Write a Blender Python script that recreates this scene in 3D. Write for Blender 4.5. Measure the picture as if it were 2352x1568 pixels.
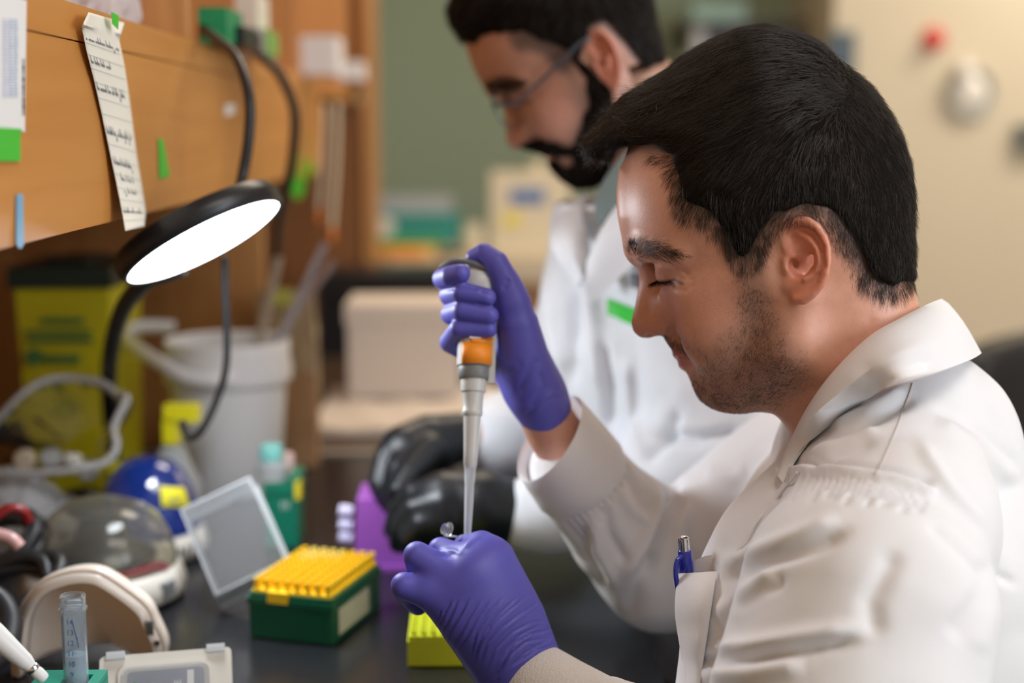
import bpy, bmesh, math, random
import numpy as np
from mathutils import Vector, Matrix
from mathutils.bvhtree import BVHTree

for _o in list(bpy.data.objects):
    bpy.data.objects.remove(_o)
scene = bpy.context.scene
COL = scene.collection

# ------------------------------------------------------------------ camera
FPX = 3267.0
CX, CY = 1176.0, 784.0
CAM = Vector((0.0, 0.0, 1.37))
PITCH = math.atan(484.0 / FPX)
YAW = math.atan(76.0 / FPX)
cam_data = bpy.data.cameras.new('camera')
cam = bpy.data.objects.new('camera', cam_data)
COL.objects.link(cam)
cam.location = CAM
cam.rotation_euler = (math.pi / 2 - PITCH, 0, -YAW)
cam_data.sensor_width = 36.0
cam_data.lens = FPX * 36.0 / 2352.0
cam_data.clip_start = 0.02
cam_data.dof.use_dof = True
cam_data.dof.focus_distance = 1.015
cam_data.dof.aperture_fstop = 2.1
cam_data.dof.aperture_blades = 9
scene.camera = cam
CROT = cam.rotation_euler.to_matrix()

def ray(u, v):
    return CROT @ Vector(((u - CX) / FPX, -(v - CY) / FPX, -1.0))

def P(u, v, Y):
    """the point seen at photo pixel (u, v) at world depth Y"""
    d = ray(u, v)
    return CAM + d * (Y / d.y)

def PZ(u, v, z):
    """the point seen at photo pixel (u, v) at world height z"""
    d = ray(u, v)
    return CAM + d * ((z - CAM.z) / d.z)

def PX(u, v, x):
    d = ray(u, v)
    return CAM + d * (x / d.x)

CRI = CROT.transposed()
def proj(pts):
    """photo pixels of an (n,3) array of world points"""
    R = np.array(CRI)
    q = (pts - np.array(CAM)) @ R.T
    return CX + FPX * q[:, 0] / -q[:, 2], CY - FPX * q[:, 1] / -q[:, 2]

# ------------------------------------------------------------------ light
scene.view_settings.view_transform = 'Standard'
scene.view_settings.look = 'None'
scene.view_settings.exposure = 0.0
scene.view_settings.gamma = 1.0
scene.view_settings.use_curve_mapping = False
world = bpy.data.worlds.new('world')
scene.world = world
world.use_nodes = True
world.node_tree.nodes['Background'].inputs[0].default_value = (0.80, 0.86, 1.0, 1)
world.node_tree.nodes['Background'].inputs[1].default_value = 0.25

def area(name, loc, target, size, energy, color, size_y=None):
    L = bpy.data.lights.new(name, 'AREA')
    L.energy = energy
    L.color = color
    L.shape = 'RECTANGLE'
    L.size = size
    L.size_y = size_y or size
    o = bpy.data.objects.new(name, L)
    COL.objects.link(o)
    o.location = loc
    o.rotation_euler = (Vector(target) - Vector(loc)).to_track_quat('-Z', 'Y').to_euler()
    return o
# ceiling panels over the aisle and the bench, and daylight from windows behind the camera, to the right
area('ceiling_light', (0.9, 0.2, 2.68), (0.60, 0.85, 0.9), 1.2, 18, (1.0, 0.93, 0.88), 0.6)
area('ceiling_light', (0.1, 2.5, 2.68), (0.1, 2.3, 0.9), 1.2, 24, (1.0, 0.88, 0.72), 0.6)
area('ceiling_light', (2.2, 3.6, 2.68), (2.3, 4.4, 1.2), 1.2, 45, (1.0, 0.90, 0.74), 0.6)
area('window_daylight', (2.7, -0.5, 1.9), (0.55, 1.1, 1.1), 1.6, 60, (0.82, 0.90, 1.0), 1.3)

# ------------------------------------------------------------------ materials
MATS = {}
def mat(name, color, rough=0.5, metal=0.0, spec=0.5, **kw):
    if name in MATS:
        return MATS[name]
    m = bpy.data.materials.new(name)
    m.use_nodes = True
    nt = m.node_tree
    b = nt.nodes['Principled BSDF']
    b.inputs['Base Color'].default_value = (*color, 1)
    b.inputs['Roughness'].default_value = rough
    b.inputs['Metallic'].default_value = metal
    b.inputs['Specular IOR Level'].default_value = spec
    if 'trans' in kw:
        b.inputs['Transmission Weight'].default_value = kw['trans']
    if 'ior' in kw:
        b.inputs['IOR'].default_value = kw['ior']
    if 'alpha' in kw:
        b.inputs['Alpha'].default_value = kw['alpha']
    if 'sss' in kw:
        b.inputs['Subsurface Weight'].default_value = kw['sss'][0]
        b.inputs['Subsurface Radius'].default_value = kw['sss'][1]
        b.inputs['Subsurface Scale'].default_value = kw['sss'][2]
    if 'emit' in kw:
        b.inputs['Emission Color'].default_value = (*kw['emit'][0], 1)
        b.inputs['Emission Strength'].default_value = kw['emit'][1]
    if 'coat' in kw:
        b.inputs['Coat Weight'].default_value = kw['coat']
        b.inputs['Coat Roughness'].default_value = kw.get('coat_rough', 0.1)
    if 'sheen' in kw:
        b.inputs['Sheen Weight'].default_value = kw['sheen']
    # a slight grain of colour and of surface on everything
    tc = nt.nodes.new('ShaderNodeTexCoord')
    nz = nt.nodes.new('ShaderNodeTexNoise')
    nz.inputs['Scale'].default_value = kw.get('nscale', 60.0)
    nz.inputs['Detail'].default_value = 4
    nt.links.new(tc.outputs['Object'], nz.inputs['Vector'])
    var = kw.get('var', 0.06)
    src = None
    if kw.get('attr'):
        at = nt.nodes.new('ShaderNodeAttribute')
        at.attribute_name = 'tint'
        src = at.outputs['Color']
    mr = nt.nodes.new('ShaderNodeMapRange')
    mr.inputs['To Min'].default_value = 1 - var
    mr.inputs['To Max'].default_value = 1 + var
    nt.links.new(nz.outputs[0], mr.inputs['Value'])
    vm = nt.nodes.new('ShaderNodeVectorMath')
    vm.operation = 'SCALE'
    if src is not None:
        nt.links.new(src, vm.inputs[0])
    else:
        vm.inputs[0].default_value = color
    nt.links.new(mr.outputs['Result'], vm.inputs['Scale'])
    nt.links.new(vm.outputs[0], b.inputs['Base Color'])
    if kw.get('bump'):
        bm_ = nt.nodes.new('ShaderNodeBump')
        bm_.inputs['Strength'].default_value = 1.0
        bm_.inputs['Distance'].default_value = kw['bump'][1]
        n2 = nt.nodes.new('ShaderNodeTexNoise')
        n2.inputs['Scale'].default_value = kw['bump'][0]
        n2.inputs['Detail'].default_value = 3
        nt.links.new(tc.outputs['Object'], n2.inputs['Vector'])
        nt.links.new(n2.outputs[0], bm_.inputs['Height'])
        nt.links.new(bm_.outputs['Normal'], b.inputs['Normal'])
    MATS[name] = m
    return m

def wood(name, c1, c2, axis=1, rough=0.45):
    if name in MATS:
        return MATS[name]
    m = bpy.data.materials.new(name)
    m.use_nodes = True
    nt = m.node_tree
    b = nt.nodes['Principled BSDF']
    tc = nt.nodes.new('ShaderNodeTexCoord')
    mp = nt.nodes.new('ShaderNodeMapping')
    s = [26.0, 26.0, 26.0]
    s[axis] = 1.6
    mp.inputs['Scale'].default_value = s
    nt.links.new(tc.outputs['Object'], mp.inputs['Vector'])
    nz = nt.nodes.new('ShaderNodeTexNoise')
    nz.inputs['Scale'].default_value = 1.8
    nz.inputs['Detail'].default_value = 8
    nz.inputs['Distortion'].default_value = 0.6
    nt.links.new(mp.outputs[0], nz.inputs['Vector'])
    cr = nt.nodes.new('ShaderNodeValToRGB')
    cr.color_ramp.elements[0].position = 0.3
    cr.color_ramp.elements[0].color = (*c1, 1)
    cr.color_ramp.elements[1].position = 0.72
    cr.color_ramp.elements[1].color = (*c2, 1)
    nt.links.new(nz.outputs[0], cr.inputs[0])
    nt.links.new(cr.outputs[0], b.inputs['Base Color'])
    b.inputs['Roughness'].default_value = rough
    MATS[name] = m
    return m

# ------------------------------------------------------------------ object helpers
def link_mesh(name, verts, faces, material, parent=None, smooth=True):
    me = bpy.data.meshes.new(name)
    if isinstance(faces, np.ndarray) or isinstance(verts, np.ndarray):
        verts = np.asarray(verts, dtype=np.float32)
        faces = np.asarray(faces, dtype=np.int32)
        n, k = faces.shape
        me.vertices.add(len(verts)); me.vertices.foreach_set('co', verts.ravel())
        me.loops.add(n * k); me.loops.foreach_set('vertex_index', faces.ravel())
        me.polygons.add(n)
        me.polygons.foreach_set('loop_start', np.arange(0, n * k, k, dtype=np.int32))
        me.update(calc_edges=True)
    else:
        me.from_pydata(verts, [], faces)
    me.validate()
    if smooth:
        me.polygons.foreach_set('use_smooth', [True] * len(me.polygons))
    me.materials.append(material)
    o = bpy.data.objects.new(name, me)
    COL.objects.link(o)
    if parent is not None:
        parent_to(o, parent)
    return o

def parent_to(o, parent):
    o.parent = parent
    o.matrix_parent_inverse = Matrix.Identity(4)
    if parent.type == 'EMPTY' or True:
        # geometry is authored in world coordinates: cancel the parent's transform
        o.matrix_parent_inverse = world_of(parent).inverted()

def world_of(o):
    m = o.matrix_basis.copy()
    if o.parent is not None:
        m = world_of(o.parent) @ o.matrix_parent_inverse @ m
    return m

def bm_obj(name, bm, material, parent=None, smooth=False, bevel=0.0, seg=2):
    if bevel > 0:
        es = [e for e in bm.edges if len(e.link_faces) == 2 and e.calc_face_angle(0) > 0.6]
        bmesh.ops.bevel(bm, geom=es, offset=bevel, segments=seg, affect='EDGES', profile=0.5)
        smooth = True
    bmesh.ops.recalc_face_normals(bm, faces=bm.faces)
    me = bpy.data.meshes.new(name)
    bm.to_mesh(me); bm.free()
    if smooth:
        for p in me.polygons:
            p.use_smooth = True
        try:
            me.set_sharp_from_angle(angle=math.radians(38))
        except Exception:
            pass
    me.materials.append(material)
    o = bpy.data.objects.new(name, me)
    COL.objects.link(o)
    if parent is not None:
        parent_to(o, parent)
    return o

def root(name, loc, label, cat, group=None, rz=0.0):
    o = bpy.data.objects.new(name, None)
    o.empty_display_size = 0.02
    COL.objects.link(o)
    o.location = loc
    o.rotation_euler = (0, 0, rz)
    return tag(o, label, cat, group)

def tag(o, label, cat, group=None):
    o['label'] = label
    o['category'] = cat
    if group:
        o['group'] = group
    return o

def structure(o, label=None):
    o['kind'] = 'structure'
    if label:
        o['label'] = label
    return o

def a_box(bm, lo, hi, M=None):
    vs = []
    for z in (lo[2], hi[2]):
        for y in (lo[1], hi[1]):
            for x in (lo[0], hi[0]):
                c = Vector((x, y, z))
                vs.append(bm.verts.new(M @ c if M else c))
    for f in ((0, 2, 3, 1), (4, 5, 7, 6), (0, 1, 5, 4), (2, 6, 7, 3), (0, 4, 6, 2), (1, 3, 7, 5)):
        bm.faces.new([vs[i] for i in f])

def box(name, lo, hi, material, parent=None, bevel=0.0, M=None, seg=2):
    bm = bmesh.new()
    a_box(bm, lo, hi, M)
    return bm_obj(name, bm, material, parent, bevel=bevel, seg=seg)

def a_lathe(bm, prof, n=32, M=None, caps=True, arc=None):
    """prof: list of (radius, z); revolved about z"""
    rings = []
    for r, z in prof:
        ring = []
        for i in range(n):
            t = 2 * math.pi * i / n
            c = Vector((r * math.cos(t), r * math.sin(t), z))
            ring.append(bm.verts.new(M @ c if M else c))
        rings.append(ring)
    for a, b in zip(rings, rings[1:]):
        for i in range(n):
            bm.faces.new((a[i], a[(i + 1) % n], b[(i + 1) % n], b[i]))
    if caps:
        bm.faces.new(rings[0][::-1]); bm.faces.new(rings[-1])

def lathe(name, prof, material, parent=None, n=32, M=None, caps=True):
    bm = bmesh.new()
    a_lathe(bm, prof, n, M, caps)
    return bm_obj(name, bm, material, parent, smooth=True)

def spline(pts, n=8):
    """Catmull-Rom through pts, n steps per span"""
    p = [Vector(q) for q in pts]
    p = [p[0] * 2 - p[1]] + p + [p[-1] * 2 - p[-2]]
    out = []
    for i in range(1, len(p) - 2):
        a, b, c, d = p[i - 1:i + 3]
        for k in range(n):
            t = k / n
            out.append(0.5 * ((2 * b) + (c - a) * t + (2 * a - 5 * b + 4 * c - d) * t * t + (3 * b - a - 3 * c + d) * t ** 3))
    out.append(p[-2])
    return out

def a_tube(bm, pts, r, n=12, radii=None, caps=True, flat=None):
    pts = [Vector(p) for p in pts]
    up = None
    rings = []
    for i, p in enumerate(pts):
        t = (pts[min(i + 1, len(pts) - 1)] - pts[max(i - 1, 0)]).normalized()
        if up is None:
            up = Vector((0, 0, 1)) if abs(t.z) < 0.9 else Vector((1, 0, 0))
        up = (up - t * up.dot(t)).normalized()
        s = t.cross(up)
        rr = radii[i] if radii else r
        f = flat if flat else 1.0
        rings.append([bm.verts.new(p + up * math.cos(a) * rr * f + s * math.sin(a) * rr)
                      for a in (2 * math.pi * k / n for k in range(n))])
    for a, b in zip(rings, rings[1:]):
        for i in range(n):
            bm.faces.new((a[i], a[(i + 1) % n], b[(i + 1) % n], b[i]))
    if caps:
        bm.faces.new(rings[0][::-1]); bm.faces.new(rings[-1])

def tube(name, pts, r, material, parent=None, n=12, radii=None, sm=8, flat=None):
    bm = bmesh.new()
    a_tube(bm, spline(pts, sm) if sm else pts, r, n, radii, flat=flat)
    return bm_obj(name, bm, material, parent, smooth=True)

def a_prism(bm, poly, d, M=None):
    """poly in the xy plane, extruded along z from 0 to d"""
    lo = [bm.verts.new((M @ Vector((x, y, 0))) if M else Vector((x, y, 0))) for x, y in poly]
    hi = [bm.verts.new((M @ Vector((x, y, d))) if M else Vector((x, y, d))) for x, y in poly]
    n = len(poly)
    bm.faces.new(lo[::-1]); bm.faces.new(hi)
    for i in range(n):
        bm.faces.new((lo[i], lo[(i + 1) % n], hi[(i + 1) % n], hi[i]))

def rrect(x0, y0, x1, y1, r, n=5):
    out = []
    for cx_, cy_, a0 in ((x1 - r, y1 - r, 0), (x0 + r, y1 - r, 90), (x0 + r, y0 + r, 180), (x1 - r, y0 + r, 270)):
        for k in range(n + 1):
            a = math.radians(a0 + 90 * k / n)
            out.append((cx_ + r * math.cos(a), cy_ + r * math.sin(a)))
    return out

def frame_matrix(o, x, y, z):
    return Matrix(((x[0], y[0], z[0], o[0]), (x[1], y[1], z[1], o[1]), (x[2], y[2], z[2], o[2]), (0, 0, 0, 1)))

def text_obj(name, body, size, M, material, parent=None, ext=0.00015, align='CENTER', shear=0.0, sx=1.0):
    cu = bpy.data.curves.new(name, 'FONT')
    cu.body = body; cu.size = size; cu.extrude = ext; cu.align_x = align; cu.align_y = 'CENTER'; cu.shear = shear
    tmp = bpy.data.objects.new(name, cu)
    COL.objects.link(tmp)
    dg = bpy.context.evaluated_depsgraph_get()
    me = bpy.data.meshes.new_from_object(tmp.evaluated_get(dg))
    bpy.data.objects.remove(tmp)
    me.transform(M @ Matrix.Diagonal((sx, 1, 1, 1)))
    me.materials.clear(); me.materials.append(material)
    o = bpy.data.objects.new(name, me)
    COL.objects.link(o)
    if parent is not None:
        parent_to(o, parent)
    return o

# ------------------------------------------------------------------ implicit surfaces for the figures
class Field:
    """signed distance samples on a grid; solids are blended in, then a surface is drawn through zero"""
    def __init__(s, lo, hi, h):
        s.lo = np.array(lo, float); s.h = h
        s.n = np.ceil((np.array(hi, float) - s.lo) / h).astype(int) + 1
        s.a = np.full(s.n, 0.05, np.float32)
    def block(s, lo, hi):
        i0 = np.clip(np.floor((np.array(lo) - s.lo) / s.h).astype(int), 0, s.n)
        i1 = np.clip(np.ceil((np.array(hi) - s.lo) / s.h).astype(int) + 1, 0, s.n)
        ax = [((s.lo[k] + s.h * np.arange(i0[k], i1[k])).astype(np.float32)).reshape([-1 if j == k else 1 for j in range(3)]) for k in range(3)]
        return tuple(slice(i0[k], i1[k]) for k in range(3)), ax
    def put(s, lo, hi, fn, k=0.004, op='add'):
        m = max(k * 1.5, 0.004) + 2 * s.h
        sl, (x, y, z) = s.block(np.array(lo) - m, np.array(hi) + m)
        A = s.a[sl]
        if A.size == 0:
            return
        d = fn(x, y, z).astype(np.float32)
        if op == 'sub':
            d = -d
            h = np.maximum(k - np.abs(A - d), 0) / k
            s.a[sl] = np.maximum(A, d) + h * h * k * 0.25
        elif op == 'and':
            h = np.maximum(k - np.abs(A - d), 0) / k
            s.a[sl] = np.maximum(A, d) + h * h * k * 0.25
        else:
            h = np.maximum(k - np.abs(A - d), 0) / k
            s.a[sl] = np.minimum(A, d) - h * h * k * 0.25
    def ell(s, c, r, k=0.004, op='add', R=None):
        c = np.array(c, float); r = np.array(r, float)
        R = np.eye(3) if R is None else np.array(R, float)      # rows: local axes
        ext = np.sqrt(((R * r[:, None]) ** 2).sum(0))
        def fn(x, y, z):
            q = [(R[i, 0] * (x - c[0]) + R[i, 1] * (y - c[1]) + R[i, 2] * (z - c[2])) for i in range(3)]
            k0 = np.sqrt(sum((q[i] / r[i]) ** 2 for i in range(3)))
            k1 = np.sqrt(sum((q[i] / r[i] ** 2) ** 2 for i in range(3))) + 1e-9
            return k0 * (k0 - 1) / k1
        s.put(c - ext, c + ext, fn, k, op)
    def cap(s, a, b, ra, rb=None, k=0.004, op='add'):
        rb = ra if rb is None else rb
        a = np.array(a, float); b = np.array(b, float)
        lo = np.minimum(a - ra, b - rb); hi = np.maximum(a + ra, b + rb)
        ab = b - a; L2 = max(float(ab @ ab), 1e-12)
        def fn(x, y, z):
            t = np.clip(((x - a[0]) * ab[0] + (y - a[1]) * ab[1] + (z - a[2]) * ab[2]) / L2, 0, 1)
            return np.sqrt((x - a[0] - t * ab[0]) ** 2 + (y - a[1] - t * ab[1]) ** 2 + (z - a[2] - t * ab[2]) ** 2) - (ra + (rb - ra) * t)
        s.put(lo, hi, fn, k, op)
    def chain(s, pts, radii, k=0.004, op='add'):
        pts = [np.array(p, float) for p in pts]
        lo = np.min([p - r for p, r in zip(pts, radii)], 0); hi = np.max([p + r for p, r in zip(pts, radii)], 0)
        def fn(x, y, z):
            best = None
            for i in range(len(pts) - 1):
                a, ab = pts[i], pts[i + 1] - pts[i]
                L2 = max(float(ab @ ab), 1e-12)
                t = np.clip(((x - a[0]) * ab[0] + (y - a[1]) * ab[1] + (z - a[2]) * ab[2]) / L2, 0, 1)
                d = np.sqrt((x - a[0] - t * ab[0]) ** 2 + (y - a[1] - t * ab[1]) ** 2 + (z - a[2] - t * ab[2]) ** 2) - (radii[i] + (radii[i + 1] - radii[i]) * t)
                best = d if best is None else np.minimum(best, d)
            return best
        s.put(lo, hi, fn, k, op)
    def mesh(s, relax=1):
        A = s.a
        S = A < 0
        n = A.shape
        c = S[:-1, :-1, :-1].astype(np.int8)
        tot = np.zeros([m - 1 for m in n], np.int8)
        for dx in (0, 1):
            for dy in (0, 1):
                for dz in (0, 1):
                    tot += S[dx:n[0] - 1 + dx, dy:n[1] - 1 + dy, dz:n[2] - 1 + dz]
        act = (tot > 0) & (tot < 8)
        I = np.argwhere(act)
        idx = np.full(act.shape, -1, np.int32)
        idx[tuple(I.T)] = np.arange(len(I))
        acc = np.zeros((len(I), 3)); cnt = np.zeros(len(I))
        corners = [(dx, dy, dz) for dx in (0, 1) for dy in (0, 1) for dz in (0, 1)]
        val = {q: A[I[:, 0] + q[0], I[:, 1] + q[1], I[:, 2] + q[2]] for q in corners}
        for a_ in corners:
            for ax in range(3):
                if a_[ax] == 0:
                    b_ = list(a_); b_[ax] = 1; b_ = tuple(b_)
                    va, vb = val[a_], val[b_]
                    cr = (va < 0) != (vb < 0)
                    t = va / np.where(cr, va - vb, 1)
                    p = np.array(a_, float)[None, :].repeat(len(I), 0)
                    p[:, ax] += t
                    acc[cr] += p[cr]; cnt[cr] += 1
        V = (I + acc / cnt[:, None]) * s.h + s.lo
        quads = []
        for ax in range(3):
            sl0 = [slice(None)] * 3; sl1 = [slice(None)] * 3
            sl0[ax] = slice(0, -1); sl1[ax] = slice(1, None)
            cr = S[tuple(sl0)] != S[tuple(sl1)]
            E = np.argwhere(cr)
            b1, b2 = [(1, 2), (2, 0), (0, 1)][ax]
            ok = (E[:, b1] > 0) & (E[:, b2] > 0) & (E[:, b1] < n[b1] - 1) & (E[:, b2] < n[b2] - 1)
            E = E[ok]
            ins = S[tuple(E.T)]
            def g(o1, o2):
                F = E.copy(); F[:, b1] += o1; F[:, b2] += o2
                return idx[tuple(F.T)]
            q = np.stack([g(-1, -1), g(0, -1), g(0, 0), g(-1, 0)], 1)
            q[~ins] = q[~ins][:, ::-1]
            quads.append(q)
        Q = np.concatenate(quads)
        Q = Q[(Q >= 0).all(1)]
        for _ in range(relax):
            V = relax_mesh(V, Q, 0.5)
        return V, Q

def relax_mesh(V, Q, w=0.5):
    s = np.zeros_like(V); c = np.zeros(len(V))
    for i in range(4):
        a, b = Q[:, i], Q[:, (i + 1) % 4]
        for k in range(3):
            s[:, k] += np.bincount(a, V[b, k], len(V)) + np.bincount(b, V[a, k], len(V))
        c += np.bincount(a, minlength=len(V)) + np.bincount(b, minlength=len(V))
    return V * (1 - w) + w * s / np.maximum(c, 1)[:, None]

def normals(V, Q):
    n = np.cross(V[Q[:, 2]] - V[Q[:, 0]], V[Q[:, 3]] - V[Q[:, 1]])
    N = np.zeros_like(V)
    for i in range(4):
        for k in range(3):
            N[:, k] += np.bincount(Q[:, i], n[:, k], len(V))
    return N / (np.linalg.norm(N, axis=1)[:, None] + 1e-12)

def seg_dist(u, v, poly):
    """distance of the points (u, v) to a polyline; also the share of its length at the foot point"""
    best = np.full(u.shape, 1e9); par = np.zeros(u.shape)
    L = [0.0]
    for a, b in zip(poly, poly[1:]):
        L.append(L[-1] + math.hypot(b[0] - a[0], b[1] - a[1]))
    for i, (a, b) in enumerate(zip(poly, poly[1:])):
        dx, dy = b[0] - a[0], b[1] - a[1]
        l2 = dx * dx + dy * dy + 1e-9
        t = np.clip(((u - a[0]) * dx + (v - a[1]) * dy) / l2, 0, 1)
        d = np.hypot(u - a[0] - t * dx, v - a[1] - t * dy)
        m = d < best
        best[m] = d[m]; par[m] = (L[i] + t[m] * (L[i + 1] - L[i])) / L[-1]
    return best, par

def poly_sdf(u, v, poly):
    """signed distance to a closed polygon, negative inside"""
    d = np.full(np.broadcast(u, v).shape, 1e9); ins = np.zeros(d.shape, bool)
    n = len(poly)
    for i in range(n):
        ax, ay = poly[i]; bx, by = poly[(i + 1) % n]
        ex, ey = bx - ax, by - ay
        t = np.clip(((u - ax) * ex + (v - ay) * ey) / (ex * ex + ey * ey + 1e-12), 0, 1)
        d = np.minimum(d, np.hypot(u - ax - t * ex, v - ay - t * ey))
        c = ((ay > v) != (by > v))
        with np.errstate(divide='ignore', invalid='ignore'):
            xs = ax + (v - ay) * ex / (ey if abs(ey) > 1e-12 else 1e-12)
        ins ^= c & (u < xs)
    return np.where(ins, -d, d)

def vnoise(p, seed=0):
    """smooth value noise on (n,3) points"""
    i = np.floor(p).astype(np.int64); f = p - i; f = f * f * (3 - 2 * f)
    def hsh(a, b, c):
        h = (a * 374761393 + b * 668265263 + c * 2147483647 + seed * 144665) & 0xffffffff
        h = ((h ^ (h >> 13)) * 1274126177) & 0xffffffff
        return ((h ^ (h >> 16)) & 0xffff) / 65535.0
    r = 0
    for dx in (0, 1):
        for dy in (0, 1):
            for dz in (0, 1):
                w = (f[:, 0] if dx else 1 - f[:, 0]) * (f[:, 1] if dy else 1 - f[:, 1]) * (f[:, 2] if dz else 1 - f[:, 2])
                r = r + w * hsh(i[:, 0] + dx, i[:, 1] + dy, i[:, 2] + dz)
    return r * 2 - 1

def strokes(V, N, S, toward=None):
    """sculpt: S = [(polyline in photo pixels, width px, height m)], raised or pressed along the normal
    on the side of the surface that faces the photographer"""
    u, v = proj(V)
    view = np.array(CAM) - V; view /= np.linalg.norm(view, axis=1)[:, None]
    face = np.clip((N * view).sum(1) * 3, 0, 1)
    D = np.zeros(len(V))
    for s in S:
        poly, w, h = s[:3]
        d, t = seg_dist(u, v, poly)
        e = np.clip(np.minimum(t, 1 - t) * 6 + 0.15, 0, 1) if len(s) < 4 else 1.0
        D += h * np.exp(-(d / w) ** 2) * e
    return V + N * (D * face)[:, None]

def tint_attr(o, colors):
    me = o.data
    at = me.color_attributes.new('tint', 'FLOAT_COLOR', 'POINT')
    c = np.ones((len(me.vertices), 4), np.float32); c[:, :3] = colors
    at.data.foreach_set('color', c.ravel())

def strand_mesh(paths, radii, tip=0.25, sides=3):
    """paths (n,m,3): one thin tapering tube per path"""
    paths = np.asarray(paths, float); n, m, _ = paths.shape
    T = np.gradient(paths, axis=1); T /= np.linalg.norm(T, axis=2)[..., None] + 1e-12
    ref = np.array([0.31, 0.2, 0.93])
    A = np.cross(T, ref); A /= np.linalg.norm(A, axis=2)[..., None] + 1e-12
    B = np.cross(T, A)
    rad = np.asarray(radii, float).reshape(-1, 1) * np.linspace(1, tip, m)[None, :]
    V = np.empty((n, m, sides, 3))
    for k in range(sides):
        a = 2 * math.pi * k / sides
        V[:, :, k] = paths + rad[..., None] * (A * math.cos(a) + B * math.sin(a))
    base = (np.arange(n) * m * sides)[:, None, None]
    i = (np.arange(m - 1) * sides)[None, :, None]
    k = np.arange(sides)[None, None, :]; k2 = (k + 1) % sides
    Q = np.stack([base + i + k, base + i + k2, base + i + sides + k2, base + i + sides + k], -1).reshape(-1, 4)
    return V.reshape(-1, 3), Q
# ------------------------------------------------------------------ heads
class Frame:
    """a head's own axes: a = across the picture, b = up, w = sideways through the head (near side negative)"""
    def __init__(s, u, v, Y, yaw=0.0, roll=0.0):
        s.O = P(u, v, Y)
        n = (s.O - CAM).normalized()
        up = CROT @ Vector((0, 1, 0))
        r = n.cross(up).normalized()
        b = r.cross(n).normalized()
        Ry = Matrix.Rotation(yaw, 3, b) @ Matrix.Rotation(roll, 3, -n)
        s.er, s.eu, s.n = Ry @ r, Ry @ b, Ry @ n
        s.R = np.array([s.er, s.eu, s.n])
        s.Oa = np.array(s.O)
    def L(s, u, v, w=0.0):
        d = ray(u, v)
        o = s.O + s.n * w
        t = (o - CAM).dot(s.n) / d.dot(s.n)
        q = CAM + d * t - s.O
        return (q.dot(s.er), q.dot(s.eu), w)
    def world(s, V):
        return V @ s.R + s.Oa
    def pix(s, V, mirror=True):
        Q = V.copy()
        if mirror:
            Q[:, 2] = -np.abs(Q[:, 2])
        return proj(s.world(Q))

HF = Frame(1760, 560, 1.06)
MM = 0.001

def dual(F, fn):
    fn(-1); fn(1)

def mirror_pt(p, sgn):
    return (p[0], p[1], p[2] * (-sgn))

FACE = [(1500, 385), (1437, 395), (1432, 440), (1433, 490), (1439, 535), (1447, 570), (1458, 588), (1476, 603), (1480, 615), (1475, 650), (1467, 689),
        (1460, 722), (1457, 742), (1460, 760), (1472, 771), (1492, 772), (1512, 770), (1525, 772), (1535, 791), (1545, 802), (1551, 815), (1562, 820),
        (1569, 823), (1564, 829), (1565, 838), (1574, 845), (1581, 853), (1591, 867), (1599, 890), (1612, 913), (1636, 930), (1668, 938), (1714, 939),
        (1760, 931), (1790, 920), (1780, 700), (1700, 450)]

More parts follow.
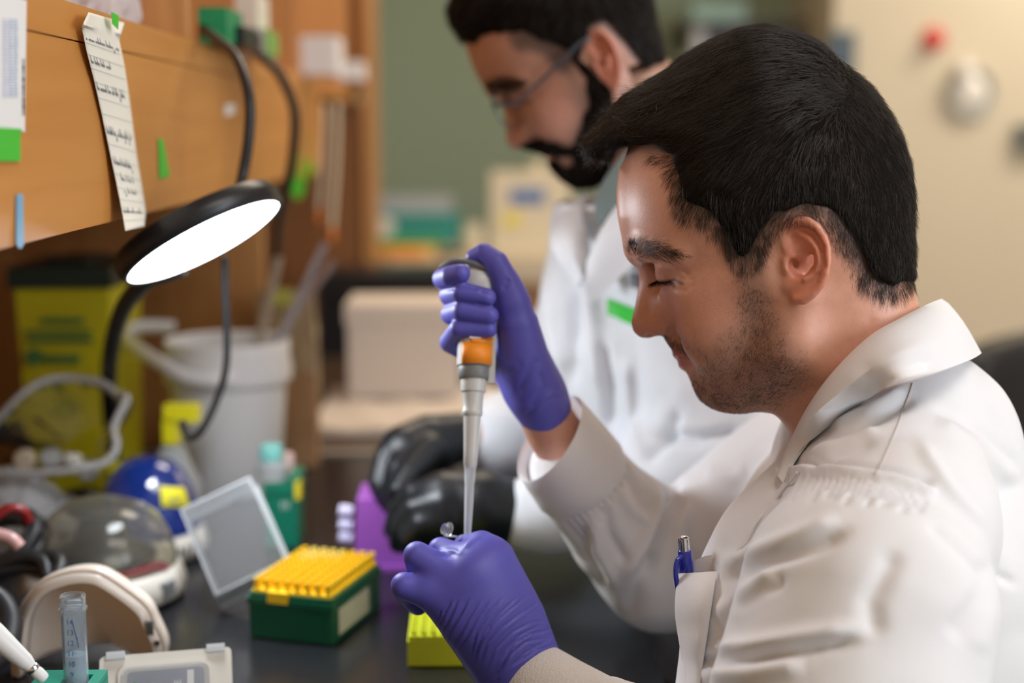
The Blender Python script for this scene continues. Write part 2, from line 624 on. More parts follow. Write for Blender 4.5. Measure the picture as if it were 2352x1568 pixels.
def build_head():
    L = HF.L
    lo = (-0.145, -0.165, -0.100); hi = (0.135, 0.173, 0.100)
    F = Field(lo, hi, 0.00125)
    # cranium and forehead
    F.ell(L(1750, 430), (0.1025, 0.098, 0.0745))
    F.ell(L(1640, 470), (0.066, 0.075, 0.066), k=0.02)
    F.ell(L(1832, 530), (0.072, 0.070, 0.072), k=0.02)
    # face
    c, s_ = math.cos(math.radians(-18)), math.sin(math.radians(-18))
    R = [[c, s_, 0], [-s_, c, 0], [0, 0, 1]]
    F.ell(L(1735, 665), (0.066, 0.066, 0.0640), k=0.02, R=R)
    F.ell(L(1752, 785), (0.046, 0.048, 0.046), k=0.022)
    F.ell(L(1672, 868), (0.0225, 0.0215, 0.024), k=0.014)
    for g in (-1, 1):
        m = lambda u, v, w: (lambda p: (p[0], p[1], g * abs(p[2])))(L(u, v, -w * MM))
        # jaw, cheek bone, cheek
        F.cap(m(1822, 800, 46), m(1690, 872, 16), 0.0200, 0.0165, k=0.016)
        F.cap(m(1822, 800, 46), m(1830, 690, 54), 0.0200, 0.0150, k=0.018)
        F.cap(m(1600, 668, 40), m(1760, 632, 58), 0.0135, 0.0110, k=0.014)
        F.ell(m(1640, 740, 34), (0.025, 0.034, 0.022), k=0.018)
        # brow ridge
        F.cap(m(1468, 580, 9), m(1494, 566, 30), 0.0085, 0.0095, k=0.010)
        F.cap(m(1494, 566, 30), m(1565, 580, 50), 0.0095, 0.0090, k=0.010)
        # muzzle beside the mouth
        F.ell(m(1645, 800, 13), (0.0170, 0.024, 0.019), k=0.009)
    # profile ridge, thin in the middle of the face
    poly = [L(u, v)[:2] for u, v in FACE]
    def slab(x, y, z):
        d = poly_sdf(x[:, :, 0], y[:, :, 0], poly)[..., None]
        hw = np.interp(y[0, :, 0], [L(1500, v)[1] for v in (935, 900, 850, 815, 790, 765, 735, 700, 640, 610, 575, 500, 390)],
                       np.array([12, 13, 12, 13, 11, 8, 8.5, 7, 5.5, 6.5, 14, 26, 26]) * MM)[None, :, None]
        r = 0.007
        q = np.sqrt(np.maximum(d + r, 0) ** 2 + np.maximum(np.abs(z) - hw + r, 0) ** 2) + np.minimum(np.maximum(d + r, np.abs(z) - hw + r), 0) - r
        return q
    F.put((L(1425, 700)[0], L(1700, 945)[1], -0.03), (L(1800, 700)[0], L(1700, 380)[1], 0.03), slab, k=0.012)
    # nose
    F.cap(L(1492, 640), L(1484, 735), 0.0048, 0.0082, k=0.008)
    F.ell(L(1485, 744), (0.0088, 0.0086, 0.0092), k=0.006)
    for g in (-1, 1):
        m = lambda u, v, w: (lambda p: (p[0], p[1], g * abs(p[2])))(L(u, v, -w * MM))
        F.ell(m(1515, 748, 9.5), (0.0105, 0.0078, 0.0066), k=0.005)
        F.ell(m(1503, 771, 6.0), (0.0060, 0.0042, 0.0032), k=0.003, op='sub')
        F.cap(m(1535, 700, 10), m(1520, 620, 12), 0.010, 0.006, k=0.012)
        # socket, ball and lids
        F.ell(m(1512, 610, 24), (0.0070, 0.0060, 0.0110), k=0.010, op='sub')
        F.ell(m(1518, 655, 20), (0.0080, 0.0080, 0.0080), k=0.010, op='sub')
        F.ell(m(1548, 618, 33), (0.0125, 0.0085, 0.0130), k=0.006)
        F.ell(m(1545, 634, 31), (0.0120, 0.0098, 0.0130), k=0.003)
        F.chain([m(1526, 668, 20), m(1548, 674, 31), m(1574, 662, 44)], [0.0030, 0.0042, 0.0030], k=0.008)
        F.chain([m(1513, 647, 22), m(1512, 650, 30), m(1532, 648, 39), m(1549, 644, 43), m(1570, 655, 47)], [0.0010, 0.0017, 0.0019, 0.0016, 0.0008], k=0.0018, op='sub')
        # lips
        F.chain([L(1559, 812), m(1572, 814, 10), m(1598, 822, 19)], [0.0034, 0.0034, 0.0018], k=0.004)
        F.chain([L(1573, 835), m(1580, 835, 9), m(1600, 832, 18)], [0.0038, 0.0038, 0.0022], k=0.004)
        F.chain([L(1562, 822), m(1574, 823, 9), m(1602, 827, 22)], [0.0010, 0.0011, 0.0009], k=0.0014, op='sub')
        # ear
        e = lambda u, v, dw=0.0: m(u, v, 70 + (u - 1795) * 0.115 + dw)
        n1 = np.array(m(1895, 600, 83)) - np.array(m(1800, 600, 71)); n1 /= np.linalg.norm(n1)
        up = np.array([0.10, 0.995, 0.0]); up -= n1 * (up @ n1); up /= np.linalg.norm(up)
        n3 = np.cross(n1, up)
        F.ell(e(1851, 590, -2), (0.0155, 0.0265, 0.0030), k=0.003, R=[n1, up, n3])
        F.ell(e(1842, 662, -1), (0.0095, 0.0115, 0.0032), k=0.004, R=[n1, up, n3])
        F.cap(m(1815, 560, 66), m(1815, 650, 66), 0.0080, 0.0075, k=0.004)
        hx = [(1822, 592, 1), (1808, 577, 1.5), (1801, 558, 2), (1800, 537, 2), (1809, 518, 2), (1829, 508, 2.5), (1854, 508, 2.5), (1875, 521, 2.5), (1891, 543, 2.5),
              (1899, 570, 2.5), (1900, 600, 2.2), (1896, 630, 2), (1884, 655, 1.2), (1866, 674, 1), (1845, 686, 1), (1830, 686, 0.5)]
        hr = [2.0, 2.4, 2.8, 3.1, 3.4, 3.5, 3.5, 3.3, 3.1, 2.9, 2.8, 2.8, 3.0, 3.4, 3.6, 3.2]
        F.chain([e(u, v, dw) for u, v, dw in hx], [r * MM for r in hr], k=0.0022)
        ah = [(1836, 535, 0.4), (1858, 548, 1.4), (1874, 572, 2.2), (1881, 597, 2.2), (1876, 618, 1.6), (1864, 632, 1.2), (1850, 639, 2.0)]
        F.chain([e(u, v, dw) for u, v, dw in ah], [r * MM for r in (2.0, 2.6, 2.6, 2.3, 2.3, 2.6, 2.7)], k=0.0022)
        F.cap(m(1806, 600, 73.5), m(1808, 618, 73.5), 0.0028, 0.0030, k=0.003)
        F.ell(e(1851, 596, 2.5), (0.0072, 0.0105, 0.0060), k=0.003, op='sub', R=[n1, up, n3])
        F.ell(e(1834, 616, 2.0), (0.0060, 0.0065, 0.0075), k=0.003, op='sub', R=[n1, up, n3])
        F.ell(e(1820, 607, 1.0), (0.0026, 0.0042, 0.0090), k=0.0015, op='sub', R=[n1, up, n3])
        F.cap(e(1828, 560, 3), e(1822, 547, 3), 0.0030, 0.0026, k=0.002, op='sub')
        F.cap(e(1840, 526, 4.0), e(1868, 535, 4.0), 0.0017, 0.0017, k=0.002, op='sub')
        F.cap(e(1868, 535, 4.0), e(1888, 566, 4.2), 0.0017, 0.0017, k=0.002, op='sub')
        F.cap(e(1888, 566, 4.2), e(1893, 612, 3.6), 0.0017, 0.0014, k=0.002, op='sub')
    # neck
    F.cap(L(1915, 640), L(1992, 900), 0.053, 0.054, k=0.02)
    F.cap(L(1880, 700), L(1955, 940), 0.040, 0.044, k=0.03)
    V, Q = F.mesh(relax=2)
    return V, Q, F

def head_strokes(V, Q, fr):
    """creases and folds of the face, both sides alike"""
    N = normals(V, Q)
    u, v = HF.pix(V)
    S = [([(1538, 752), (1556, 775), (1590, 800), (1612, 822)], 7, -0.0011),
         ([(1500, 606), (1520, 603), (1548, 606), (1568, 620), (1580, 632)], 5, -0.0007),
         ([(1515, 618), (1545, 618), (1568, 632)], 5, 0.0004),
         ([(1600, 820), (1608, 828), (1614, 842)], 6, -0.0012),
         ([(1552, 664), (1575, 668), (1590, 655)], 6, -0.0005),
         ([(1548, 742), (1544, 755), (1534, 762)], 4, -0.0010),
         ([(1850, 905), (1900, 880), (1960, 820), (2000, 740)], 14, -0.0008),
         ([(1570, 640), (1590, 642)], 4, -0.0004),
         ]
    D = np.zeros(len(V))
    for poly, w, h in S:
        d, t = seg_dist(u, v, poly)
        D += h * np.exp(-(d / w) ** 2)
    side = np.clip((np.abs(V[:, 2]) - 0.003) / 0.004, 0, 1)
    return V + N * (D * side)[:, None]

def soft(d, w):
    return 1 / (1 + np.exp(np.clip(d / w, -30, 30)))

BEARD = [(1700, 600), (1752, 600), (1768, 690), (1800, 760), (1835, 800), (1862, 835), (1858, 880), (1838, 905), (1790, 926), (1740, 945), (1640, 940), (1592, 890),
         (1590, 860), (1600, 846), (1612, 838), (1606, 822), (1575, 806), (1545, 796), (1526, 772), (1560, 778), (1605, 800), (1630, 805), (1650, 775), (1690, 750), (1700, 700)]
BEARD_CORE = [(1705, 612), (1740, 612), (1760, 700), (1790, 770), (1835, 830), (1845, 870), (1800, 915), (1740, 945), (1640, 940), (1600, 895),
              (1640, 880), (1680, 850), (1700, 800), (1705, 740)]
LIPS = [(1538, 800), (1552, 804), (1580, 814), (1602, 826), (1598, 834), (1584, 841), (1572, 846), (1558, 842), (1550, 826)]

def head_tint(V, base=(0.635, 0.315, 0.215), beard_w=1.0):
    u, v = HF.pix(V)
    c = np.tile(np.array(base), (len(V), 1))
    def mix(w, col):
        nonlocal c
        c = c * (1 - w[:, None]) + np.array(col) * w[:, None]
    g = lambda uu, vv, r: np.exp(-((u - uu) ** 2 + (v - vv) ** 2) / r ** 2)
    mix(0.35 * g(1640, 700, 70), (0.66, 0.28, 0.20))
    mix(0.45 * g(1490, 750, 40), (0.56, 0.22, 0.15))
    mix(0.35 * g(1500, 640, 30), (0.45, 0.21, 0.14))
    near = np.abs(V[:, 2])
    ear = soft(poly_sdf(u, v, [(1800, 505), (1850, 492), (1905, 540), (1912, 610), (1895, 670), (1840, 700), (1815, 690), (1806, 640)]), 5.0) * np.clip((near - 0.066) / 0.004, 0, 1)
    mix(0.75 * ear, (0.72, 0.25, 0.16))
    d = poly_sdf(u, v, BEARD)
    mix(0.42 * soft(d, 9) * beard_w, (0.22, 0.14, 0.11))
    d = poly_sdf(u, v, BEARD_CORE)
    mix(0.25 * soft(d, 14) * beard_w, (0.18, 0.12, 0.10))
    d = poly_sdf(u, v, LIPS)
    mix(0.8 * soft(d, 2.5) * (near < 0.03), (0.50, 0.15, 0.13))
    mix(0.8 * np.exp(-(seg_dist(u, v, [(1560, 822), (1576, 823), (1602, 827)])[0] / 1.8) ** 2) * (near < 0.03), (0.16, 0.05, 0.045))
    eye = np.exp(-(seg_dist(u, v, [(1512, 649), (1532, 647), (1549, 643), (1566, 651)])[0] / 4.5) ** 2) * (near > 0.018)
    mix(0.9 * eye, (0.06, 0.03, 0.025))
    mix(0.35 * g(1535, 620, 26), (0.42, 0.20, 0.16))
    # shaved hair showing at the temples and nape
    d = poly_sdf(u, v, HAIR)
    mix(0.88 * soft(d + 6, 8), (0.060, 0.044, 0.038))
    n = vnoise(V * 900) * 0.03 + vnoise(V * 160, 3) * 0.05
    return np.clip(c * (1 + n[:, None]), 0, 1)

HAIR = [(1370, 388), (1345, 383), (1341, 331), (1383, 280), (1434, 223), (1510, 178), (1568, 134), (1631, 96), (1695, 67), (1759, 59), (1823, 73), (1887, 99), (1925, 134),
        (1969, 178), (2014, 223), (2046, 268), (2071, 319), (2090, 376), (2100, 446), (2099, 542), (2099, 606), (2092, 640), (2065, 668), (2040, 676),
        (1989, 650), (1957, 606), (1938, 567), (1906, 523), (1880, 502), (1850, 494), (1800, 506), (1772, 534), (1753, 561), (1742, 593), (1714, 612), (1683, 599), (1663, 567),
        (1644, 529), (1612, 504), (1574, 494), (1557, 470), (1551, 421), (1538, 378), (1510, 360), (1466, 354), (1437, 367), (1415, 383)]
HVOL = [(1380, 396), (1345, 386), (1341, 331), (1383, 280), (1434, 223), (1510, 178), (1568, 134), (1631, 96), (1695, 67), (1759, 59), (1823, 73), (1887, 99), (1925, 134),
        (1969, 178), (2014, 223), (2046, 268), (2071, 319), (2090, 376), (2100, 446), (2099, 542), (2099, 606), (2098, 700), (2040, 760), (1900, 800), (1700, 780), (1560, 660), (1470, 500), (1440, 400)]
FLOW = [(1930, 215, -1, 0.15), (1850, 130, -1, .25), (1750, 90, -1, .22), (1640, 130, -1, .55), (1500, 230, -1, .62), (1400, 310, -1, .75), (1370, 360, -.8, .7),
        (1880, 240, -1, .3), (1780, 260, -1, .35), (1650, 300, -1, .28), (1520, 330, -1, .25), (1450, 350, -1, .35), (1700, 400, -.85, .75), (1600, 400, -.9, .6),
        (1560, 450, -.5, .9), (1640, 480, -.15, 1), (1720, 520, .1, 1), (1700, 580, .05, 1), (1780, 450, -.25, 1), (1800, 500, -.5, .9), (1860, 460, .3, 1), (1850, 380, -.25, 1), (1800, 330, -.7, .8),
        (1920, 320, -.2, 1), (1960, 260, .3, 1), (2000, 280, .6, 1), (2040, 400, .3, 1), (2070, 550, 0, 1), (1980, 500, 0.05, 1), (1950, 420, -.05, 1), (1950, 570, .35, 1), (2030, 640, -.1, 1), (1980, 200, .8, .6), (2050, 300, .5, 1)]

def hair_shell(HFld, hair, vol, R=0.097, W=0.0780, cut=0.006, off=0.0045, rag=0.0, blend=0.006, shrink=0.0065, outline=True):
    """hair mass: the scalp grown outward, joined with the combed volume, ended at the hairline"""
    L = HF.L
    h = HFld.h
    F = Field(HFld.lo, HFld.lo + h * (HFld.n - 1), h)
    F.n = HFld.n.copy()
    # where the outline of the hair is the outline of the head, cut well outside it
    push = []
    for u, v in hair:
        du, dv_ = u - 1760, v - 430
        r_ = math.hypot(du, dv_)
        k = 45 if (r_ > 285 and (v < 372 or u > 2050) and not (u > 2050 and v > 655)) else 0
        push.append((u + du / r_ * k, v + dv_ / r_ * k))
    pv = [L(u, v)[:2] for u, v in vol]; ph = [L(u, v)[:2] for u, v in (push if outline else hair)]
    x = F.lo[0] + h * np.arange(F.n[0]); y = F.lo[1] + h * np.arange(F.n[1]); z = F.lo[2] + h * np.arange(F.n[2])
    X, Y = np.meshgrid(x, y, indexing='ij')
    dv = poly_sdf(X, Y, pv); dh = poly_sdf(X, Y, ph)
    for _ in range(6):                                   # soften the medial creases of the distance field
        q = dv.copy(); q[1:-1, 1:-1] = (dv[2:, 1:-1] + dv[:-2, 1:-1] + dv[1:-1, 2:] + dv[1:-1, :-2]) / 4
        dv = np.where(dv < -0.006, q, dv)
    g = R * (1 - np.sqrt(np.clip(1 - (z / W) ** 2, 0, 1))) + np.maximum(np.abs(z) - W, 0) * 3
    D = (dv[..., None] + g[None, None, :]) * 0.8
    # grow less close to the hairline, so that the mass thins out there
    grow = np.clip(-dh / 0.028, 0, 1) * off + 0.0006
    D1 = HFld.a - grow[..., None]
    hh = np.maximum(blend - np.abs(D - D1), 0) / blend
    D = np.minimum(D, D1) - hh * hh * blend * 0.25
    dh = dh + shrink + 0.0018 * vnoise(np.stack([X.ravel() * 160, Y.ravel() * 90, X.ravel() * 0], 1)).reshape(X.shape)
    dh = dh[..., None]
    hh = np.maximum(cut - np.abs(D - dh), 0) / cut
    F.a = (np.maximum(D, dh) + hh * hh * cut * 0.25).astype(np.float32)
    V, Q = F.mesh(relax=2)
    if rag:
        N = normals(V, Q)
        V = V + N * (vnoise(V * np.array([60, 160, 90])) * rag)[:, None]
    return V, Q

def sample_surface(V, Q, n, rng, weight=None):
    A = np.linalg.norm(np.cross(V[Q[:, 2]] - V[Q[:, 0]], V[Q[:, 3]] - V[Q[:, 1]]), axis=1)
    if weight is not None:
        A = A * weight[Q].mean(1)
    p = A / A.sum()
    f = rng.choice(len(Q), n, p=p)
    s, t = rng.random(n)[:, None], rng.random(n)[:, None]
    q = Q[f]
    return (V[q[:, 0]] * (1 - s) * (1 - t) + V[q[:, 1]] * s * (1 - t) + V[q[:, 2]] * s * t + V[q[:, 3]] * (1 - s) * t)

def comb(V, Q, n, rng, flow, length, lift, radius, steps=6, rootvar=0.0, jitter=0.18, weight=None, root=-0.0006, curl=0.0, clump=0.0):
    """strands lying along a surface, directions interpolated from hand-set samples (photo side view)"""
    N = normals(V, Q)
    from mathutils.kdtree import KDTree
    P0 = sample_surface(V, Q, n, rng, weight)
    kd = KDTree(len(V))
    for i, p in enumerate(V):
        kd.insert(p, i)
    kd.balance()
    fl = np.array(flow, float)
    fd = fl[:, 2:4] / np.linalg.norm(fl[:, 2:4], axis=1)[:, None]
    def dirs(X):
        u, v = HF.pix(X)
        w = 1 / (((u[:, None] - fl[:, 0]) ** 2 + (v[:, None] - fl[:, 1]) ** 2) + 900) ** 2
        d = w @ fd
        d /= np.linalg.norm(d, axis=1)[:, None] + 1e-9
        return np.stack([d[:, 0], -d[:, 1], np.zeros(len(X))], 1)
    ln = length(P0, rng) if callable(length) else np.full(n, length) * rng.uniform(0.6, 1.15, n)
    up = rng.uniform(0.25, 1.0, n) * lift * (1 + 0.7 * vnoise(P0 * 150, 9))
    jit = rng.normal(0, jitter, (n, 3))
    if clump:
        jit += np.stack([vnoise(P0 * 130, k) for k in (1, 2, 3)], 1) * clump
    X = P0.copy(); paths = []
    for s in range(steps):
        ii = np.array([kd.find(p)[1] for p in X])
        nn = N[ii]; base = V[ii]
        off = ((X - base) * nn).sum(1)
        t = s / (steps - 1)
        target = root + up * t ** 1.2
        X = X + nn * (target - off)[:, None]
        paths.append(X.copy())
        d = dirs(X) + jit + rng.normal(0, 0.03, (n, 3))
        if curl:
            d += np.cross(nn, d) * (curl * np.sin(t * 5 + P0[:, 0:1] * 400))
        d -= nn * (d * nn).sum(1)[:, None]
        d /= np.linalg.norm(d, axis=1)[:, None] + 1e-9
        X = X + d * (ln / (steps - 1))[:, None]
    return np.stack(paths, 1), np.full(n, radius) * rng.uniform(0.7, 1.2, n)

def strand_colors(paths, dark, light, seed=0, share=0.5, m=7, sides=3):
    """each strand its own brown; locks differ a little from one another"""
    r = np.random.default_rng(seed)
    n = len(paths)
    k = np.clip(share + 0.35 * vnoise(paths[:, 0] * 110, seed) + r.normal(0, 0.28, n), 0, 1)[:, None]
    c = np.array(dark) * (1 - k) + np.array(light) * k
    return np.repeat(c, paths.shape[1] * sides, axis=0)

def add_strands(name, paths, rad, parent, xf, dark, light, share=0.4, tip=0.25, seed=1):
    v_, q_ = strand_mesh(xf(paths.reshape(-1, 3)).reshape(paths.shape), rad, tip=tip)
    st = link_mesh(name, v_, q_, HAIRM, parent)
    st['kind'] = 'stuff'
    tint_attr(st, strand_colors(paths, dark, light, seed, share))
    return st
SKIN = mat('skin', (0.6, 0.33, 0.22), rough=0.45, attr=True, sss=(0.18, (1.0, 0.35, 0.2), 0.004), bump=(900, 0.00012), nscale=300, var=0.05, spec=0.55, coat=0.05, coat_rough=0.32)
HAIRM = mat('dark_brown_hair', (0.020, 0.013, 0.009), rough=0.34, spec=0.7, var=0.1, attr=True)
HAIRB = mat('dark_hair_mass', (0.006, 0.004, 0.003), rough=0.9, spec=0.1, var=0.2)
DK, LT = (0.005, 0.0036, 0.003), (0.040, 0.025, 0.016)
rng = np.random.default_rng(7)

person_front = root('person', P(2050, 1500, 1.10), 'man in front in white lab coat and purple gloves, pipetting, head bowed', 'person')

hv, hq, HEADF = build_head()
HEADV, HEADQ = head_strokes(hv, hq, HF), hq
sv, sq = hair_shell(HEADF, HAIR, HVOL)

def build_hair_front():
    hair = link_mesh('hair', HF.world(sv), sq, HAIRB, person_front)
    def ln(P0, rng):
        u, v = HF.pix(P0)
        top = soft(poly_sdf(u, v, [(1300, 420), (1330, 200), (1700, 20), (1960, 80), (1930, 230), (1780, 330), (1540, 380)]), 30)
        low = soft(-(v - 480), 40)
        return (0.012 + 0.022 * top - 0.003 * low) * rng.uniform(0.7, 1.2, len(P0))
    xf = HF.world
    paths, rad = comb(sv, sq, 42000, rng, FLOW, ln, 0.0030, 0.00014, steps=7, jitter=0.12, clump=0.34)
    add_strands('hair_strand', paths, rad, hair, xf, DK, LT, 0.42)
    u, v = HF.pix(sv)
    w = np.exp(-((u - 1935) ** 2 + (v - 215) ** 2) / 45.0 ** 2) * (sv[:, 2] < 0.03)
    paths, rad = comb(sv, sq, 1800, rng, FLOW, 0.012, 0.0030, 0.00013, steps=6, jitter=0.35, weight=w, root=0.0006)
    add_strands('crown_hair', paths, rad, hair, xf, DK, LT, 0.5, seed=9)
    # finer hair over the edge of the hairline, rooted on the skin
    u, v = HF.pix(HEADV)
    d = poly_sdf(u, v, HAIR)
    w = soft(np.abs(d + 20) - 25, 3) * ((v > 350) & (u > 1500))
    near_ear = soft(poly_sdf(u, v, [(1800, 515), (1850, 500), (1902, 545), (1910, 610), (1895, 670), (1840, 700), (1815, 690), (1806, 640)]), 3)
    w = w * (1 - near_ear)
    paths, rad = comb(HEADV, HEADQ, 36000, rng, FLOW, 0.0115, 0.0026, 0.00008, steps=5, jitter=0.2, weight=w, clump=0.4)
    add_strands('fine_hair', paths, rad, hair, xf, DK, LT, 0.3, seed=2)
    # loose hairs on the fringe and the crown
    w = soft(poly_sdf(*HF.pix(sv), [(1330, 400), (1330, 300), (1440, 200), (1520, 180), (1500, 300), (1440, 390)]), 10)
    paths, rad = comb(sv, sq, 1500, rng, FLOW, 0.020, 0.012, 0.00007, steps=7, jitter=0.45, weight=w, curl=0.6)
    add_strands('loose_hair', paths, rad, hair, xf, DK, LT, 0.5, seed=3)
    return hair

def build_face_hair(parent, xf=lambda p: HF.world(p), n=21000, length=0.0034, rad=0.00006, seed=5):
    rng = np.random.default_rng(seed)
    u, v = HF.pix(HEADV)
    w = 0.35 * soft(poly_sdf(u, v, BEARD), 8) + 0.65 * soft(poly_sdf(u, v, BEARD_CORE), 9)
    mou = soft(poly_sdf(u, v, [(1524, 771), (1545, 778), (1578, 794), (1606, 812), (1614, 828), (1602, 826), (1572, 812), (1546, 801), (1534, 790)]), 3) * (np.abs(HEADV[:, 2]) < 0.032)
    chin = soft(poly_sdf(u, v, [(1590, 868), (1620, 880), (1660, 905), (1700, 930), (1700, 945), (1640, 942), (1600, 915)]), 5)
    w = w + 3.2 * mou + 0.9 * chin
    w = w * (1 - soft(poly_sdf(u, v, LIPS), 2))
    w *= (np.abs(HEADV[:, 2]) < 0.07)
    fl = [(1730, 620, .1, 1), (1730, 740, -.25, 1), (1800, 840, -.7, .7), (1700, 860, -.4, .9), (1640, 920, -.4, 1), (1600, 880, -.3, 1), (1560, 795, .4, .9), (1600, 815, .6, .8), (1760, 920, -.7, .7)]
    paths, r = comb(HEADV, HEADQ, n, rng, fl, length, 0.0010, rad, steps=4, jitter=0.35, weight=w, root=-0.0002)
    b = add_strands('beard_stubble', paths, r, parent, xf, DK, LT, 0.3, tip=0.4)
    # eyebrows
    w = soft(poly_sdf(u, v, [(1447, 568), (1470, 558), (1500, 556), (1530, 566), (1568, 586), (1540, 588), (1500, 588), (1470, 592), (1448, 584)]), 2.5) * (np.abs(HEADV[:, 2]) > 0.008)
    fl = [(1455, 575, .5, -.9), (1480, 572, 1, -.35), (1520, 575, 1, .1), (1560, 586, 1, .45)]
    paths, r = comb(HEADV, HEADQ, 3000, rng, fl, 0.0080, 0.0016, 0.00011, steps=5, jitter=0.22, weight=w, root=-0.0003)
    add_strands('eyebrow', paths, r, parent, xf, DK, LT, 0.02)
    # lashes
    paths = []
    for g in (-1, 1):
        for i in range(180):
            t = i / 179 + rng.normal(0, 0.01)
            pts = spline([Vector(HF.L(*q)) for q in ((1514, 641, -0.026), (1512, 643, -0.031), (1530, 641, -0.039), (1550, 637, -0.0430), (1566, 646, -0.0455))], 12)
            p = pts[int(np.clip(t, 0, 1) * (len(pts) - 1))].copy()
            L_ = rng.uniform(0.0065, 0.0100)
            d = Vector((-0.75 + 0.35 * t, -0.75, -0.30 - 0.25 * t)) + Vector(rng.normal(0, 0.10, 3))
            d.normalize()
            c = [p + d * (L_ * k / 4) + Vector((-0.45, 0.35, 0)) * (0.0030 * (k / 4) ** 2) for k in range(5)]
            c = [Vector((q.x, q.y, q.z * (1 if g < 0 else -1))) for q in c]
            paths.append([tuple(q) for q in c])
    paths = np.array(paths)
    v_, q_ = strand_mesh(xf(paths.reshape(-1, 3)).reshape(paths.shape), np.full(len(paths), 0.00011), tip=0.3)
    e = link_mesh('eyelash', v_, q_, HAIRB, parent); e['kind'] = 'stuff'
    # moist eye behind the lids
    return b

# ------------------------------------------------------------------ the seated man in front: coat, gloves, arms
GLOVE = mat('violet_nitrile', (0.100, 0.094, 0.47), rough=0.50, spec=0.5, var=0.05, nscale=40, bump=(500, 0.00008), sss=(0.08, (0.3, 0.3, 1.0), 0.003))
COAT = mat('white_coat_cloth', (0.80, 0.785, 0.795), rough=0.85, spec=0.2, var=0.015, nscale=25, sheen=0.15, bump=(1400, 0.00010))
STITCH = mat('coat_seam_thread', (0.52, 0.48, 0.45), rough=0.9, spec=0.1)
KNIT = mat('white_knit_cuff', (0.70, 0.66, 0.62), rough=0.95, spec=0.1, var=0.08, nscale=500, bump=(700, 0.0008))

def bounds(pts, r):
    a = np.array([list(p) for p in pts])
    return a.min(0) - r, a.max(0) + r

def merge(parts):
    V, Q, n = [], [], 0
    for v, q in parts:
        V.append(v); Q.append(q + n); n += len(v)
    return np.concatenate(V), np.concatenate(Q)

# ---- the coat
c_lo = (-0.02, 0.76, 0.78); c_hi = (0.62, 1.36, 1.30)
F = Field(c_lo, c_hi, 0.0028)
F.chain([P(2066, 1062, 1.07), P(2050, 1330, 1.07), P(2040, 1650, 1.07), P(2030, 1950, 1.07)], [0.094, 0.132, 0.142, 0.140])
F.cap(P(2040, 1230, 0.945), P(1930, 1120, 1.20), 0.070, 0.062, k=0.03)
F.chain([P(1835, 1310, 0.995), P(1790, 1430, 0.990), P(1782, 1640, 0.985)], [0.067, 0.071, 0.074], k=0.04)
F.cap(P(2070, 960, 1.03), P(2060, 1190, 0.93), 0.048, 0.062, k=0.03)
F.cap(P(2020, 930, 1.10), P(1900, 1100, 1.19), 0.040, 0.060, k=0.03)
# near sleeve, down to the elbow and forward to the wrist
F.chain([P(1990, 1378, 0.888), P(1940, 1620, 0.865), P(1890, 1900, 0.850)], [0.083, 0.086, 0.080], k=0.012)
F.chain([P(1890, 1890, 0.850), P(1640, 1818, 0.90), P(1390, 1672, 0.975)], [0.060, 0.045, 0.037], k=0.02)
# far sleeve: shoulder, elbow, forearm raised to the cuff
F.chain([P(1830, 1100, 1.21), P(1660, 1210, 1.205), P(1520, 1305, 1.195)], [0.066, 0.058, 0.0525], k=0.02)
F.chain([P(1520, 1300, 1.195), P(1440, 1215, 1.178), P(1358, 1125, 1.16)], [0.0535, 0.0505, 0.0415], k=0.014)
F.chain([P(1358, 1125, 1.16), P(1322, 1080, 1.153)], [0.0400, 0.0385], k=0.006)
cv, cq = F.mesh(relax=2)
cn = normals(cv, cq)
